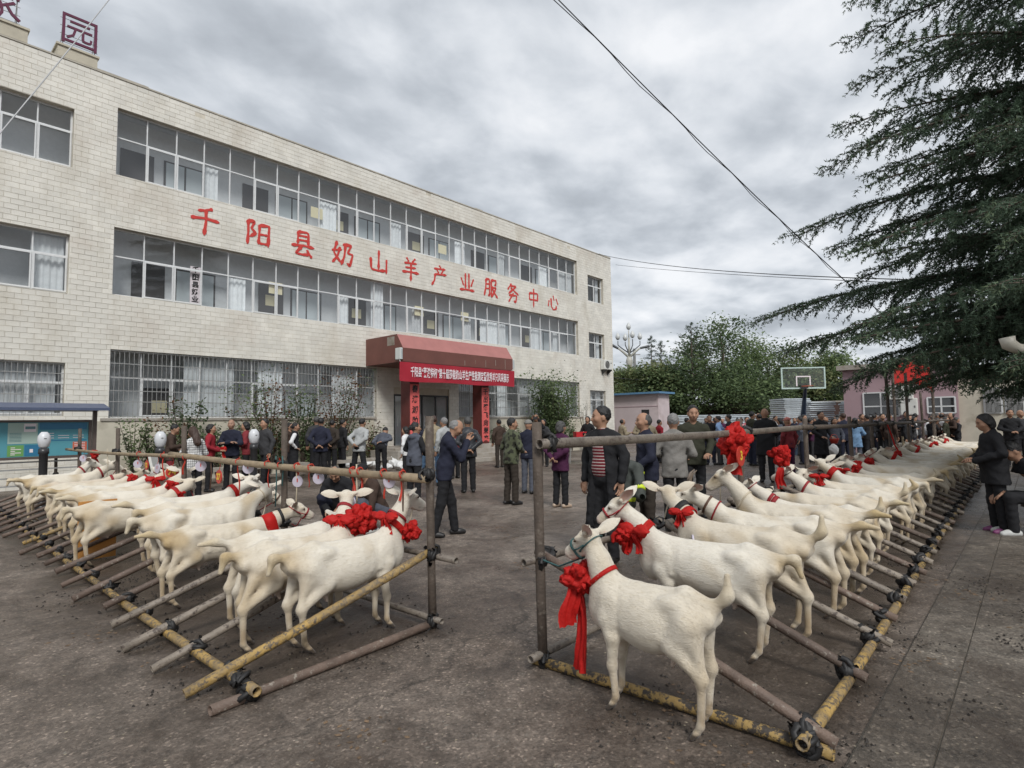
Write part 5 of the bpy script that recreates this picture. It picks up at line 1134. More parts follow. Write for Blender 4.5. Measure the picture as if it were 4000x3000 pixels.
cloth('cl_leather', (.035, .037, .042), .38, 0)
cloth('cl_stripe', (.13, .012, .018), .8, .1, ('stripe', (.42, .36, .34), .034, .30)); cloth('cl_check', (.66, .66, .65), .8, .1, ('check', (.03, .03, .035), .050, .17))
cloth('cl_camo', (.085, .095, .055), .8, .1, ('camo', (.025, .026, .018), 13.0, .53)); cloth('cl_print', (.40, .10, .12), .8, .1, ('camo', (.6, .55, .5), 16.0, .56))
M_HAIR = mat('hair_black', (.010, .009, .009), .5, bump=.5, bscale=90); M_HAIRG = mat('hair_grey', (.20, .195, .19), .6, bump=.5, bscale=90); M_HAIRD = mat('hair_dark_grey', (.06, .058, .056), .55, bump=.5, bscale=90); M_HAIRB = mat('hair_brown', (.045, .022, .014), .5, bump=.5, bscale=90)
HAIRM = dict(black=M_HAIR, grey=M_HAIRG, dgrey=M_HAIRD, brown=M_HAIRB)
M_EYEB = mat('eye_dark', (.015, .01, .008), .25); M_SOLE = mat('shoe_black', (.014, .013, .013), .5); M_SHOEW = mat('shoe_white', (.5, .5, .48), .6); M_SHOEP = mat('shoe_purple', (.17, .04, .12), .6); M_SHOEB = mat('shoe_beige', (.42, .32, .24), .6)
SHOES = dict(black=M_SOLE, white=M_SHOEW, purple=M_SHOEP, beige=M_SHOEB)
def hand_geo():
    """relaxed right hand along +x from the wrist, palm facing -z, thumb on +y; five separate fingers"""
    F = Field((-.04, -.07, -.07), (.21, .10, .05), .0055)
    F.ell((.045, 0, 0), (.052, .040, .017), .01); F.cone((-.03, 0, 0), (.015, 0, 0), .026, .024, .015)
    for y, l, sp in ((.029, .070, .10), (.010, .080, .03), (-.009, .074, -.04), (-.027, .058, -.12)):
        p0 = np.array([.082 - abs(y) * .25, y, .002]); p1 = p0 + np.array([l * .48, l * .48 * sp, -.006]); p2 = p1 + np.array([l * .30, l * .3 * sp, -.018]); p3 = p2 + np.array([l * .14, 0, -.018]); F.chain([p0, p1, p2, p3], [.0095, .0088, .008, .007], .004)
    F.chain([np.array([.012, .028, -.004]), np.array([.045, .056, -.012]), np.array([.072, .064, -.022]), np.array([.090, .062, -.030])], [.014, .0115, .010, .008], .008)
    return F.mesh()
HAND_V, HAND_Q = hand_geo()
POSES = {  # elbow, wrist (side y given for the left arm, mirrored for the right), finger direction
    'down': ((-.03, .255, 1.14), (.05, .25, .89), (.25, .0, -1)),
    'back': ((-.13, .265, 1.13), (-.185, .055, .965), (-.05, -.9, -.25)),
    'cross': ((.07, .25, 1.14), (.225, -.06, 1.165), (.1, -1, .05)),
    'front': ((.0, .27, 1.13), (.25, .06, 1.06), (.6, -.75, .1)),
    'face': ((.20, .20, 1.15), (.245, .05, 1.40), (.15, -.35, .9)),
    'phone': ((.02, .26, 1.13), (.28, .10, 1.20), (.75, -.4, .35)),
    'hip': ((-.10, .34, 1.14), (.05, .19, .98), (.7, -.6, -.3)),
    'hold': ((.03, .26, 1.13), (.24, .17, .99), (.85, -.4, -.1)),
    'raise': ((.20, .24, 1.33), (.24, .10, 1.56), (.2, -.3, .9)),
    'knees': ((.20, .24, 1.14), (.40, .08, 1.16), (.8, -.5, -.3)),
}
PERSON_CACHE = {}
def person_geo(S):
    """S: pose dict. Facing +x, feet at z=0, built at 1.70 m and scaled by the caller"""
    h = S.get('vox', .016); rr = random.Random(S.get('seed', 1)); female = S.get('f', 0)
    stance = S.get('legs', 'stand'); bend = R(S.get('bend', 4)); hz = .90; hx = 0.0
    sw = .185 if not female else .165; girth = S.get('girth', 1.0)
    if stance == 'squat': hz = .27; hx = -.12
    elif stance == 'sit': hz = .48
    # torso frame: rotate about the hip
    cb, sb_ = math.cos(bend), math.sin(bend); hip = np.array([hx, 0, hz])
    def T(p):
        x, y, z = p[0], p[1], p[2] - .90; return np.array([hip[0] + x * cb + z * sb_, y, hip[2] - x * sb_ + z * cb])
    hb = R(S.get('hpitch', 0)) + bend * S.get('hfollow', .5); hy = R(S.get('hyaw', 0)); nb = T((0.0, 0, 1.435)); HRm = rotm(hy, -hb)
    def H(p): return nb + HRm @ np.array([p[0], p[1], p[2] - 1.435])
    arms = S.get('arm', 'down'); arms = arms if isinstance(arms, (list, tuple)) else (arms, arms); A = []
    for sy, nm in ((1, arms[0]), (-1, arms[1])):
        e, w, fd = POSES[nm]; jit = lambda q: np.array([q[0] + rr.uniform(-.012, .012), q[1] * sy, q[2] + rr.uniform(-.015, .015)])
        sh = T((-.008, sy * (sw - .012), 1.350)); el = T(jit(e)); wr = T(jit(w)); fdv = np.array([fd[0], fd[1] * sy, fd[2]]); f0 = T((0, 0, .9)); fdw = T(fdv + np.array([0, 0, .9])) - f0; A.append((sh, el, wr, fdw / np.linalg.norm(fdw)))
    legs = []
    for sy in (1, -1):
        if stance == 'squat': legs.append((np.array([hip[0] + .02, sy * .11, hip[2] + .02]), np.array([hip[0] + .40, sy * .20, .46]), np.array([hip[0] + .20, sy * .15, .085]), .15))
        elif stance == 'sit': legs.append((np.array([0, sy * .10, .48]), np.array([.42, sy * .12, .50]), np.array([.40, sy * .12, .085]), .05))
        elif stance == 'apart': legs.append((np.array([0, sy * .09, .88]), np.array([.01, sy * .16, .48]), np.array([0.0, sy * .21, .085]), .25))
        elif stance == 'step': dx = .16 * sy; legs.append((np.array([0, sy * .09, .88]), np.array([.03 + dx * .5, sy * .10, .48]), np.array([dx, sy * .10, .085]), .15))
        else: dx = rr.uniform(-.04, .04); legs.append((np.array([0, sy * .09, .88]), np.array([.012 + dx * .5, sy * .10, .48]), np.array([-.01 + dx, sy * .105, .085]), .18))
    lo = np.array([-.62, -.52, -.02]); hi = np.array([.75, .52, 1.84])
    out = {}
    # --- body: head, neck, forearms and hands in one skin mesh
    F = Field(lo, hi, min(h, .013)) if not S.get('far') else Field(lo, hi, .018)
    F.cone(T((-.005, 0, 1.40)), H((.005, 0, 1.50)), .058, .052, .02)
    F.ell(H((.004, 0, 1.598)), (.097, .077, .108), .02, HRm); F.ell(H((.038, 0, 1.545)), (.060, .055, .062), .03, HRm); F.ell(H((.062, 0, 1.512)), (.030, .032, .026), .02, HRm)
    F.cone(H((.090, 0, 1.60)), H((.113, 0, 1.565)), .011, .0165, .014); F.ell(H((.088, 0, 1.530)), (.020, .027, .013), .012, HRm); F.ell(H((.082, 0, 1.625)), (.018, .050, .012), .012, HRm)
    for sy in (1, -1):
        F.ell(H((-.005, sy * .080, 1.582)), (.024, .011, .034), .008, HRm); F.ell(H((.096, sy * .031, 1.602)), (.012, .016, .010), .008, HRm, sub=True); F.ell(H((.065, sy * .05, 1.57)), (.03, .022, .028), .02, HRm)
    F.cone(T((-.01, 0, 1.30)), T((0, 0, 1.42)), .10, .06, .02)
    V, Q = F.mesh(); skin = np.array(S.get('skin', (.36, .205, .135)), np.float32); col = np.tile(skin, (len(V), 1)); lp = (V - nb) @ HRm + np.array([0, 0, 1.435])
    def bl(c, w):
        nonlocal col
        w = np.clip(w, 0, 1)[:, None]; col = col * (1 - w) + np.array(c, np.float32) * w
    bl((.26, .10, .085), .75 * np.clip(1.3 - np.linalg.norm((lp - [.105, 0, 1.530]) / [.02, .026, .009], axis=1), 0, 1))
    bl((.05, .035, .03), .9 * np.clip(1.4 - np.linalg.norm((np.abs(lp) - [.10, .032, 1.627]) / [.02, .021, .007], axis=1), 0, 1))
    bl(skin * .72, .5 * np.clip((1.56 - lp[:, 2]) / .05, 0, 1) * (lp[:, 0] > .03) * (0 if female else 1)); bl(skin * np.array([1.1, .85, .8]), .5 * np.clip(1 - np.linalg.norm((np.abs(lp) - [.07, .045, 1.565]) / .03, axis=1), 0, 1))
    vs = [V]; qs = [Q]; cs = [col]; off = len(V)
    for (sh, el, wr, fd), sy in zip(A, (1, -1)):
        fa_ = wr - el; fa_ /= np.linalg.norm(fa_); x = fd; zz = np.cross(x, np.array([0, 0, 1.0])); 
        if np.linalg.norm(zz) < .2: zz = np.array([0, 1.0, 0]) * sy
        z = np.cross(x, zz); z /= np.linalg.norm(z); z = -z; y = np.cross(z, x); Rm = np.stack([x, y, z], 1); hv = HAND_V.copy()
        if sy < 0: hv[:, 1] *= -1
        q = HAND_Q if sy > 0 else HAND_Q[:, ::-1]; hv = hv @ Rm.T + wr + fa_ * .01; vs.append(hv); qs.append(q + off); cs.append(np.tile(skin, (len(hv), 1)) * .95); off += len(hv)
    out['body'] = (np.concatenate(vs), np.concatenate(qs), np.concatenate(cs))
    out['eyes'] = [Vector(H((.0985, sy * .031, 1.603))) for sy in (1, -1)]; out['H'] = H; out['T'] = T; out['HR'] = HRm; out['A'] = A; out['nb'] = nb; out['rr'] = rr
    # --- hair
    hs = S.get('hair', 'short')
    if hs != 'none':
        F = Field(nb - np.array([.28, .28, .25]), nb + np.array([.30, .28, .36]), .009 if not S.get('far') else .012)
        if hs == 'short': F.ell(H((-.012, 0, 1.622)), (.101, .084, .100), .01, HRm); F.ripple(.0040, 92, 100, 88, rr.random() * 6); F.plane_cut(HRm @ np.array([.88, 0, -.47]), H((.030, 0, 1.622))); F.plane_cut(HRm @ np.array([.25, 0, -.97]), H((0, 0, 1.555)))
        elif hs == 'balding': F.ell(H((-.014, 0, 1.600)), (.098, .085, .092), .01, HRm); F.ripple(.003, 70, 80, 75, 1); F.plane_cut(HRm @ np.array([.92, 0, .30]), H((.005, 0, 1.62))); F.plane_cut(HRm @ np.array([.25, 0, -.97]), H((0, 0, 1.55)))
        elif hs == 'bob': F.ell(H((-.014, 0, 1.612)), (.108, .094, .108), .01, HRm); F.ell(H((-.045, 0, 1.545)), (.075, .088, .085), .03, HRm); F.ripple(.005, 60, 70, 40, rr.random() * 6); F.plane_cut(HRm @ np.array([.90, 0, -.42]), H((.030, 0, 1.59))); F.plane_cut(HRm @ np.array([0, 0, -1.0]), H((0, 0, 1.475)))
        elif hs == 'bun': F.ell(H((-.012, 0, 1.615)), (.103, .086, .102), .01, HRm); F.plane_cut(HRm @ np.array([.88, 0, -.47]), H((.026, 0, 1.60))); F.ell(H((-.105, 0, 1.585)), (.048, .05, .045), .02, HRm); F.ripple(.004, 60, 70, 75, 2)
        elif hs == 'long': F.ell(H((-.014, 0, 1.612)), (.108, .094, .108), .01, HRm); F.cone(H((-.06, 0, 1.55)), H((-.11, 0, 1.30)), .085, .075, .03); F.ripple(.006, 60, 70, 20, 2); F.plane_cut(HRm @ np.array([.90, 0, -.30]), H((.022, 0, 1.58)))
        elif hs in ('cap', 'visor'):
            F.ell(H((-.006, 0, 1.632)), (.108, .093, .092), .01, HRm); F.plane_cut(HRm @ np.array([0.05, 0, -1.0]), H((0, 0, 1.622))); F.ell(H((.115, 0, 1.630)), (.080, .075, .010), .01, HRm)
        out['hair'] = F.mesh()
    # --- jacket
    F = Field(lo, hi, h); g = girth; hem = S.get('hem', .80)
    F.cone(T((-.012, -sw + .035, 1.352)), T((-.012, sw - .035, 1.352)), .066, .066, .02); F.cone(T((-.012, -.09, 1.375)), T((-.012, .09, 1.375)), .070, .070, .05)
    F.ell(T((-.005, 0, 1.26)), (.118 * g, (.180 if not female else .160) * min(g, 1.1), .20), .06); F.ell(T((.012 * g, 0, 1.06)), (.125 * g, .165 * g, .17), .06)
    if stance in ('stand', 'apart', 'step') and bend < .5:
        zb = max(hem, .2); F.cone(T((.005, 0, 1.0)), np.array([.0, 0, zb + .05]), .118 * g, .10 * g, .05)
        for sy in (1, -1): F.cone(T((.0, sy * .055, 1.0)), np.array([0.0, sy * (.075 + (.9 - zb) * .06), zb + .03]), .118 * g, (.108 + max(0, .8 - zb) * .06) * g, .05)
    else: F.ell(T((0, 0, .95)), (.135 * g, .165 * g, .13), .05)
    F.cone(T((-.02, 0, 1.39)), T((-.012, 0, 1.452)), .078, .070, .02)
    if S.get('hood'): F.ell(T((-.10, 0, 1.40)), (.07, .11, .06), .03)
    slv = S.get('sleeve', 1.0)
    if not S.get('vest'):
        for (sh, el, wr, fd) in A:
            we = el + (wr - el) * (.97 * slv if slv > .5 else .05); F.chain([sh, el, we], [.069, .056, .047 if slv > .5 else .054], .03)
    F.ripple(.0028, 23, 27, 19, rr.random() * 6); F.ripple(S.get('fold', .0042), 40, 44, 33, rr.random() * 6)
    if bend < .5 and stance != 'squat': F.plane_cut((0, 0, -1), (0, 0, hem))
    F.ell(H((.0, 0, 1.50)), (.058, .056, .085), .01, HRm, sub=True)
    if S.get('open'):       # coat hanging open in front
        wd = S['open']; F.cone(T((.16, 0, 1.34)), np.array([.16, 0, hem - .1]), wd * .55, wd, .03, sub=True)
    out['jacket'] = F.mesh()
    if S.get('open'):
        F = Field(lo, hi, h); F.ell(T((-.0, 0, 1.24)), (.112 * g, .14, .20), .05); F.ell(T((.012, 0, 1.04)), (.122 * g, .145 * g, .17), .05); F.cone(T((-.01, 0, 1.38)), T((0, 0, 1.44)), .07, .062, .02); F.plane_cut((0, 0, -1), (0, 0, .90)); out['shirt'] = F.mesh()
    if S.get('vest'):
        F = Field(lo, hi, h)
        for (sh, el, wr, fd) in A: F.chain([sh, el, el + (wr - el) * .97], [.064, .052, .044], .03)
        F.ripple(.004, 26, 30, 22, 1); out['sleeves'] = F.mesh()
    # --- trousers
    F = Field(lo, hi, h); F.ell(hip + np.array([0, 0, .02]), (.118 * g, .155 * min(g, 1.1), .13), .04)
    for (hp_, kn, an, to) in legs: F.chain([hp_, kn, an + np.array([0, 0, -.02])], [.088, .070, .062 if not S.get('tight') else .045], .035)
    F.ripple(.0022, 17, 21, 15, rr.random() * 6 + 1); F.ripple(.0036, 34, 40, 44, rr.random() * 6)
    F.plane_cut((0, 0, -1), (0, 0, .055))
    out['trousers'] = F.mesh()
    # --- shoes
    out['shoes'] = []
    for (hp_, kn, an, to), sy in zip(legs, (1, -1)):
        F = Field((an[0] - .14, an[1] - .11, -.01), (an[0] + .26, an[1] + .11, .16), .0125); F.cone((an[0] - .045, an[1], .042), (an[0] + .13, an[1] + sy * .02, .030), .042, .036, .02); F.ell((an[0] + .06, an[1] + sy * .01, .045), (.07, .042, .045), .02); F.plane_cut((0, 0, -1), (0, 0, .003)); out['shoes'].append(F.mesh())
    return out
def make_person(S, loc, rz, label, group=None, H=1.70):
    """S colours: top, bottom, shoes, hairc"""
    k_ = H / 1.70; root = empty('person', loc, rz, label, 'person', group); root.scale = (k_, k_, k_); key = S.get('key')
    top, bot = CL(S.get('top', 'cl_black')), CL(S.get('bottom', 'cl_black')); shm = SHOES[S.get('shoes', 'black')]; hm = CL(S['hatc']) if 'hatc' in S else HAIRM[S.get('hairc', 'black')]
    if key and key in PERSON_CACHE:
        for nm, me in PERSON_CACHE[key][0]:
            o = link(nm, me, root); m = {'jacket': top, 'trousers': bot, 'hair': hm, 'hat': hm, 'shoe': shm, 'shirt': CL(S.get('shirt', 'cl_white')), 'sleeves': CL(S.get('sleevec', 'cl_black'))}.get(nm)
            if m: o.material_slots[0].link = 'OBJECT'; o.material_slots[0].material = m
        return root, PERSON_CACHE[key][1]
    G = person_geo(S); parts = []
    def put(nm, VQ, m, cols=None): me = np_mesh(nm, VQ[0], VQ[1], m, True, cols); parts.append((nm, me)); link(nm, me, root)
    put('body', G['body'], M_SKIN, G['body'][2])
    for p in G['eyes']:
        me = MB().lathe([(.001, -.0055), (.007, -.003), (.0085, 0), (.007, .003), (.001, .0055)], 8, p).mesh('eye', M_EYEB, True); parts.append(('eye', me)); link('eye', me, root)
    if 'hair' in G: put('hat' if 'hatc' in S else 'hair', G['hair'], hm)
    put('jacket', G['jacket'], top)
    if 'shirt' in G: put('shirt', G['shirt'], CL(S.get('shirt', 'cl_white')))
    if 'sleeves' in G: put('sleeves', G['sleeves'], CL(S.get('sleevec', 'cl_black')))
    put('trousers', G['trousers'], bot)
    for q in G['shoes']: put('shoe', q, shm)
    if key: PERSON_CACHE[key] = (parts, G)
    return root, G
# ================================================================== THE HERD
GL, GRT = 'goats tethered in the left pen', 'goats tethered in the right pen'
COATS = [(.69, .64, .55), (.66, .60, .50), (.70, .655, .57), (.64, .575, .47)]
def lead_rope(root, G, target, cn='pale'):
    """rope from under the jaw to the rail, kept with its goat"""
    if G is None: return
    mw = Matrix.LocRotScale(root.location, root.rotation_euler, root.scale); q = mw.inverted() @ Vector(target); p = Vector(G['hp'](.09, 0, -.095)); mid = (p + q) / 2 + Vector((0, 0, -.06))
    link('lead_rope', MB().tube([p, p.lerp(mid, .6), mid, q.lerp(mid, .4), q], .006, 5).mesh('lead_rope', STR[cn], True), root)
LEFT = [
 (2.55, 3.95, -1, dict(len=1.15, nel=60, nlen=.42, hel=-14, hair=9000, tail='down', bows=[('bow', .42, (-.75, -.1, .65), .13), ('rosette', .38, (.9, -.45, -.3), .10, 0)], collar=[(.62, 'red', .02)], udder=.9), 'nearest goat of the left pen, red bow and rosette round its upright neck'),
 (2.36, 4.30, 2, dict(len=1.15, naz=42, nel=50, haz=20, hel=-5, hair=7000, tail='down', bows=[('rosette', .45, (.5, -.8, .2), .145, .12), ('bow', .35, (-.6, -.5, .6), .13)], collar=[(.8, 'red', .03)], ear=(-.25, 1, .1)), 'goat turned away, very large red rosette on its neck, second in left pen'),
 (2.48, 4.76, 0, dict(len=1.1, naz=35, nel=12, haz=60, tail='out', hair=9000), 'goat hidden behind the large rosette, only its rough back and raised tail showing'),
 (2.36, 5.80, -4, dict(len=1.22, nel=24, naz=-6, haz=-8, hel=-16, hair=7000, tail='out', halter='red', bows=[('scarf', .30, .12)], collar=[(.62, 'black', .03)], udder=1.3, dirt=1.2), 'goat with red halter and red cloth round its neck in the left pen'),
 (2.45, 6.52, 3, dict(len=1.25, nel=30, naz=14, haz=35, hel=-28, tail='down', hair=9000, collar=[(.8, 'pale', .012)]), 'goat stretching a long bare neck up beside the red haltered one'),
 (2.62, 7.12, -3, dict(len=1.15, nel=18, naz=-10, haz=-10, hel=-22, tail='down', halter='brown', bows=[('rosette', .55, (.1, -1, .2), .085, 0)]), 'goat with a small red rosette at its cheek under the number 27 tag'),
 (2.70, 7.62, 2, dict(len=1.2, nel=30, naz=5, haz=15, hel=-10, tail='out', bows=[('scarf', .45, .05)]), 'goat with brown tinged ears close behind the small rosette goat'),
 (2.25, 8.25, 2, dict(len=1.25, nel=33, naz=12, haz=40, hel=-10, tail='down', udder=1.5, collar=[(.5, 'red', .025)], bows=[('bow', .5, (.3, -.9, .2), .06)]), 'big goat with full udder and thin red collar, middle of the left pen'),
 (2.45, 8.95, -2, dict(len=1.2, nel=40, naz=20, haz=30, tail='out', bows=[('rosette', .4, (-.1, -.9, .3), .10, 0)]), 'goat with ruffled red rosette behind the big udder goat'),
 (2.45, 9.65, 0, dict(len=1.2, nel=42, naz=-5, haz=10, tail='down', bows=[('bow', .45, (-.3, -.7, .5), .12)]), 'goat with a loose red bow in the back half of the left pen'),
 (2.5, 10.4, 3, dict(len=1.2, nel=30, naz=5, haz=-15, halter='red', tail='out', bows=[('rosette', .6, (0, -1, 0), .06, 0)], dirt=1.4), 'goat with red halter and small bow near the yellow number tag'),
 (2.5, 11.2, -3, dict(len=1.2, nel=28, naz=8, haz=0, tail='down', bows=[('rosette', .5, (.2, -1, .2), .10, 0)]), 'goat with red rosette in front of the leaning white board'),
 (2.5, 12.05, 0, dict(len=1.15, nel=26, naz=-8, haz=-10, tail='down', collar=[(.5, 'red', .04)], coat=(.60, .52, .42), dirt=2.0), 'dirty brownish goat far back in the left pen'),
 (2.5, 12.95, 4, dict(len=1.2, nel=34, naz=0, haz=10, tail='out', collar=[(.5, 'red', .03)]), 'goat second from the far end of the left pen, looking right'),
 (2.5, 14.0, 0, dict(len=1.2, nel=44, naz=18, haz=-35, tail='down', bows=[('head', .10)], collar=[(.5, 'red', .03)]), 'goat with red flower on its brow at the far end of the left pen'),
]
for i, (x, y, yaw, P, lab) in enumerate(LEFT):
    P = dict(P); P['seed'] = 11 + i; P.setdefault('size', 1.0 if i < 2 else rb.uniform(.93, 1.06)); P.setdefault('fat', rb.uniform(.98, 1.18)); P.setdefault('coat', COATS[i % 4]); P['vox'] = .0105 if i < 5 else .013
    r_, G = make_goat(P, (x, y, 0), R(yaw), lab, GL); lead_rope(r_, G, (3.07, y + .08, .57), 'red' if i % 2 else 'pale')
RIGHT = [
 (2.93, 1.66, -1, dict(len=.90, size=.96, nel=66, nlen=.34, hel=-20, hair=9000, halter='teal', tail='up', bows=[('rosette', .34, (1, .25, -.2), .12, .56), ], udder=.5, ear=(-.8, .75, .25), dirt=.6), 'nearest goat of the right pen, small, with a long red ribbon hanging from its chest'),
 (4.05, 1.84, 2, dict(len=1.18, nel=47, naz=14, haz=8, hel=-24, hair=8000, halter='red', tail='down', bows=[('bow', .40, (.25, .85, .2), .15), ('rosette', .45, (.85, -.4, .2), .10, 0), ('rosette', .42, (.8, .6, -.1), .09, .15)], udder=1.4, ear=(-.9, .55, .3), horn=0), 'goat with big red bow on both sides of its neck, second in the right pen'),
 (4.65, 1.82, -3, dict(len=1.15, nel=40, naz=-18, haz=-38, hel=-4, hair=7000, tail='up', collar=[(.55, 'black', .05)], bows=[('bow', .38, (-.1, .8, .5), .10)], ear=(-.15, 1, .35)), 'goat looking away with a black neck strap and white disc tag'),
 (5.30, 1.76, 3, dict(len=1.18, nel=36, naz=10, haz=25, hel=-16, hair=6000, tail='out', beard=1, collar=[(.62, 'brown', .02), (.40, 'red', .014)], horn=1, udder=1.2), 'bearded goat with brown collar and thin red string in the right pen'),
 (5.98, 1.80, -2, dict(len=1.2, nel=50, naz=4, haz=6, hel=-24, tail='out', collar=[(.35, 'pale', .016)], earlen=.14, ear=(-1, .5, .2), dirt=1.3, hair=7000), 'goat with head raised in profile and a pale rope collar, right pen'),
 (6.65, 1.78, 2, dict(len=1.2, nel=40, naz=0, haz=5, hel=-20, tail='up', halter='red', collar=[(.40, 'red', .035), (.28, 'red', .05)]), 'goat with red halter and two red neck bands in the right pen'),
 (7.4, 1.80, 0, dict(len=1.2, nel=8, naz=0, haz=0, hel=-30, tail='out', dirt=1.6, udder=1.7), 'goat with lowered head just before the one crowned with a rosette'),
 (8.12, 1.82, 0, dict(len=1.25, nel=42, naz=2, haz=8, hel=-14, tail='up', halter='brown', collar=[(.35, 'red', .03)], bows=[('head', .165)]), 'goat wearing a huge red rosette on its head in the right pen'),
 (8.85, 1.80, 2, dict(len=1.2, nel=34, naz=18, haz=52, hel=-24, tail='curl', bows=[('bow', .45, (-.1, .6, .7), .12)], ear=(-.1, 1, .35), earlen=.18), 'goat facing the viewer with ears held wide behind the crowned goat'),
 (9.55, 1.80, -2, dict(len=1.2, nel=40, naz=-12, haz=-45, hel=-10, tail='down', bows=[('scarf', .5, .08)], ear=(-.1, .9, .5)), 'goat with dark upright ear and a red neck cloth, tenth in the right pen'),
 (10.25, 1.8, 0, dict(len=1.2, nel=28, naz=-8, haz=-50, hel=-14, tail='out', bows=[('bow', .45, (0, .6, .7), .10)]), 'goat turned away, eleventh from the near end of the right pen'),
 (10.95, 1.8, 3, dict(len=1.25, nel=46, naz=4, haz=10, hel=-10, tail='curl', bows=[('rosette', .4, (0, .8, .4), .08, .3), ('scarf', .45, .09)]), 'goat with raised head draped in a long red ribbon tied to the rail'),
 (11.65, 1.8, 0, dict(len=1.2, nel=24, naz=10, haz=20, tail='down', halter='red', bows=[('rosette', .5, (.2, .8, .3), .09, 0)]), 'goat with red halter and rosette beside the woman in pink'),
]
for i, (x, y, yaw, P, lab) in enumerate(RIGHT):
    P = dict(P); P['seed'] = 41 + i; P.setdefault('size', 1.0 if i < 2 else rb.uniform(.94, 1.07)); P.setdefault('fat', rb.uniform(.98, 1.18)); P.setdefault('coat', COATS[(i + 1) % 4]); P['vox'] = .0105 if i < 5 else .013
    r_, G = make_goat(P, (x, y, 0), R(90 + yaw), lab, GRT); lead_rope(r_, G, (x + .12, 2.54, .70), 'teal' if i == 0 else ('red' if i % 2 else 'pale'))
FARK = [dict(nel=30, naz=6, haz=10, tail='out', bows=[('rosette', .5, (0, .8, .4), .10, 0)]), dict(nel=40, naz=-4, haz=5, tail='down', halter='red'), dict(nel=18, naz=0, haz=-20, tail='out', collar=[(.5, 'red', .03)]), dict(nel=36, naz=8, haz=25, tail='curl', bows=[('scarf', .5, .07)])]
x = 12.4; i = 0; ORD = ['fourteenth', 'fifteenth', 'sixteenth', 'seventeenth', 'eighteenth', 'nineteenth', 'twentieth'] + ['twenty-' + w for w in ('first', 'second', 'third', 'fourth', 'fifth', 'sixth', 'seventh', 'eighth', 'ninth')] + ['thirtieth'] + ['thirty-' + w for w in ('first', 'second', 'third', 'fourth', 'fifth')]
while x < 25.6:
    P = dict(FARK[i % 4]); P.update(len=1.2, seed=70 + i % 4, key='far%d' % (i % 4), vox=.016, coat=COATS[i % 4])
    make_goat(P, (x, 1.8 + rb.uniform(-.05, .05), 0), R(90 + rb.uniform(-4, 4)), 'white goat far back in the right pen, %s from the near end' % ORD[i], GRT); x += rb.uniform(.68, .8); i += 1
# ================================================================== THE PEOPLE
def place(fx, fy, ty, lo=1.5, hi=1.86):
    p = on_z(fx, fy); d = ray(fx, ty); t = math.hypot(p.x, p.y) / math.hypot(d[0], d[1]); return p, min(hi, max(lo, CAMH + d[2] * t))
AWAY, TOCAM, RIGHTW, LEFTW = 42, 222, -48, 132
ROOTS = {}
def P_(name, fx, fy, ty, face, S, lab, group=None, H=None):
    p, h_ = place(fx, fy, ty); S = dict(S); S.setdefault('seed', int(fx) % 97 + 1)
    if (p.x ** 2 + p.y ** 2) ** .5 > 13: S.setdefault('vox', .02); S['far'] = 1
    r_, G = make_person(S, p, R(face), lab, group, H or h_); ROOTS[name] = (r_, G, p, H or h_); return r_, G
CT = 'onlookers in front of the office building'
P_('brown', 365, 1066, 917, -20, dict(arm=('front', 'phone'), top='cl_brown', bottom='cl_maroon', hair='short', hpitch=18), 'person in dark brown jacket looking down beside the white garden lamp')
P_('check', 418, 1092, 922, 100, dict(f=1, arm='phone', top='cl_check', bottom='cl_black', hair='long', hairc='brown', hpitch=20), 'person with long hair in black and white checked shirt')
P_('redj', 450, 1062, 917, -35, dict(f=1, arm='front', top='cl_red', bottom='cl_black', hair='bob'), 'person in dark red jacket holding red cloth')
P_('crossed', 499, 1056, 907, 228, dict(arm='cross', top='cl_navy', bottom='cl_black', hair='none', skin=(.34, .20, .14)), 'bald person in navy jacket standing with folded arms')
P_('char', 573, 1053, 906, 190, dict(arm=('down', 'front'), top='cl_char', bottom='cl_black', hair='short', legs='step'), 'smiling person in charcoal jacket leaning near the wall plants')
P_('dress', 634, 1040, 914, -30, dict(f=1, arm='hip', top='cl_black', bottom='cl_black', hair='bun', vest=1, sleevec='cl_white', hem=.45), 'person in black dress with white sleeves, hand on hip')
P_('dress2', 622, 1034, 914, -60, dict(f=1, arm='down', top='cl_brown', bottom='cl_black', hair='bob'), 'person half hidden behind the one in the black and white dress')
P_('navy1', 692, 1042, 903, 50, dict(arm='back', top='cl_navy', bottom='cl_black', hair='short', girth=1.05), 'person in navy jacket with hands clasped behind, left of the pale grey jacket')
P_('dark1', 738, 1022, 907, -5, dict(arm='down', top='cl_black', bottom='cl_black', hair='short'), 'person in black turned right, between navy and pale grey jackets')
P_('lgrey', 775, 1040, 904, 20, dict(arm='back', top='cl_lgrey', bottom='cl_black', hair='short', legs='apart', bend=14), 'person in pale grey jacket with feet apart and hands behind')
P_('bent', 823, 1032, 914, 40, dict(arm=('front', 'back'), top='cl_slate', bottom='cl_black', hair='short', bend=48, hpitch=20), 'person in dark jacket bent forward over the white sacks', H=1.72)
P_('vest', 895, 1090, 913, 8, dict(f=1, arm='front', top='cl_slate', bottom='cl_black', hair='bun', vest=1, hood=1, sleevec='cl_black', hyaw=-35), 'person in hooded grey blue vest with black sleeves')
P_('pray', 960, 1158, 911, -38, dict(arm='face', top='cl_navy', bottom='cl_black', hair='balding', hairc='grey', bend=10, hpitch=28, legs='step', open=.04, shirt='cl_grey'), 'grey haired person holding both hands to the face by the pen corner post', H=1.68)
P_('leather', 1012, 1064, 902, 55, dict(arm='back', top='cl_leather', bottom='cl_black', hair='short', hairc='dgrey', girth=1.12), 'person in shiny dark leather jacket with hands clasped behind')
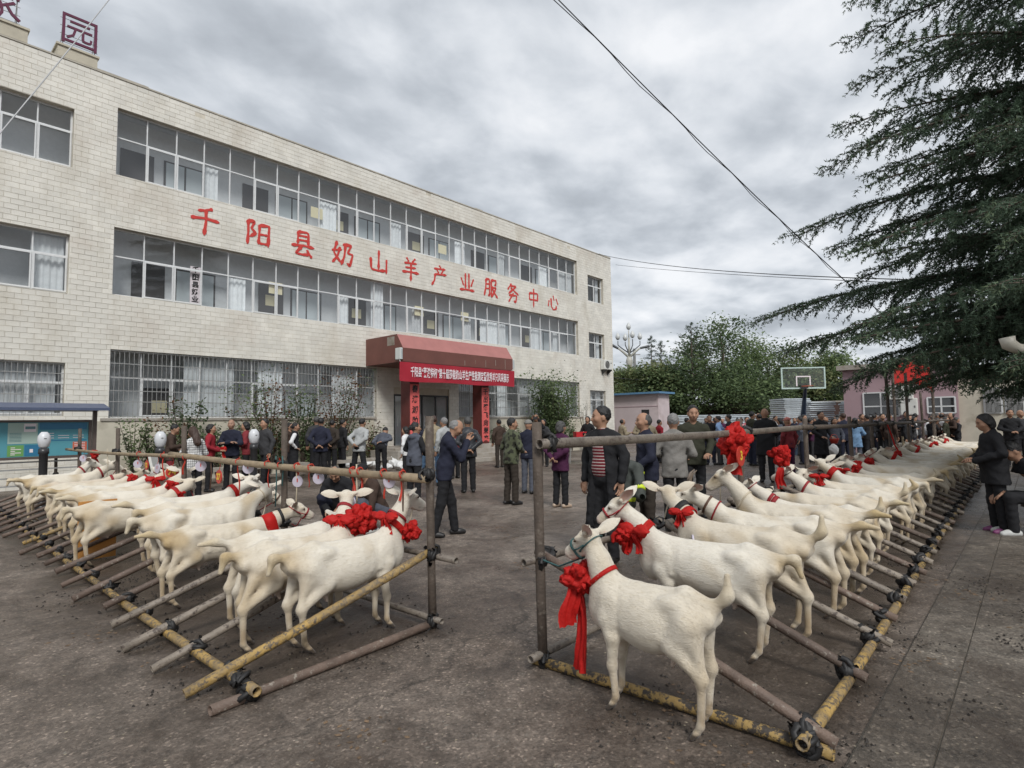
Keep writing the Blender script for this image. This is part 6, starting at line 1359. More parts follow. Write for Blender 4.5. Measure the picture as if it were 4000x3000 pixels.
P_('blonde', 938, 1048, 899, 60, dict(arm='down', top='cl_beige', bottom='cl_denim', hair='short', hairc='brown'), 'brown haired person in beige top in front of the porch')
P_('gcap', 962, 1050, 903, 90, dict(arm='down', top='cl_lgrey', bottom='cl_denim', hair='short', hairc='grey'), 'grey haired person in pale top partly behind the corner post')
P_('whiteb', 878, 1040, 922, 120, dict(f=1, arm='down', top='cl_white', bottom='cl_black', hair='bob'), 'person in white partly behind the hooded vest')
P_('brown2', 1080, 1010, 907, 70, dict(arm='down', top='cl_brown', bottom='cl_dkbrn', hair='short'), 'person in brown jacket near the right end of the porch steps')
P_('camo', 1105, 1090, 904, -10, dict(arm='front', top='cl_camo', bottom='cl_dkbrn', hair='short', hyaw=-20), 'person in camouflage jacket turned to the right')
P_('cap', 1142, 1066, 908, 15, dict(arm='front', top='cl_navy', bottom='cl_slate', hair='cap', hatc='cl_grey'), 'person in navy jacket and grey cap behind the tall pen post')
P_('photo', 1160, 1012, 893, 215, dict(arm='raise', top='cl_black', bottom='cl_black', hair='none'), 'bald person raising a camera beside the big shrub')
P_('purple', 1212, 1096, 911, -5, dict(f=1, arm='back', top='cl_purple', bottom='cl_black', hair='bob', hairc='dgrey', shoes='beige', hem=.72), 'person in purple jacket with hands behind')
P_('desk', 1272, 1000, 900, 200, dict(f=1, arm='front', top='cl_black', bottom='cl_black', hair='bob'), 'person in black with white collar at the red box')
P_('coat', 1312, 1212, 870, 178, dict(arm='down', top='cl_black', bottom='cl_black', hair='short', hem=.36, open=.15, hyaw=-42, shirt='cl_stripe', girth=1.10, seed=5), 'tall person in long open black coat over a red striped shirt', H=1.76)
P_('armjack', 1405, 1168, 892, 138, dict(arm=('hold', 'down'), top='cl_navy', bottom='cl_dkbrn', hair='balding', hairc='dgrey', girth=1.05), 'balding person in navy with a dark jacket hung over one arm')
P_('greyj', 1462, 1148, 895, 30, dict(arm='front', top='cl_grey', bottom='cl_black', hair='short', hairc='grey', hem=.78), 'grey haired person in grey jacket seen from behind')
P_('green', 1503, 1118, 877, 215, dict(arm=('hold', 'hip'), top='cl_green', bottom='cl_black', hair='short', girth=1.04, hpitch=8), 'person in dark olive jacket facing the viewer, looking down')
P_('bald', 1658, 1042, 879, 20, dict(arm='front', top='cl_black', bottom='cl_black', hair='none', hem=.62, girth=1.12), 'large bald person in dark long jacket behind the right pen')
P_('visor', 1708, 1026, 902, 60, dict(f=1, arm='down', top='cl_maroon', bottom='cl_purple', hair='visor', hatc='cl_pink'), 'person in maroon jacket wearing a pink sun visor')
P_('basket', 1776, 1016, 889, 235, dict(arm='hold', top='cl_black', bottom='cl_black', hair='short', hem=.45), 'person in long black coat carrying a red basket')
P_('bagw', 1806, 1012, 903, 215, dict(f=1, arm='hold', top='cl_slate', bottom='cl_black', hair='bob'), 'person in slate top holding a white bag')
P_('navbig', 1828, 1006, 893, 50, dict(arm='front', top='cl_navy', bottom='cl_navy', hair='short', hairc='brown', girth=1.15), 'brown haired person in navy jacket left of the denim shirt')
P_('denim', 1852, 1006, 903, 20, dict(f=1, arm='front', top='cl_denim', bottom='cl_slate', hair='bob', hem=.65), 'person in pale blue denim shirt at the right pen')
P_('blk3', 1880, 1000, 896, 60, dict(arm='front', top='cl_black', bottom='cl_black', hair='short'), 'person in black between denim shirt and red lanyard')
P_('lany', 1910, 996, 894, 215, dict(arm='front', top='cl_black', bottom='cl_black', hair='short'), 'person in black with a red flag cloth on the chest')
P_('far_r', 1962, 990, 889, 200, dict(arm='phone', top='cl_black', bottom='cl_beige', hair='short'), 'person in black top and khaki trousers by the tall pole')
P_('edge', 2158, 1152, 893, 118, dict(f=1, arm='front', top='cl_black', bottom='cl_black', hair='bob', girth=1.2, shoes='purple', hem=.7, hpitch=16), 'stout person in black with purple shoes at the right edge', H=1.62)
P_('man_e', 2188, 1010, 884, 200, dict(arm='front', top='cl_black', bottom='cl_black', hair='short'), 'smiling person in black far back at the right edge')
P_('man_e2', 2208, 1004, 886, 230, dict(arm='front', top='cl_char', bottom='cl_black', hair='none'), 'person at the very right edge behind the seated one')
for nm, fx, fy, ty, fc, S_, lb in (('x1', 683, 1030, 901, 60, dict(arm='down', top='cl_char', bottom='cl_black', hair='short', hairc='dgrey'), 'person just behind the navy jacket, grey haired'), ('x2', 532, 1046, 912, 150, dict(f=1, arm='front', top='cl_maroon', bottom='cl_black', hair='bob'), 'person in maroon between the bald onlooker and the charcoal jacket'), ('x3', 716, 1026, 908, 30, dict(arm='back', top='cl_dkbrn', bottom='cl_black', hair='short'), 'person in dark brown right of the navy jacket'), ('x4', 984, 1034, 912, 80, dict(f=1, arm='down', top='cl_maroon', bottom='cl_black', hair='bun'), 'person in maroon before the porch steps'), ('x5', 925, 1042, 908, 50, dict(arm='down', top='cl_navy', bottom='cl_denim', hair='short'), 'person in navy and jeans left of the beige top'), ('x6', 1176, 1008, 906, 200, dict(f=1, arm='phone', top='cl_char', bottom='cl_black', hair='bob'), 'person in charcoal before the dense shrub')): P_(nm, fx, fy, ty, fc, S_, lb)
# pink person bending over the goats, seated person on the right, two squatting behind the left pen
p = on_z(1992, 985); make_person(dict(seed=3, f=1, arm='front', top='cl_pink', bottom='cl_black', hair='bob', bend=58, hpitch=25), (p.x, 2.85, 0), R(230), 'person in pink jacket bending over the goats', None, 1.62)
p = on_z(2212, 1165); make_person(dict(seed=8, arm='knees', legs='sit', bend=26, top='cl_black', bottom='cl_black', hair='short', shoes='white', girth=1.25, hpitch=20), (p.x + .42, p.y - .24, 0), R(112), 'stout person in black sitting on a low stool, cut off at the right edge', None, 1.74)
p = on_z(716, 1140); make_person(dict(seed=9, arm='knees', legs='squat', bend=30, top='cl_black', bottom='cl_navy', hair='balding', hairc='dgrey', hpitch=30, girth=1.1), (p.x + .25, p.y + .2, 0), R(225), 'person in black squatting behind the left pen with bowed head', None, 1.70)
p = on_z(800, 1150); make_person(dict(seed=10, arm='knees', legs='squat', bend=26, top='cl_brown', bottom='cl_slate', hair='cap', hatc='cl_black', hpitch=15, shoes='white'), (p.x + .1, p.y + .05, 0), R(170), 'person in brown jacket and black cap squatting behind the number discs', None, 1.70)
# the crowd between the pens and the sheds
KEYS = [dict(arm='down', key='c0', seed=21), dict(arm='front', key='c1', seed=22), dict(arm='phone', key='c2', seed=23, hair='balding'), dict(f=1, arm='front', key='c3', seed=24, hair='bob'), dict(f=1, arm='down', key='c4', seed=25, hair='bun'), dict(arm='back', key='c5', seed=26)]
TOPS = ['cl_black', 'cl_navy', 'cl_char', 'cl_brown', 'cl_slate', 'cl_black', 'cl_maroon', 'cl_grey', 'cl_purple', 'cl_green', 'cl_white', 'cl_print']
named = [(1425, 1000, 907, 'cl_red', 'person in bright red shirt far behind the grey jacket'), (1407, 1002, 906, 'cl_beige', 'person in beige seen behind the jacket carrier'), (1345, 1003, 905, 'cl_beige', 'brown haired person far behind the long black coat'), (1385, 1001, 902, 'cl_beige', 'person in beige near the pink shed wall'),
 (1536, 1004, 897, 'cl_black', 'person in dark suit with white shirt left of the light blue shirt'), (1557, 1004, 899, 'cl_lblue', 'person in light blue shirt in the crowd'), (1580, 1004, 896, 'cl_black', 'person in black shirt right of the light blue shirt'), (1627, 1006, 890, 'cl_green', 'person with dark hair behind the hanging rosette'), (1645, 1002, 893, 'cl_black', 'person in black beside the large bald one'), (1690, 1000, 903, 'cl_slate', 'person half hidden behind the pink visor'), (1735, 1003, 900, 'cl_slate', 'person in slate jacket between visor and pen post'), (1752, 998, 904, 'cl_purple', 'person in purple behind the second pen post'), (1485, 1000, 903, 'cl_slate', 'person in slate far behind the olive jacket'), (1615, 992, 901, 'cl_print', 'person in patterned top deep in the crowd')]
for i, (fx, fy, ty, top, lab) in enumerate(named):
    S = dict(KEYS[i % 6]); S['top'] = top; S['bottom'] = ['cl_black', 'cl_navy', 'cl_char'][i % 3]; P_('n%d' % i, fx, fy, ty, rb.choice((60, 100, 200, 230, -30)), S, lab)
for i in range(64):
    fx = rb.choice((rb.uniform(1500, 1760), rb.uniform(1740, 2060), rb.uniform(2010, 2070))); fy = rb.uniform(958, 985)
    if i >= 44: fx = rb.uniform(1590, 1985); fy = rb.uniform(984, 999)
    S = dict(KEYS[rb.randrange(6)]); S['top'] = rb.choice(TOPS); S['bottom'] = rb.choice(('cl_black', 'cl_navy', 'cl_char')); S['hairc'] = rb.choice(('black', 'black', 'black', 'dgrey', 'brown')); p = on_z(fx, fy)
    if p.x > 29.5: p = on_x(fx, 900, 29.0 + rb.uniform(-1.5, .6)); p.z = 0
    make_person(S, (p.x, p.y, 0), R(rb.uniform(0, 360)), 'person deep in the crowd behind the right pen', 'distant crowd', rb.uniform(1.52, 1.74))
# ================================================================== TREES AND PLANTS
def leaf_mat(name, col, var=.35, trans=.5):
    return mat(name, col, .6, noise=.25, nscale=.9, island=var, trans=trans, spec=.25)
M_LF1 = leaf_mat('leaf_mid', (.185, .245, .115)); M_LF2 = leaf_mat('leaf_yellow', (.23, .25, .12)); M_LF3 = leaf_mat('leaf_dark', (.10, .142, .072)); M_LFR = leaf_mat('leaf_rusty', (.16, .075, .035)); M_NEED = leaf_mat('cedar_needle', (.080, .120, .078), .4, .25)
M_NEED2 = leaf_mat('cedar_tip', (.120, .160, .092), .35, .2)
M_BARK = mat('bark', (.085, .065, .05), .9, noise=.3, nscale=8, bump=.6, bscale=20)
def leaves_mesh(name, C, Dn, size, m, rs, aspect=.6, flat=1.1):
    n = len(C); d = rs.normal(0, 1, (n, 3)); d[:, 2] *= .6; d /= np.linalg.norm(d, axis=1)[:, None]; nn = rs.normal(0, 1, (n, 3)); nn[:, 2] = np.abs(nn[:, 2]) + flat; s_ = np.cross(nn, d); s_ /= np.linalg.norm(s_, axis=1)[:, None]; l = size * rs.uniform(.6, 1.25, (n, 1))
    up = np.cross(d, s_)
    v = np.stack([C - d * l * .5, C + s_ * l * aspect * .5 + up * l * .06, C + d * l * .5, C - s_ * l * aspect * .5 + up * l * .06], 1).reshape(-1, 3); f = np.arange(n * 4).reshape(-1, 4); return np_mesh(name, v, f, m)
def broad_tree(pos, H, rx, label, mats, seed, nleaf=7000, leaf=.20, trunk_h=.35, crown_base=.28, group=None, name='broadleaf_tree', airy=1.0):
    rs = np.random.default_rng(seed); e = empty(name, pos, 0, label, 'tree', group); rz_ = H * (1 - crown_base) / 2; cz = H * crown_base + rz_
    tk = MB(); tk.tube([(0, 0, 0), (.05, .03, H * .2), (-.03, .06, H * .45), (.05, 0, H * .75)], [H * .022, H * .018, H * .013, H * .005], 8); link('trunk', tk.mesh('trunk', M_BARK, True), e)
    cl = []; lim = MB()
    ncl = int(64 * airy)
    for k_ in range(ncl):
        u = rs.uniform(-1, 1); ph = rs.uniform(0, 6.283); rr_ = rs.uniform(.45, 1.0) ** .6; st = math.sqrt(1 - u * u); c = np.array([rx * st * math.cos(ph) * rr_, rx * st * math.sin(ph) * rr_, cz + rz_ * u * rr_]); 
        if u > .3: c[:2] *= .85
        cl.append(c)
        if k_ % 3 == 0: z0 = H * rs.uniform(.18, .5); lim.tube([(0, 0, z0), tuple((np.array([0, 0, z0]) * .5 + c * .5) + np.array([0, 0, .1 * H * .3])), tuple(c)], [H * .008, H * .005, H * .0015], 5)
    link('limb', lim.mesh('limb', M_BARK, True), e)
    per = nleaf // ncl; Cs = [[] for _ in mats]
    for k_, c in enumerate(cl):
        sp = rx * rs.uniform(.15, .27); q = rs.normal(0, 1, (per, 3)) * np.array([sp, sp, sp * .62]); q = c + q; Cs[int(rs.integers(len(mats)))].append(q)
    for m, L_ in zip(mats, Cs):
        if L_: o = link('crown', leaves_mesh('crown', np.concatenate(L_), None, leaf, m, rs), e); tag(o, kind='stuff')
    return e
TG = 'trees beyond the yard'
for i, (px, top, dep, rx, H_scale, ms, lab) in enumerate([
    (1352, 802, 52, 2.2, 1, [M_LF1, M_LF2], 'low green tree right beside the end of the office building'),
    (1420, 788, 50, 2.8, 1, [M_LF1, M_LF2, M_LF3], 'yellowish green tree behind the pink shed roof'),
    (1482, 782, 50, 3.3, 1, [M_LF1, M_LF3], 'broad green tree overhanging the boundary wall left of centre'),
    (1560, 680, 52, 3.7, 1, [M_LF1, M_LF1, M_LF3], 'tallest broadleaf tree, rounded, above the boundary wall'),
    (1655, 722, 52, 4.1, 1, [M_LF1, M_LF2, M_LF3], 'large green tree right of the tallest one'),
    (1735, 768, 51, 3.3, 1, [M_LF1, M_LF2], 'green tree just behind the basketball backboard'),
    (1800, 770, 50, 2.8, 1, [M_LF3, M_LF1], 'dark green tree between backboard and cedar'),
    (1610, 800, 47, 3.4, 1, [M_LF3, M_LF1], 'low spreading tree whose branches hang over the panel pile')]):
    p = on_depth(px, top, dep); H = p.z; broad_tree((p.x, p.y, 0), H, rx, lab, ms, 100 + i, 9500, .29, group=TG, crown_base=.16 if i != 7 else .3)
# slim poplar with open crown
p = on_depth(1792, 715, 53); broad_tree((p.x, p.y, 0), p.z, 1.3, 'slender open crowned poplar poking above the trees', [M_LF3], 130, 1100, .26, crown_base=.5, group=TG, name='poplar_tree', airy=.5)
def small_conifer(px, top, dep, w, lab, seed, tilt=0):
    p = on_depth(px, top, dep); rs = np.random.default_rng(seed); e = empty('conifer_tree', (p.x, p.y, 0), 0, lab, 'tree', TG); H = p.z; link('trunk', MB().tube([(0, 0, 0), (0, 0, H)], [.14, .02], 6).mesh('trunk', M_BARK), e); C = []; br = MB()
    for k_ in range(34):
        z = H * (.35 + .65 * k_ / 34); L_ = w * (1 - (z / H)) * 2.2 + .25; ph = k_ * 2.4; d_ = np.array([math.cos(ph), math.sin(ph), .12 + .25 * tilt]); br.tube([(0, 0, z), tuple(np.array([0, 0, z]) + d_ * L_)], [.03, .006], 4); t = rs.uniform(.1, 1, (70, 1)); C.append(np.array([0, 0, z]) + d_ * L_ * t + rs.normal(0, .07, (70, 3)) - np.array([0, 0, .08]) * t)
    link('limb', br.mesh('limb', M_BARK), e); o = link('crown', leaves_mesh('crown', np.concatenate(C), None, .16, M_NEED, rs, .3), e); tag(o, kind='stuff')
small_conifer(1406, 724, 54, 1.2, 'thin spired conifer behind the street lamp trees', 1); small_conifer(1427, 736, 54, 1.0, 'second thin spired conifer beside the taller spire', 2); small_conifer(1492, 697, 49, 2.6, 'cedar top with long level branches left of the tallest tree', 3, 1.2)
# the big cedar on the right, trunk outside the frame
def deodar(pos, H, label, seed):
    rs = np.random.default_rng(seed); e = empty('cedar_tree', pos, 0, label, 'tree'); link('trunk', MB().tube([(0, 0, 0), (.08, 0, H * .3), (0, .08, H * .7), (0, 0, H)], [.34, .27, .14, .03], 12).mesh('trunk', M_BARK, True), e)
    br = MB(); PT = []; DR = []; TIP = []
    nb_ = 160
    for k_ in range(nb_):
        z = 2.25 + (H - 2.6) * ((k_ + .5) / nb_) ** 1.4; az = k_ * 2.39996 + rs.uniform(-.3, .3); L_ = (4.4 if z < 2.9 else (5.7 if z < 4.9 else 5.4 - (z - 4.9) * .30)) * rs.uniform(.66, 1.04); L_ = max(L_, .8); d_ = np.array([math.cos(az), math.sin(az), 0]); rise = rs.uniform(.02, .16); dr_ = rs.uniform(.20, .34)
        def mp_(t): return np.array([0, 0, z]) + d_ * L_ * t + np.array([0, 0, L_ * (rise * t - dr_ * max(0, t - .25) ** 1.8)])
        pts = [mp_(t) for t in np.linspace(0, 1, 8)]; br.tube([tuple(q) for q in pts], list(np.linspace(.055, .006, 8) * (L_ / 5)), 5)
        s_ = np.array([-d_[1], d_[0], 0]); nsec = int((12 + L_ * 7.5) * (1.0 if z < 5.5 else .85))
        for j in range(nsec):
            t = .14 + .86 * (j + rs.uniform(0, 1)) / nsec; p0 = mp_(t); sg = 1 if j % 2 else -1; l2 = (.30 * L_ * (1.08 - t) + .22) * rs.uniform(.6, 1.15); dd = d_ * rs.uniform(.55, .95) + s_ * sg * rs.uniform(.45, 1.0); dd /= np.linalg.norm(dd); sag = rs.uniform(.22, .5)
            n2 = max(4, int(l2 / .050)); tt = np.linspace(.05, 1, n2)[:, None]; q = p0 + dd * l2 * tt + np.array([0, 0, -1.0]) * sag * l2 * tt ** 1.9 + np.array([0, 0, .05]) * tt
            if l2 > .3: br.tube([tuple(p0), tuple(q[n2 // 2]), tuple(q[-1])], [.010, .006, .003], 3, caps=False)
            PT.append(q); DR.append(np.tile(dd + np.array([0, 0, -.35]), (n2, 1))); TIP.append(tt[:, 0] * .5 + t * .5)
            # hanging twigs
            for m_ in range(int(l2 / .13)):
                a = rs.integers(n2); l3 = rs.uniform(.10, .26) * (1.1 - .4 * t); d3 = dd * rs.uniform(.2, .8) + s_ * rs.uniform(-.5, .5) + np.array([0, 0, -rs.uniform(.5, 1.1)]); d3 /= np.linalg.norm(d3); n3 = max(2, int(l3 / .045)); t3 = np.linspace(.1, 1, n3)[:, None]; PT.append(q[a] + d3 * l3 * t3); DR.append(np.tile(d3, (n3, 1))); TIP.append(np.full(n3, t))
    link('limb', br.mesh('limb', M_BARK, True), e); PT = np.concatenate(PT); DR = np.concatenate(DR); TIP = np.concatenate(TIP); DR /= np.linalg.norm(DR, axis=1)[:, None]
    k_ = 5; n = len(PT) * k_; P3 = np.repeat(PT, k_, 0) + rs.normal(0, .010, (n, 3)); D3 = np.repeat(DR, k_, 0) * .7 + rs.normal(0, .62, (n, 3)); D3 /= np.linalg.norm(D3, axis=1)[:, None]; S3 = np.cross(D3, rs.normal(0, 1, (n, 3))); S3 /= np.linalg.norm(S3, axis=1)[:, None]; l = rs.uniform(.045, .085, (n, 1)); w = .0105
    v = np.stack([P3 + S3 * w, P3 - S3 * w, P3 + D3 * l], 1).reshape(-1, 3); tip = np.repeat(TIP, k_) > rs.uniform(.70, 1.25, n); f = np.arange(n * 3).reshape(-1, 3)
    o = link('foliage', np_mesh('foliage', v, f, [M_NEED, M_NEED2], False, None, tip.astype(int)), e); tag(o, kind='stuff'); print('cedar tris', n)
deodar((13.6, -1.3, 0), 14.5, 'huge dark cedar with drooping branches reaching in from the right edge', 5)
# shrubs in the bed along the facade
def shrub(px, top, Y, w, lab, seed, mats, nst=9, nl=1300, name='shrub', lean=.5, leaf=.085):
    p = on_y(px, top, Y); rs = np.random.default_rng(seed); e = empty(name, (p.x, Y, .02), 0, lab, 'shrub', 'shrubs along the office wall'); H = max(p.z, .5); st = MB(); C = [[] for _ in mats]
    for k_ in range(nst):
        ph = rs.uniform(0, 6.283); r_ = w * rs.uniform(.3, 1.0); h_ = H * rs.uniform(.6, 1.0); yk = .45
        pts = [np.array([0, 0, 0]), np.array([r_ * .25 * math.cos(ph), yk * r_ * .25 * math.sin(ph), h_ * .4]), np.array([r_ * .7 * math.cos(ph), yk * r_ * .7 * math.sin(ph), h_ * .75]), np.array([r_ * math.cos(ph), yk * r_ * math.sin(ph), h_])]; st.tube([tuple(q) for q in pts], [.022, .016, .010, .003], 5)
        n = nl // nst; t = rs.uniform(.3, 1, n); q = np.array([np.interp(t, [0, .4, .75, 1], [pp[a] for pp in pts]) for a in range(3)]).T + rs.normal(0, 1, (n, 3)) * np.array([w * .16, w * .10, w * .13]); C[int(rs.integers(len(mats)))].append(q)
    link('stem', st.mesh('stem', M_BARK, True), e)
    for m, L_ in zip(mats, C):
        if L_: o = link('foliage', leaves_mesh('foliage', np.concatenate(L_), None, leaf, m, rs), e); tag(o, kind='stuff')
shrub(402, 838, 19.2, .9, 'thin branched shrub in front of the left grilled window', 1, [M_LF3, M_LF3, M_LFR], 10, 1300, leaf=.11)
shrub(585, 800, 19.0, 1.5, 'tall reddish green shrub in front of the grilled window middle', 2, [M_LF3, M_LFR, M_LF1], 16, 1900, leaf=.105)
shrub(735, 795, 19.0, 1.6, 'sparse spreading shrub left of the porch', 3, [M_LF3, M_LFR], 16, 1700, leaf=.105)
shrub(655, 836, 18.9, .9, 'low bushy shrub between the two taller ones', 4, [M_LF3, M_LF1], 11, 1300, leaf=.105)
shrub(1198, 806, 18.7, 2.1, 'dense rounded dark shrub right of the porch', 5, [M_LF3, M_LF3, M_LF1, M_LF1], 44, 9000, leaf=.14)
shrub(1262, 846, 18.6, .8, 'bare twiggy shrub leaning right at the end of the facade', 6, [M_LF3], 7, 160)
for i, (px, top, w) in enumerate(((292, 905, .5), (330, 925, .4), (365, 900, .55), (425, 912, .5), (470, 915, .45), (525, 912, .5), (560, 925, .45), (608, 915, .5), (665, 925, .45), (720, 915, .5), (800, 905, .55), (1070, 925, .5), (1095, 912, .5), (1125, 918, .5), (1150, 908, .5), (1235, 915, .5))):
    shrub(px, top, 18.95, w, ['climbing leafy plant against the wall left of the folded arms', 'low leafy plant in the bed, second from the left', 'tall leafy plant in the bed behind the brown jacket', 'leafy plant in the bed behind the red jacket', 'leafy plant beside the bald onlooker', 'leafy plant right of the bald onlooker', 'low plant by the charcoal jacket', 'leafy plant left of the black dress', 'low plant right of the black dress', 'leafy plant behind the navy jacket', 'orange tinted hedge plant left of the porch steps', 'leafy plant right beside the porch steps', 'second leafy plant right of the steps', 'third leafy plant right of the steps', 'dark leafy plant before the dense rounded shrub', 'leafy plant at the right end of the bed'][i], 20 + i, [M_LF3, M_LF1] if i != 10 else [M_LFR, M_LF1], 9, 700, 'bed_plant', leaf=.10)
# ================================================================== SMALL THINGS
# notice board under a blue roof
M_BOARD = mat('board_frame', (.10, .075, .065), .45, noise=.15); M_TEAL = mat('poster_teal', (.09, .30, .36), .4, noise=.05, nscale=2); M_DTEAL = mat('poster_blue', (.03, .17, .30), .4); M_GRN = mat('poster_green', (.14, .33, .10), .4); M_PALE = mat('poster_pale', (.40, .52, .46), .5); M_PRED = mat('poster_red', (.55, .13, .07), .5); M_LTX = mat('poster_ink', (.12, .24, .26), .5); M_BLUR = mat('roof_blue', (.075, .095, .16), .45, noise=.1)
Y = 16.6; nb_ = empty('notice_board', (2.9, Y, 0), 0, 'notice board with teal posters under a blue roof at the left edge', 'notice board')
zt = on_y(100, 880, Y).z; bx0, bx1 = -2.2, on_y(190, 950, Y).x - 2.9; zb0, zb1 = on_y(100, 985, Y).z, on_y(100, 912, Y).z; rx1 = on_y(224, 880, Y).x - 2.9
rf = MB().prism([(-.55, zt - .02), (-.55, zt - .08), (0, zt + .02), (.55, zt - .08), (.55, zt - .02), (0, zt + .10)], -2.6, rx1, 'x'); link('roof', rf.mesh('roof', M_BLUR), nb_)
for xx in (-2.3, bx1 + .12): link('post', MB().box(xx - .04, xx + .04, -.04, .04, 0, zt).mesh('post', M_BOARD), nb_)
fr = MB().box(bx0 - .06, bx1 + .06, -.05, .03, zb0 - .06, zb0).box(bx0 - .06, bx1 + .06, -.05, .03, zb1, zb1 + .05).box(bx0 - .06, bx0, -.05, .03, zb0, zb1).box(bx1, bx1 + .06, -.05, .03, zb0, zb1); link('frame', fr.mesh('frame', M_BOARD), nb_)
pn = link('poster_panel', MB().box(bx0, bx1, -.01, .02, zb0, zb1).mesh('poster_panel', M_TEAL), nb_); hh = zb1 - zb0; x0 = on_y(14, 950, Y).x - 2.9
def patch(u0, u1, v0, v1, m, y=-.014): link('poster', MB().box(x0 + (bx1 - x0) * u0, x0 + (bx1 - x0) * u1, y, y + .003, zb0 + hh * v0, zb0 + hh * v1).mesh('poster', m), pn)
patch(.01, .36, .38, .98, M_PALE); patch(.38, .98, .78, .98, M_DTEAL); patch(.01, .20, .02, .34, M_GRN); patch(.21, .42, .02, .34, M_DTEAL); patch(.80, .985, .12, .40, M_PRED); patch(.38, .98, .44, .47, M_DTEAL, -.015); patch(.195, .34, .72, .96, M_BTXT, -.018); patch(.21, .33, .80, .88, M_LTX, -.021); patch(.27, .31, .12, .22, M_BTXT, -.018)
for k_ in range(7): patch(.03, .17, .44 + k_ * .04, .455 + k_ * .04, M_LTX, -.018); patch(.42 + .19 * (k_ % 3), .56 + .19 * (k_ % 3), .52 + (k_ // 3) * .07, .535 + (k_ // 3) * .07, M_BTXT, -.018)
for k_ in range(5): patch(.05, .10 + .07 * (k_ % 2), .06 + k_ * .05, .08 + k_ * .05, M_BTXT, -.018); patch(.82, .96, .16 + .05 * k_, .175 + .05 * k_, M_BTXT, -.018)
for z in (.35, .52, .70, .86): link('rail', MB().box(-2.3, bx1 + .1, .03, .06, z, z + .03).mesh('rail', M_GREYMET), nb_)
# garden lamps
M_LAMPW = mat('lamp_shade_white', (.60, .61, .63), .35)
for px, top, Y, lab in ((96, 933, 14.9, 'white oval garden lamp on black post before the notice board'), (347, 932, 13.3, 'white oval garden lamp beside the brown jacket'), (549, 927, 12.9, 'white oval garden lamp beside the charcoal jacket')):
    p = on_y(px, top, Y); e = empty('garden_lamp', (p.x, Y, 0), 0, lab, 'lamp', 'white garden lamps'); z = p.z; h_ = .33
    link('shade', MB().lathe([(.05, z - h_), (.085, z - h_ * .88), (.112, z - h_ * .55), (.105, z - h_ * .25), (.08, z - .04), (.05, z)], 14).mesh('shade', M_LAMPW, True), e); link('post', MB().lathe([(.11, 0), (.10, .06), (.07, .1), (.075, z - h_ - .12), (.095, z - h_ - .10), (.085, z - h_)], 12).mesh('post', M_DFR, True), e); link('badge', MB().box(-.02, .02, -.114, -.108, z - .14, z - .125).mesh('badge', M_ACG), e)
# number tags and ribbons on the left rail
M_TAGP = mat('tag_lilac', (.50, .46, .53), .4, noise=.05); M_TAGR = mat('tag_red', (.47, .035, .02), .4); M_TAGY = mat('tag_yellow', (.72, .50, .05), .5); M_STRR = mat('ribbon_orange', (.55, .055, .03), .6, trans=.2)
def tag_disc(px, py, r, m, lab, num=None, yaw=0.0, X=3.0, railz=1.17, plane='x'):
    p = on_x(px, py, X) if plane == 'x' else on_y(px, py, X); rz = (R(-90) if plane == 'x' else 0) + R(yaw); e = empty('number_tag', (p.x, p.y, p.z - r), rz, lab, 'tag', 'round tags on the pens')
    n = 20; vs = [(r * math.cos(a * .31416), y, r + r * math.sin(a * .31416)) for y in (-.006, .006) for a in range(n)]; fs = [tuple(range(n)), tuple(range(n, 2 * n))[::-1]] + [(i, i + n, (i + 1) % n + n, (i + 1) % n) for i in range(n)]; link('disc', MB().add(vs, fs).mesh('disc', m), e)
    if railz > p.z: link('string', MB().tube([(0, 0, 2 * r - .01), (.012, .01, (2 * r + railz - p.z + r) / 2), (0, 0, railz - p.z + r)], .004, 4).mesh('string', M_STRR), e)
    if num: link('numeral', text_mesh('numeral', num, M_TAGY, r * 1.25, .001, .004), e, (0, -.009, r), FACE_S)
    else: link('print', MB().box(-.006, .006, -.0085, -.0065, r * .9, r * 1.55).mesh('print', M_STRR), e)
tag_disc(473, 1030, .084, M_TAGR, 'larger red round tag marked with a yellow twenty-seven', '27'); tag_disc(317, 1005, .076, M_TAGR, 'red round tag marked with a yellow twelve, upper left rail', '12'); tag_disc(372, 1020, .085, M_TAGR, 'red round tag with yellow digits seen edge on', '74', 55)
for px, py, r, yaw, lab in ((340, 1012, .095, 10, 'lilac disc between the 12 and 74 tags'), (298, 1002, .085, 60, 'lilac disc seen edge on left of the 12 tag'), (434, 1007, .09, 50, 'lilac disc left of the 27 tag'), (536, 1011, .085, 40, 'lilac disc right of the 27 tag'), (643, 1040, .075, 30, 'lilac disc just right of the second pen post'), (688, 1033, .075, 35, 'lilac disc over the squatting person in black'), (760, 1086, .075, 0, 'lilac disc hanging low on a cord before the brown jacket'), (841, 1040, .072, 25, 'lilac disc nearest the corner post'), (180, 990, .09, 50, 'faint lilac disc at the far end of the rail')): tag_disc(px, py, r * .76, M_TAGP, lab, None, yaw)
tag_disc(1497, 1176, .072, M_TAGP, 'white lilac disc tag on the shoulder of the goat with the black strap', None, 30, 1.98, 0, 'y')
RB = empty('rail_ribbons', (3.0, 6.5, 1.1), 0, 'orange red ribbons and cords knotted along the left top rail', 'ribbons')
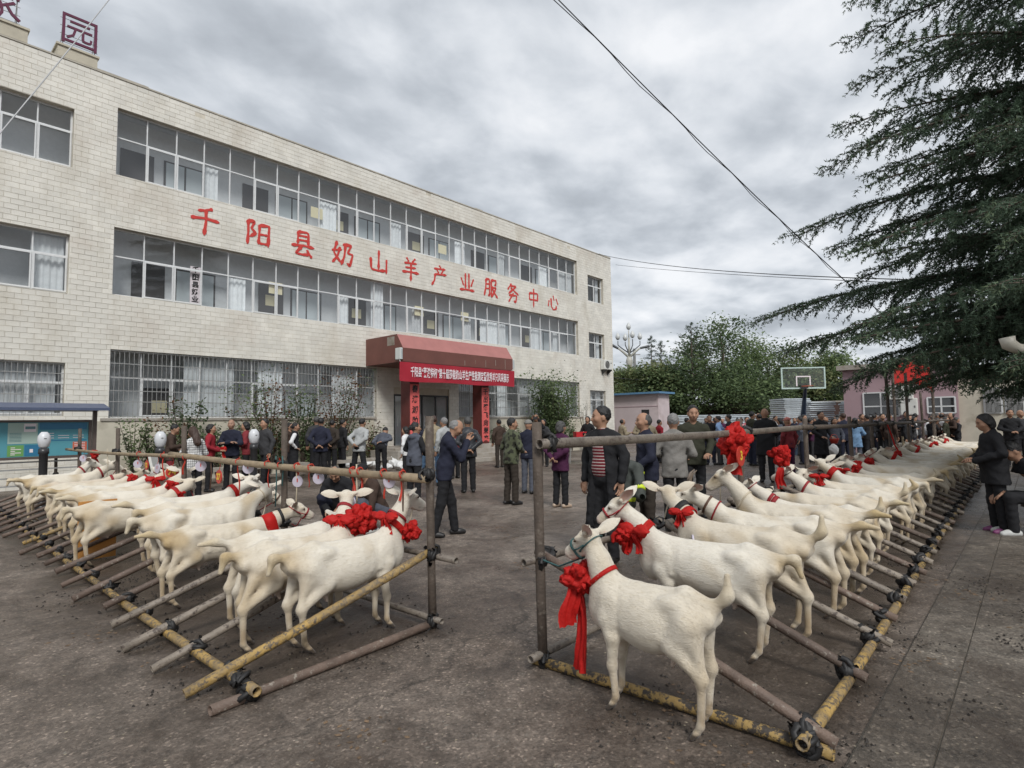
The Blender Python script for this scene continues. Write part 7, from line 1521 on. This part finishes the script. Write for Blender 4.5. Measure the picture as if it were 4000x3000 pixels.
for k_, (px, py0, py1) in enumerate(((578, 990, 1060), (642, 1005, 1032), (672, 1008, 1060), (762, 1014, 1075), (778, 1015, 1070), (829, 1018, 1085), (400, 985, 1030), (300, 978, 1000), (352, 980, 1040), (515, 992, 1070), (870, 1020, 1090), (606, 995, 1020))):
    a = on_x(px, py0, 2.99); z1 = on_x(px, py1, 2.99).z; mb = MB(); hang_ribbon(mb, Vector((a.x - 3.0, a.y - 6.5, a.z - 1.1 + .03)), max(.05, a.z - z1), 0.014, .024, k_, (rb.uniform(-.02, .02), rb.uniform(-.03, .03))); o = link('ribbon', mb.mesh('ribbon', M_STRR, True), RB)
    mb = MB(); mb.tube([(a.x - 3.0 + .034 * math.cos(t * .628), a.y - 6.5 + .01 * math.sin(t * 1.9), 1.185 - 1.1 + .034 * math.sin(t * .628)) for t in range(11)], .007, 5, caps=False); link('knot', mb.mesh('knot', M_STRR, True), RB)
for px, py0, py1, cn in ((770, 1003, 1130, 'pale'), (596, 985, 1095, 'teal'), (610, 985, 1050, 'teal'), (870, 1020, 1105, 'brown'), (455, 985, 1060, 'brown'), (232, 970, 1040, 'pale'), (640, 1000, 1100, 'pale')):
    a = on_x(px, py0, 2.98); z1 = on_x(px, py1, 2.98).z; link('cord', MB().tube([(a.x - 3, a.y - 6.5, a.z - 1.1), (a.x - 3 + .02, a.y - 6.48, (a.z + z1) / 2 - 1.1), (a.x - 3, a.y - 6.5, z1 - 1.1)], .007, 5).mesh('cord', STR[cn], True), RB)
# hanging rosette with tag on the right rail
p = on_y(1588, 955, 2.40); e = empty('hanging_rosette', (p.x, 2.40, p.z), 0, 'large red satin rosette tied to the top rail of the right pen', 'rosette'); o = link('flower', ROS[0], e, (0, 0, 0), (.4, 1, 2), (.205, .17, .20)); mb = MB(); hang_ribbon(mb, Vector((-.05, 0, -.1)), .24, .10, .16, 3); mb.tube([(0, 0, .10), (.02, -.02, .22), (.0, 0, 1.50 - p.z)], [.05, .03, .035], 7); link('ribbon_tail', mb.mesh('ribbon_tail', M_SATIN, True), e)
tag_disc(1600, 985, .105, M_TAGR, 'red round tag with yellow number 3 under the hanging rosette', '3', 0, 2.30, 0, 'y')
# red basket, white bag, jacket over the arm, camera, red cloth: held things
def held(nm, side, off=(0, 0, 0)):
    r_, G, p, h_ = ROOTS[nm]; mw = Matrix.LocRotScale(Vector(p), r_.rotation_euler, r_.scale); return mw @ Vector(G['A'][side][2] + np.array(off)), r_.rotation_euler[2]
M_BASK = mat('basket_red', (.50, .05, .035), .5); w_, rz = held('basket', 0, (.08, 0, -.20)); e = empty('basket', w_, rz, 'small red plastic basket held by the person in the long black coat', 'basket')
link('bowl', MB().lathe([(.09, 0), (.13, .13), (.14, .15), (.125, .14), (.085, .015)], 14).mesh('bowl', M_BASK, True), e); link('handle', MB().tube([(0, .13 * math.cos(a * .3142), .14 + .14 * math.sin(a * .3142)) for a in range(11)], .008, 5).mesh('handle', M_BASK, True), e)
M_BAG = mat('white_bag', (.68, .68, .67), .5, bump=.6, bscale=14); w_, rz = held('bagw', 1, (.06, 0, -.10)); e = empty('bag', w_, rz, 'white bag hanging from the hand of the person in slate', 'bag')
F = Field((-.2, -.2, -.5), (.2, .2, .1), .02); F.ell((0, 0, -.22), (.10, .15, .18), .02); F.cone((0, 0, -.1), (0, 0, .0), .05, .012, .05); F.ripple(.006, 40, 40, 30, 1); V_, Q_ = F.mesh(); link('sack', np_mesh('sack', V_, Q_, M_BAG, True), e); link('handle', MB().tube([(0, -.03, -.04), (0, 0, .06), (0, .03, -.04)], .008, 5).mesh('handle', M_BAG), e)
w_, rz = held('armjack', 0, (.0, -.04, .02)); e = empty('carried_jacket', w_, rz, 'dark grey jacket with neon yellow bands draped over an arm', 'jacket')
M_NEON = mat('neon_band', (.60, .72, .03), .5); M_CJ = mat('jacket_grey_green', (.055, .062, .055), .8, bump=.5, bscale=18)
F = Field((-.35, -.4, -.85), (.35, .4, .2), .016); F.cone((0, -.15, .02), (0, .16, .0), .07, .07, .02); F.cone((.06, -.10, 0), (.08, -.10, -.55), .07, .10, .05); F.cone((.06, .08, 0), (.10, .12, -.45), .07, .085, .05); F.cone((-.05, .05, 0), (-.07, .05, -.38), .06, .07, .05); F.cone((.0, .20, .0), (.03, .36, -.33), .06, .065, .04); F.ripple(.007, 34, 40, 26, 2); V_, Q_ = F.mesh(); link('cloth', np_mesh('cloth', V_, Q_, M_CJ, True), e)
def band(a, c, r): link('reflective_band', MB().tube([a, c], r, 10).mesh('reflective_band', M_NEON, True), e)
band((.105, .125, -.37), (.107, .126, -.42), .089); band((.02, .305, -.22), (.025, .33, -.26), .072); band((-.062, .05, -.06), (-.064, .05, -.09), .07)
w_, rz = held('redj', 0, (.06, -.02, .02)); e = empty('folded_rosette', w_, rz, 'red satin rosette held by the person in the dark red jacket', 'rosette'); link('flower', ROS[2], e, None, None, (.09, .09, .08)); mb = MB(); hang_ribbon(mb, Vector((0, 0, 0)), .25, .05, .08, 2); link('ribbon_tail', mb.mesh('ribbon_tail', M_SATIN, True), e)
w_, rz = held('photo', 0, (.05, -.10, .04)); e = empty('camera_handheld', w_, rz, 'small black camera raised by the bald person', 'camera'); link('camera_body', MB().box(-.03, .03, -.07, .07, -.04, .05).mesh('camera_body', M_DFR), e); link('lens', MB().tube([(.03, 0, 0), (.09, 0, 0)], .032, 10).mesh('lens', M_DFR), e)
p = ROOTS['lany']; e = empty('red_pennant', (p[2].x - .12, p[2].y - .12, 1.05), R(222), 'red satin cloth hanging at the chest of a person in black', 'cloth'); mb = MB(); hang_ribbon(mb, Vector((.15, 0, .35)), .45, .16, .24, 1); link('cloth', mb.mesh('cloth', M_SATIN, True), e)
# red ribbon from the rail to the goat
a = on_y(1915, 905, 2.44); mb = MB(); ribbon(mb, [Vector((0, 0, 0)), Vector((.12, -.05, -.25)), Vector((.22, -.10, -.5)), Vector((.30, -.2, -.72))], .09, Vector((.3, -1, .2)), .01, random.Random(2)); e = empty('tied_ribbon', (a.x, a.y, 1.47), 0, 'long red ribbon running from the rail down to a raised goat head', 'ribbon'); link('ribbon', mb.mesh('ribbon', M_SATIN, True), e)
# table, red box, white sacks, boards
p = on_z(1258, 1000); e = empty('folding_table', (p.x, p.y, 0), azc, 'low table with a red box in front of the dense shrub', 'table'); link('top', MB().box(-.6, .6, -.3, .3, .70, .74).mesh('top', M_WOODG), e)
for sx in (-.5, .5):
    for sy in (-.25, .25): link('leg', MB().tube([(sx, sy, 0), (sx * .9, sy, .70)], .018, 5).mesh('leg', M_GREYMET), e)
M_RBX = mat('red_box', (.50, .012, .02), .5); e = empty('collection_box', (p.x, p.y, .742), azc + .2, 'bright red box standing on the low table', 'box'); link('case', MB().box(-.28, .28, -.2, .2, 0, .42).mesh('case', M_RBX), e); link('lid', MB().box(-.29, .29, -.21, .21, .421, .46).mesh('lid', M_RBX), e)
def sack(px, py, s_, lab, seed):
    p = on_z(px, py); e = empty('white_sack', (p.x, p.y, 0), R(seed * 40), lab, 'sack', 'white plastic sacks by the porch'); rr_ = random.Random(seed); F = Field((-.5, -.5, -.02), (.5, .5, .6), .025)
    for k_ in range(4): F.ell((rr_.uniform(-.18, .18), rr_.uniform(-.15, .15), rr_.uniform(.1, .22)), (rr_.uniform(.12, .22), rr_.uniform(.12, .2), rr_.uniform(.10, .17)), .05)
    F.cone((0, 0, .25), (rr_.uniform(-.1, .1), .05, .38), .06, .03, .05); F.ripple(.014, 22, 25, 24, seed); F.plane_cut((0, 0, -1), (0, 0, .0)); V_, Q_ = F.mesh(); link('sack', np_mesh('sack', V_ * s_, Q_, M_BAG, True), e); link('tie', MB().tube([(0, 0, .27 * s_), (.03, .03, .34 * s_)], .02, 5).mesh('tie', M_BAG), e)
for i, (px, py, s_, lab) in enumerate(((805, 1012, 1.0, 'white sack left of the bent person'), (848, 1012, 1.1, 'white sack right of the bent person'), (866, 1016, 1.0, 'white sack beside the hooded vest'), (758, 1014, .9, 'white sack between the legs of the pale grey jacket'), (832, 1018, .8, 'small white sack in front of the others'))): sack(px, py, s_, lab, i + 1)
M_ORG = mat('orange_board', (.48, .22, .055), .6, noise=.12, nscale=3, bump=.2); p = Vector((2.05, 8.62, 0)); e = empty('partition_board', p, R(2), 'orange brown board standing upright between two goats of the left pen', 'board'); link('panel', MB().box(-.26, .14, -.012, .012, .02, .72).mesh('panel', M_ORG), e); link('batten', MB().box(-.26, .14, -.03, -.013, .60, .66).mesh('batten', M_ORG), e)
p = on_x(470 / 1.0 * 0 + 257, 975, 3.6); e = empty('leaning_panel', (3.7, 11.6, 0), R(60), 'pale grey panel leaning behind the left pen', 'panel'); o = MB().box(-.22, .22, -.02, .02, 0, 1.15).build('sheet', M_ACW, e); o.rotation_euler = (R(-12), 0, 0); o = MB().box(-.22, .22, -.03, -.021, .0, .05).build('edge_strip', M_GREYMET, e)
# stone kerb and pipes lying before the bed
for i, (x0, x1, y, lab) in enumerate(((5.0, 9.5, 17.3, 'grey stone bench slab in front of the plant bed, left'), (9.9, 12.6, 17.2, 'grey stone bench slab in front of the plant bed, right'))):
    e = empty('stone_bench', ((x0 + x1) / 2, y, 0), 0, lab, 'bench', 'stone benches'); h_ = (x1 - x0) / 2; link('slab', MB().box(-h_, h_, -.2, .2, .34, .44).mesh('slab', M_STEP), e)
    for sx in (-.8, 0, .8): link('block', MB().box(sx * h_ - .15, sx * h_ + .15, -.15, .15, 0, .339).mesh('block', M_STEP), e)
# low stool under the seated person; beige pipe end at the right edge
p = on_z(2212, 1165); e = empty('stool', (p.x + .42, p.y - .24, 0), R(112), 'low stool under the seated person', 'stool'); link('seat', MB().box(-.2, .2, -.2, .2, .36, .40).mesh('seat', M_WOODG), e)
for sx in (-.16, .16):
    for sy in (-.16, .16): link('leg', MB().tube([(sx, sy, 0), (sx * .9, sy * .9, .36)], .018, 5).mesh('leg', M_GREYMET), e)
M_BEI = mat('beige_enamel', (.50, .47, .40), .45); c_ = on_depth(2190, 752, 7.5); e = empty('bent_pipe', (c_.x, c_.y, c_.z), azc, 'beige bent pipe end jutting in at the right edge', 'pipe'); link('elbow', MB().tube([(.9, 0, -.02), (.25, 0, -.02), (.05, 0, -.01), (-.06, 0, .05), (-.08, 0, .14)], [.055, .055, .07, .085, .088], 12, hollow=.05).mesh('elbow', M_BEI, True), e); link('stay', MB().tube([(.9, 0, -.02), (.9, .02, -c_.z)], .04, 8).mesh('stay', M_BEI), e)
# overhead wires
M_WIRE = mat('wire_black', (.02, .02, .022), .6); M_WIREP = mat('wire_pale', (.42, .42, .42), .6)
def wire(a, b_, sag, r, m, lab, n=14, r2=None):
    a, b_ = Vector(a), Vector(b_); mid = (a + b_) / 2; e = empty('overhead_wire', a, 0, lab, 'wire'); pts = [a.lerp(b_, i / n) - a - Vector((0, 0, 4 * sag * (i / n) * (1 - i / n))) for i in range(n + 1)]; link('cable', MB().tube(pts, [r + ((r2 or r) - r) * i / n for i in range(n + 1)], 5, caps=False).mesh('cable', m, True), e); return e
A1, B1 = on_depth(1195, -12, 6.2), on_depth(1960, 725, 14.5); e = wire(A1, B1, .12, .0065, M_WIRE, 'thick black cable crossing the sky from top centre to the cedar', 14, .011)
e2 = link('lashing_wire', MB().tube([(Vector(B1) - Vector(A1)) * (i / 40) - Vector((0, 0, .48 * (i / 40) * (1 - i / 40))) + Vector((.02 * math.sin(i), .02 * math.cos(i * 1.3), -.03)) for i in range(41)], .006, 4, caps=False).mesh('lashing_wire', M_WIRE), e)
A2, B2 = on_y(1288, 548, 20.0), on_depth(1960, 604, 14.0); wire(A2, B2, .28, .014, M_WIRE, 'thin cable from the office roof corner toward the cedar')
A3, B3 = on_depth(1330, 572, 40), on_depth(1960, 612, 14.5); wire(A3, B3, .1, .010, M_WIRE, 'second very thin cable under the roof corner cable')
wire(on_depth(246, -14, 13), on_depth(-20, 312, 9.0), .02, .011, M_WIREP, 'pale cable slanting across the top left corner of the facade')
A5, B5 = on_depth(1318, 815, 50), on_depth(1520, 818, 48); wire(A5, B5, .2, .03, M_WIRE, 'level dark cable in front of the trees beyond the shed')
# droppings, straw and grit on the yard
def scatter(name, n, area, size, m, seed, clump=0, flat=.35, lab=None):
    rs = np.random.default_rng(seed); x0, x1, y0, y1 = area; c = np.stack([rs.uniform(x0, x1, n), rs.uniform(y0, y1, n)], 1)
    if clump: cc = np.stack([rs.uniform(x0, x1, clump), rs.uniform(y0, y1, clump)], 1); c = cc[rs.integers(clump, size=n)] + rs.normal(0, .12, (n, 2))
    oct_ = np.array([(1, 0, 0), (0, 1, 0), (-1, 0, 0), (0, -1, 0), (0, 0, 1)], float); f0 = np.array([(0, 1, 4), (1, 2, 4), (2, 3, 4), (3, 0, 4)]); s_ = size * rs.uniform(.5, 1.4, (n, 1, 1)); a = rs.uniform(0, 6.28, n); ca, sa = np.cos(a), np.sin(a); v = oct_[None] * s_ * np.array([1, .62, flat])[None, None]; vx = v[..., 0] * ca[:, None] - v[..., 1] * sa[:, None]; vy = v[..., 0] * sa[:, None] + v[..., 1] * ca[:, None]
    zg = np.where(c[:, 1] < .74, .022, .002); v = np.stack([vx + c[:, :1], vy + c[:, 1:2], v[..., 2] + zg[:, None]], 2).reshape(-1, 3); f = (f0[None] + 5 * np.arange(n)[:, None, None]).reshape(-1, 3); o = link(name, np_mesh(name, v, f, m)); tag(o, lab, 'litter', None, 'stuff')
M_DUNG = mat('dung', (.018, .013, .009), .7); M_STRAW = mat('straw_bits', (.26, .22, .16), .8, island=.4); M_LEAF = mat('leaf_litter', (.13, .085, .05), .8, island=.5)
scatter('goat_droppings', 900, (1.2, 3.2, 3.3, 9), .011, M_DUNG, 1, 40, .8, 'dark goat droppings scattered under the left pen'); scatter('goat_droppings', 1100, (2.6, 8, -.5, 2.4), .011, M_DUNG, 2, 46, .8, 'dark goat droppings scattered under the right pen and over the kerb')
scatter('trodden_straw', 1500, (.4, 9, -.3, 9), .009, M_STRAW, 3, 0, .15, 'pale straw crumbs and chips trodden into the yard'); scatter('leaf_litter', 700, (.6, 9, -.6, 8), .017, M_LEAF, 4, 30, .2, 'brown leaf scraps lying on the yard')
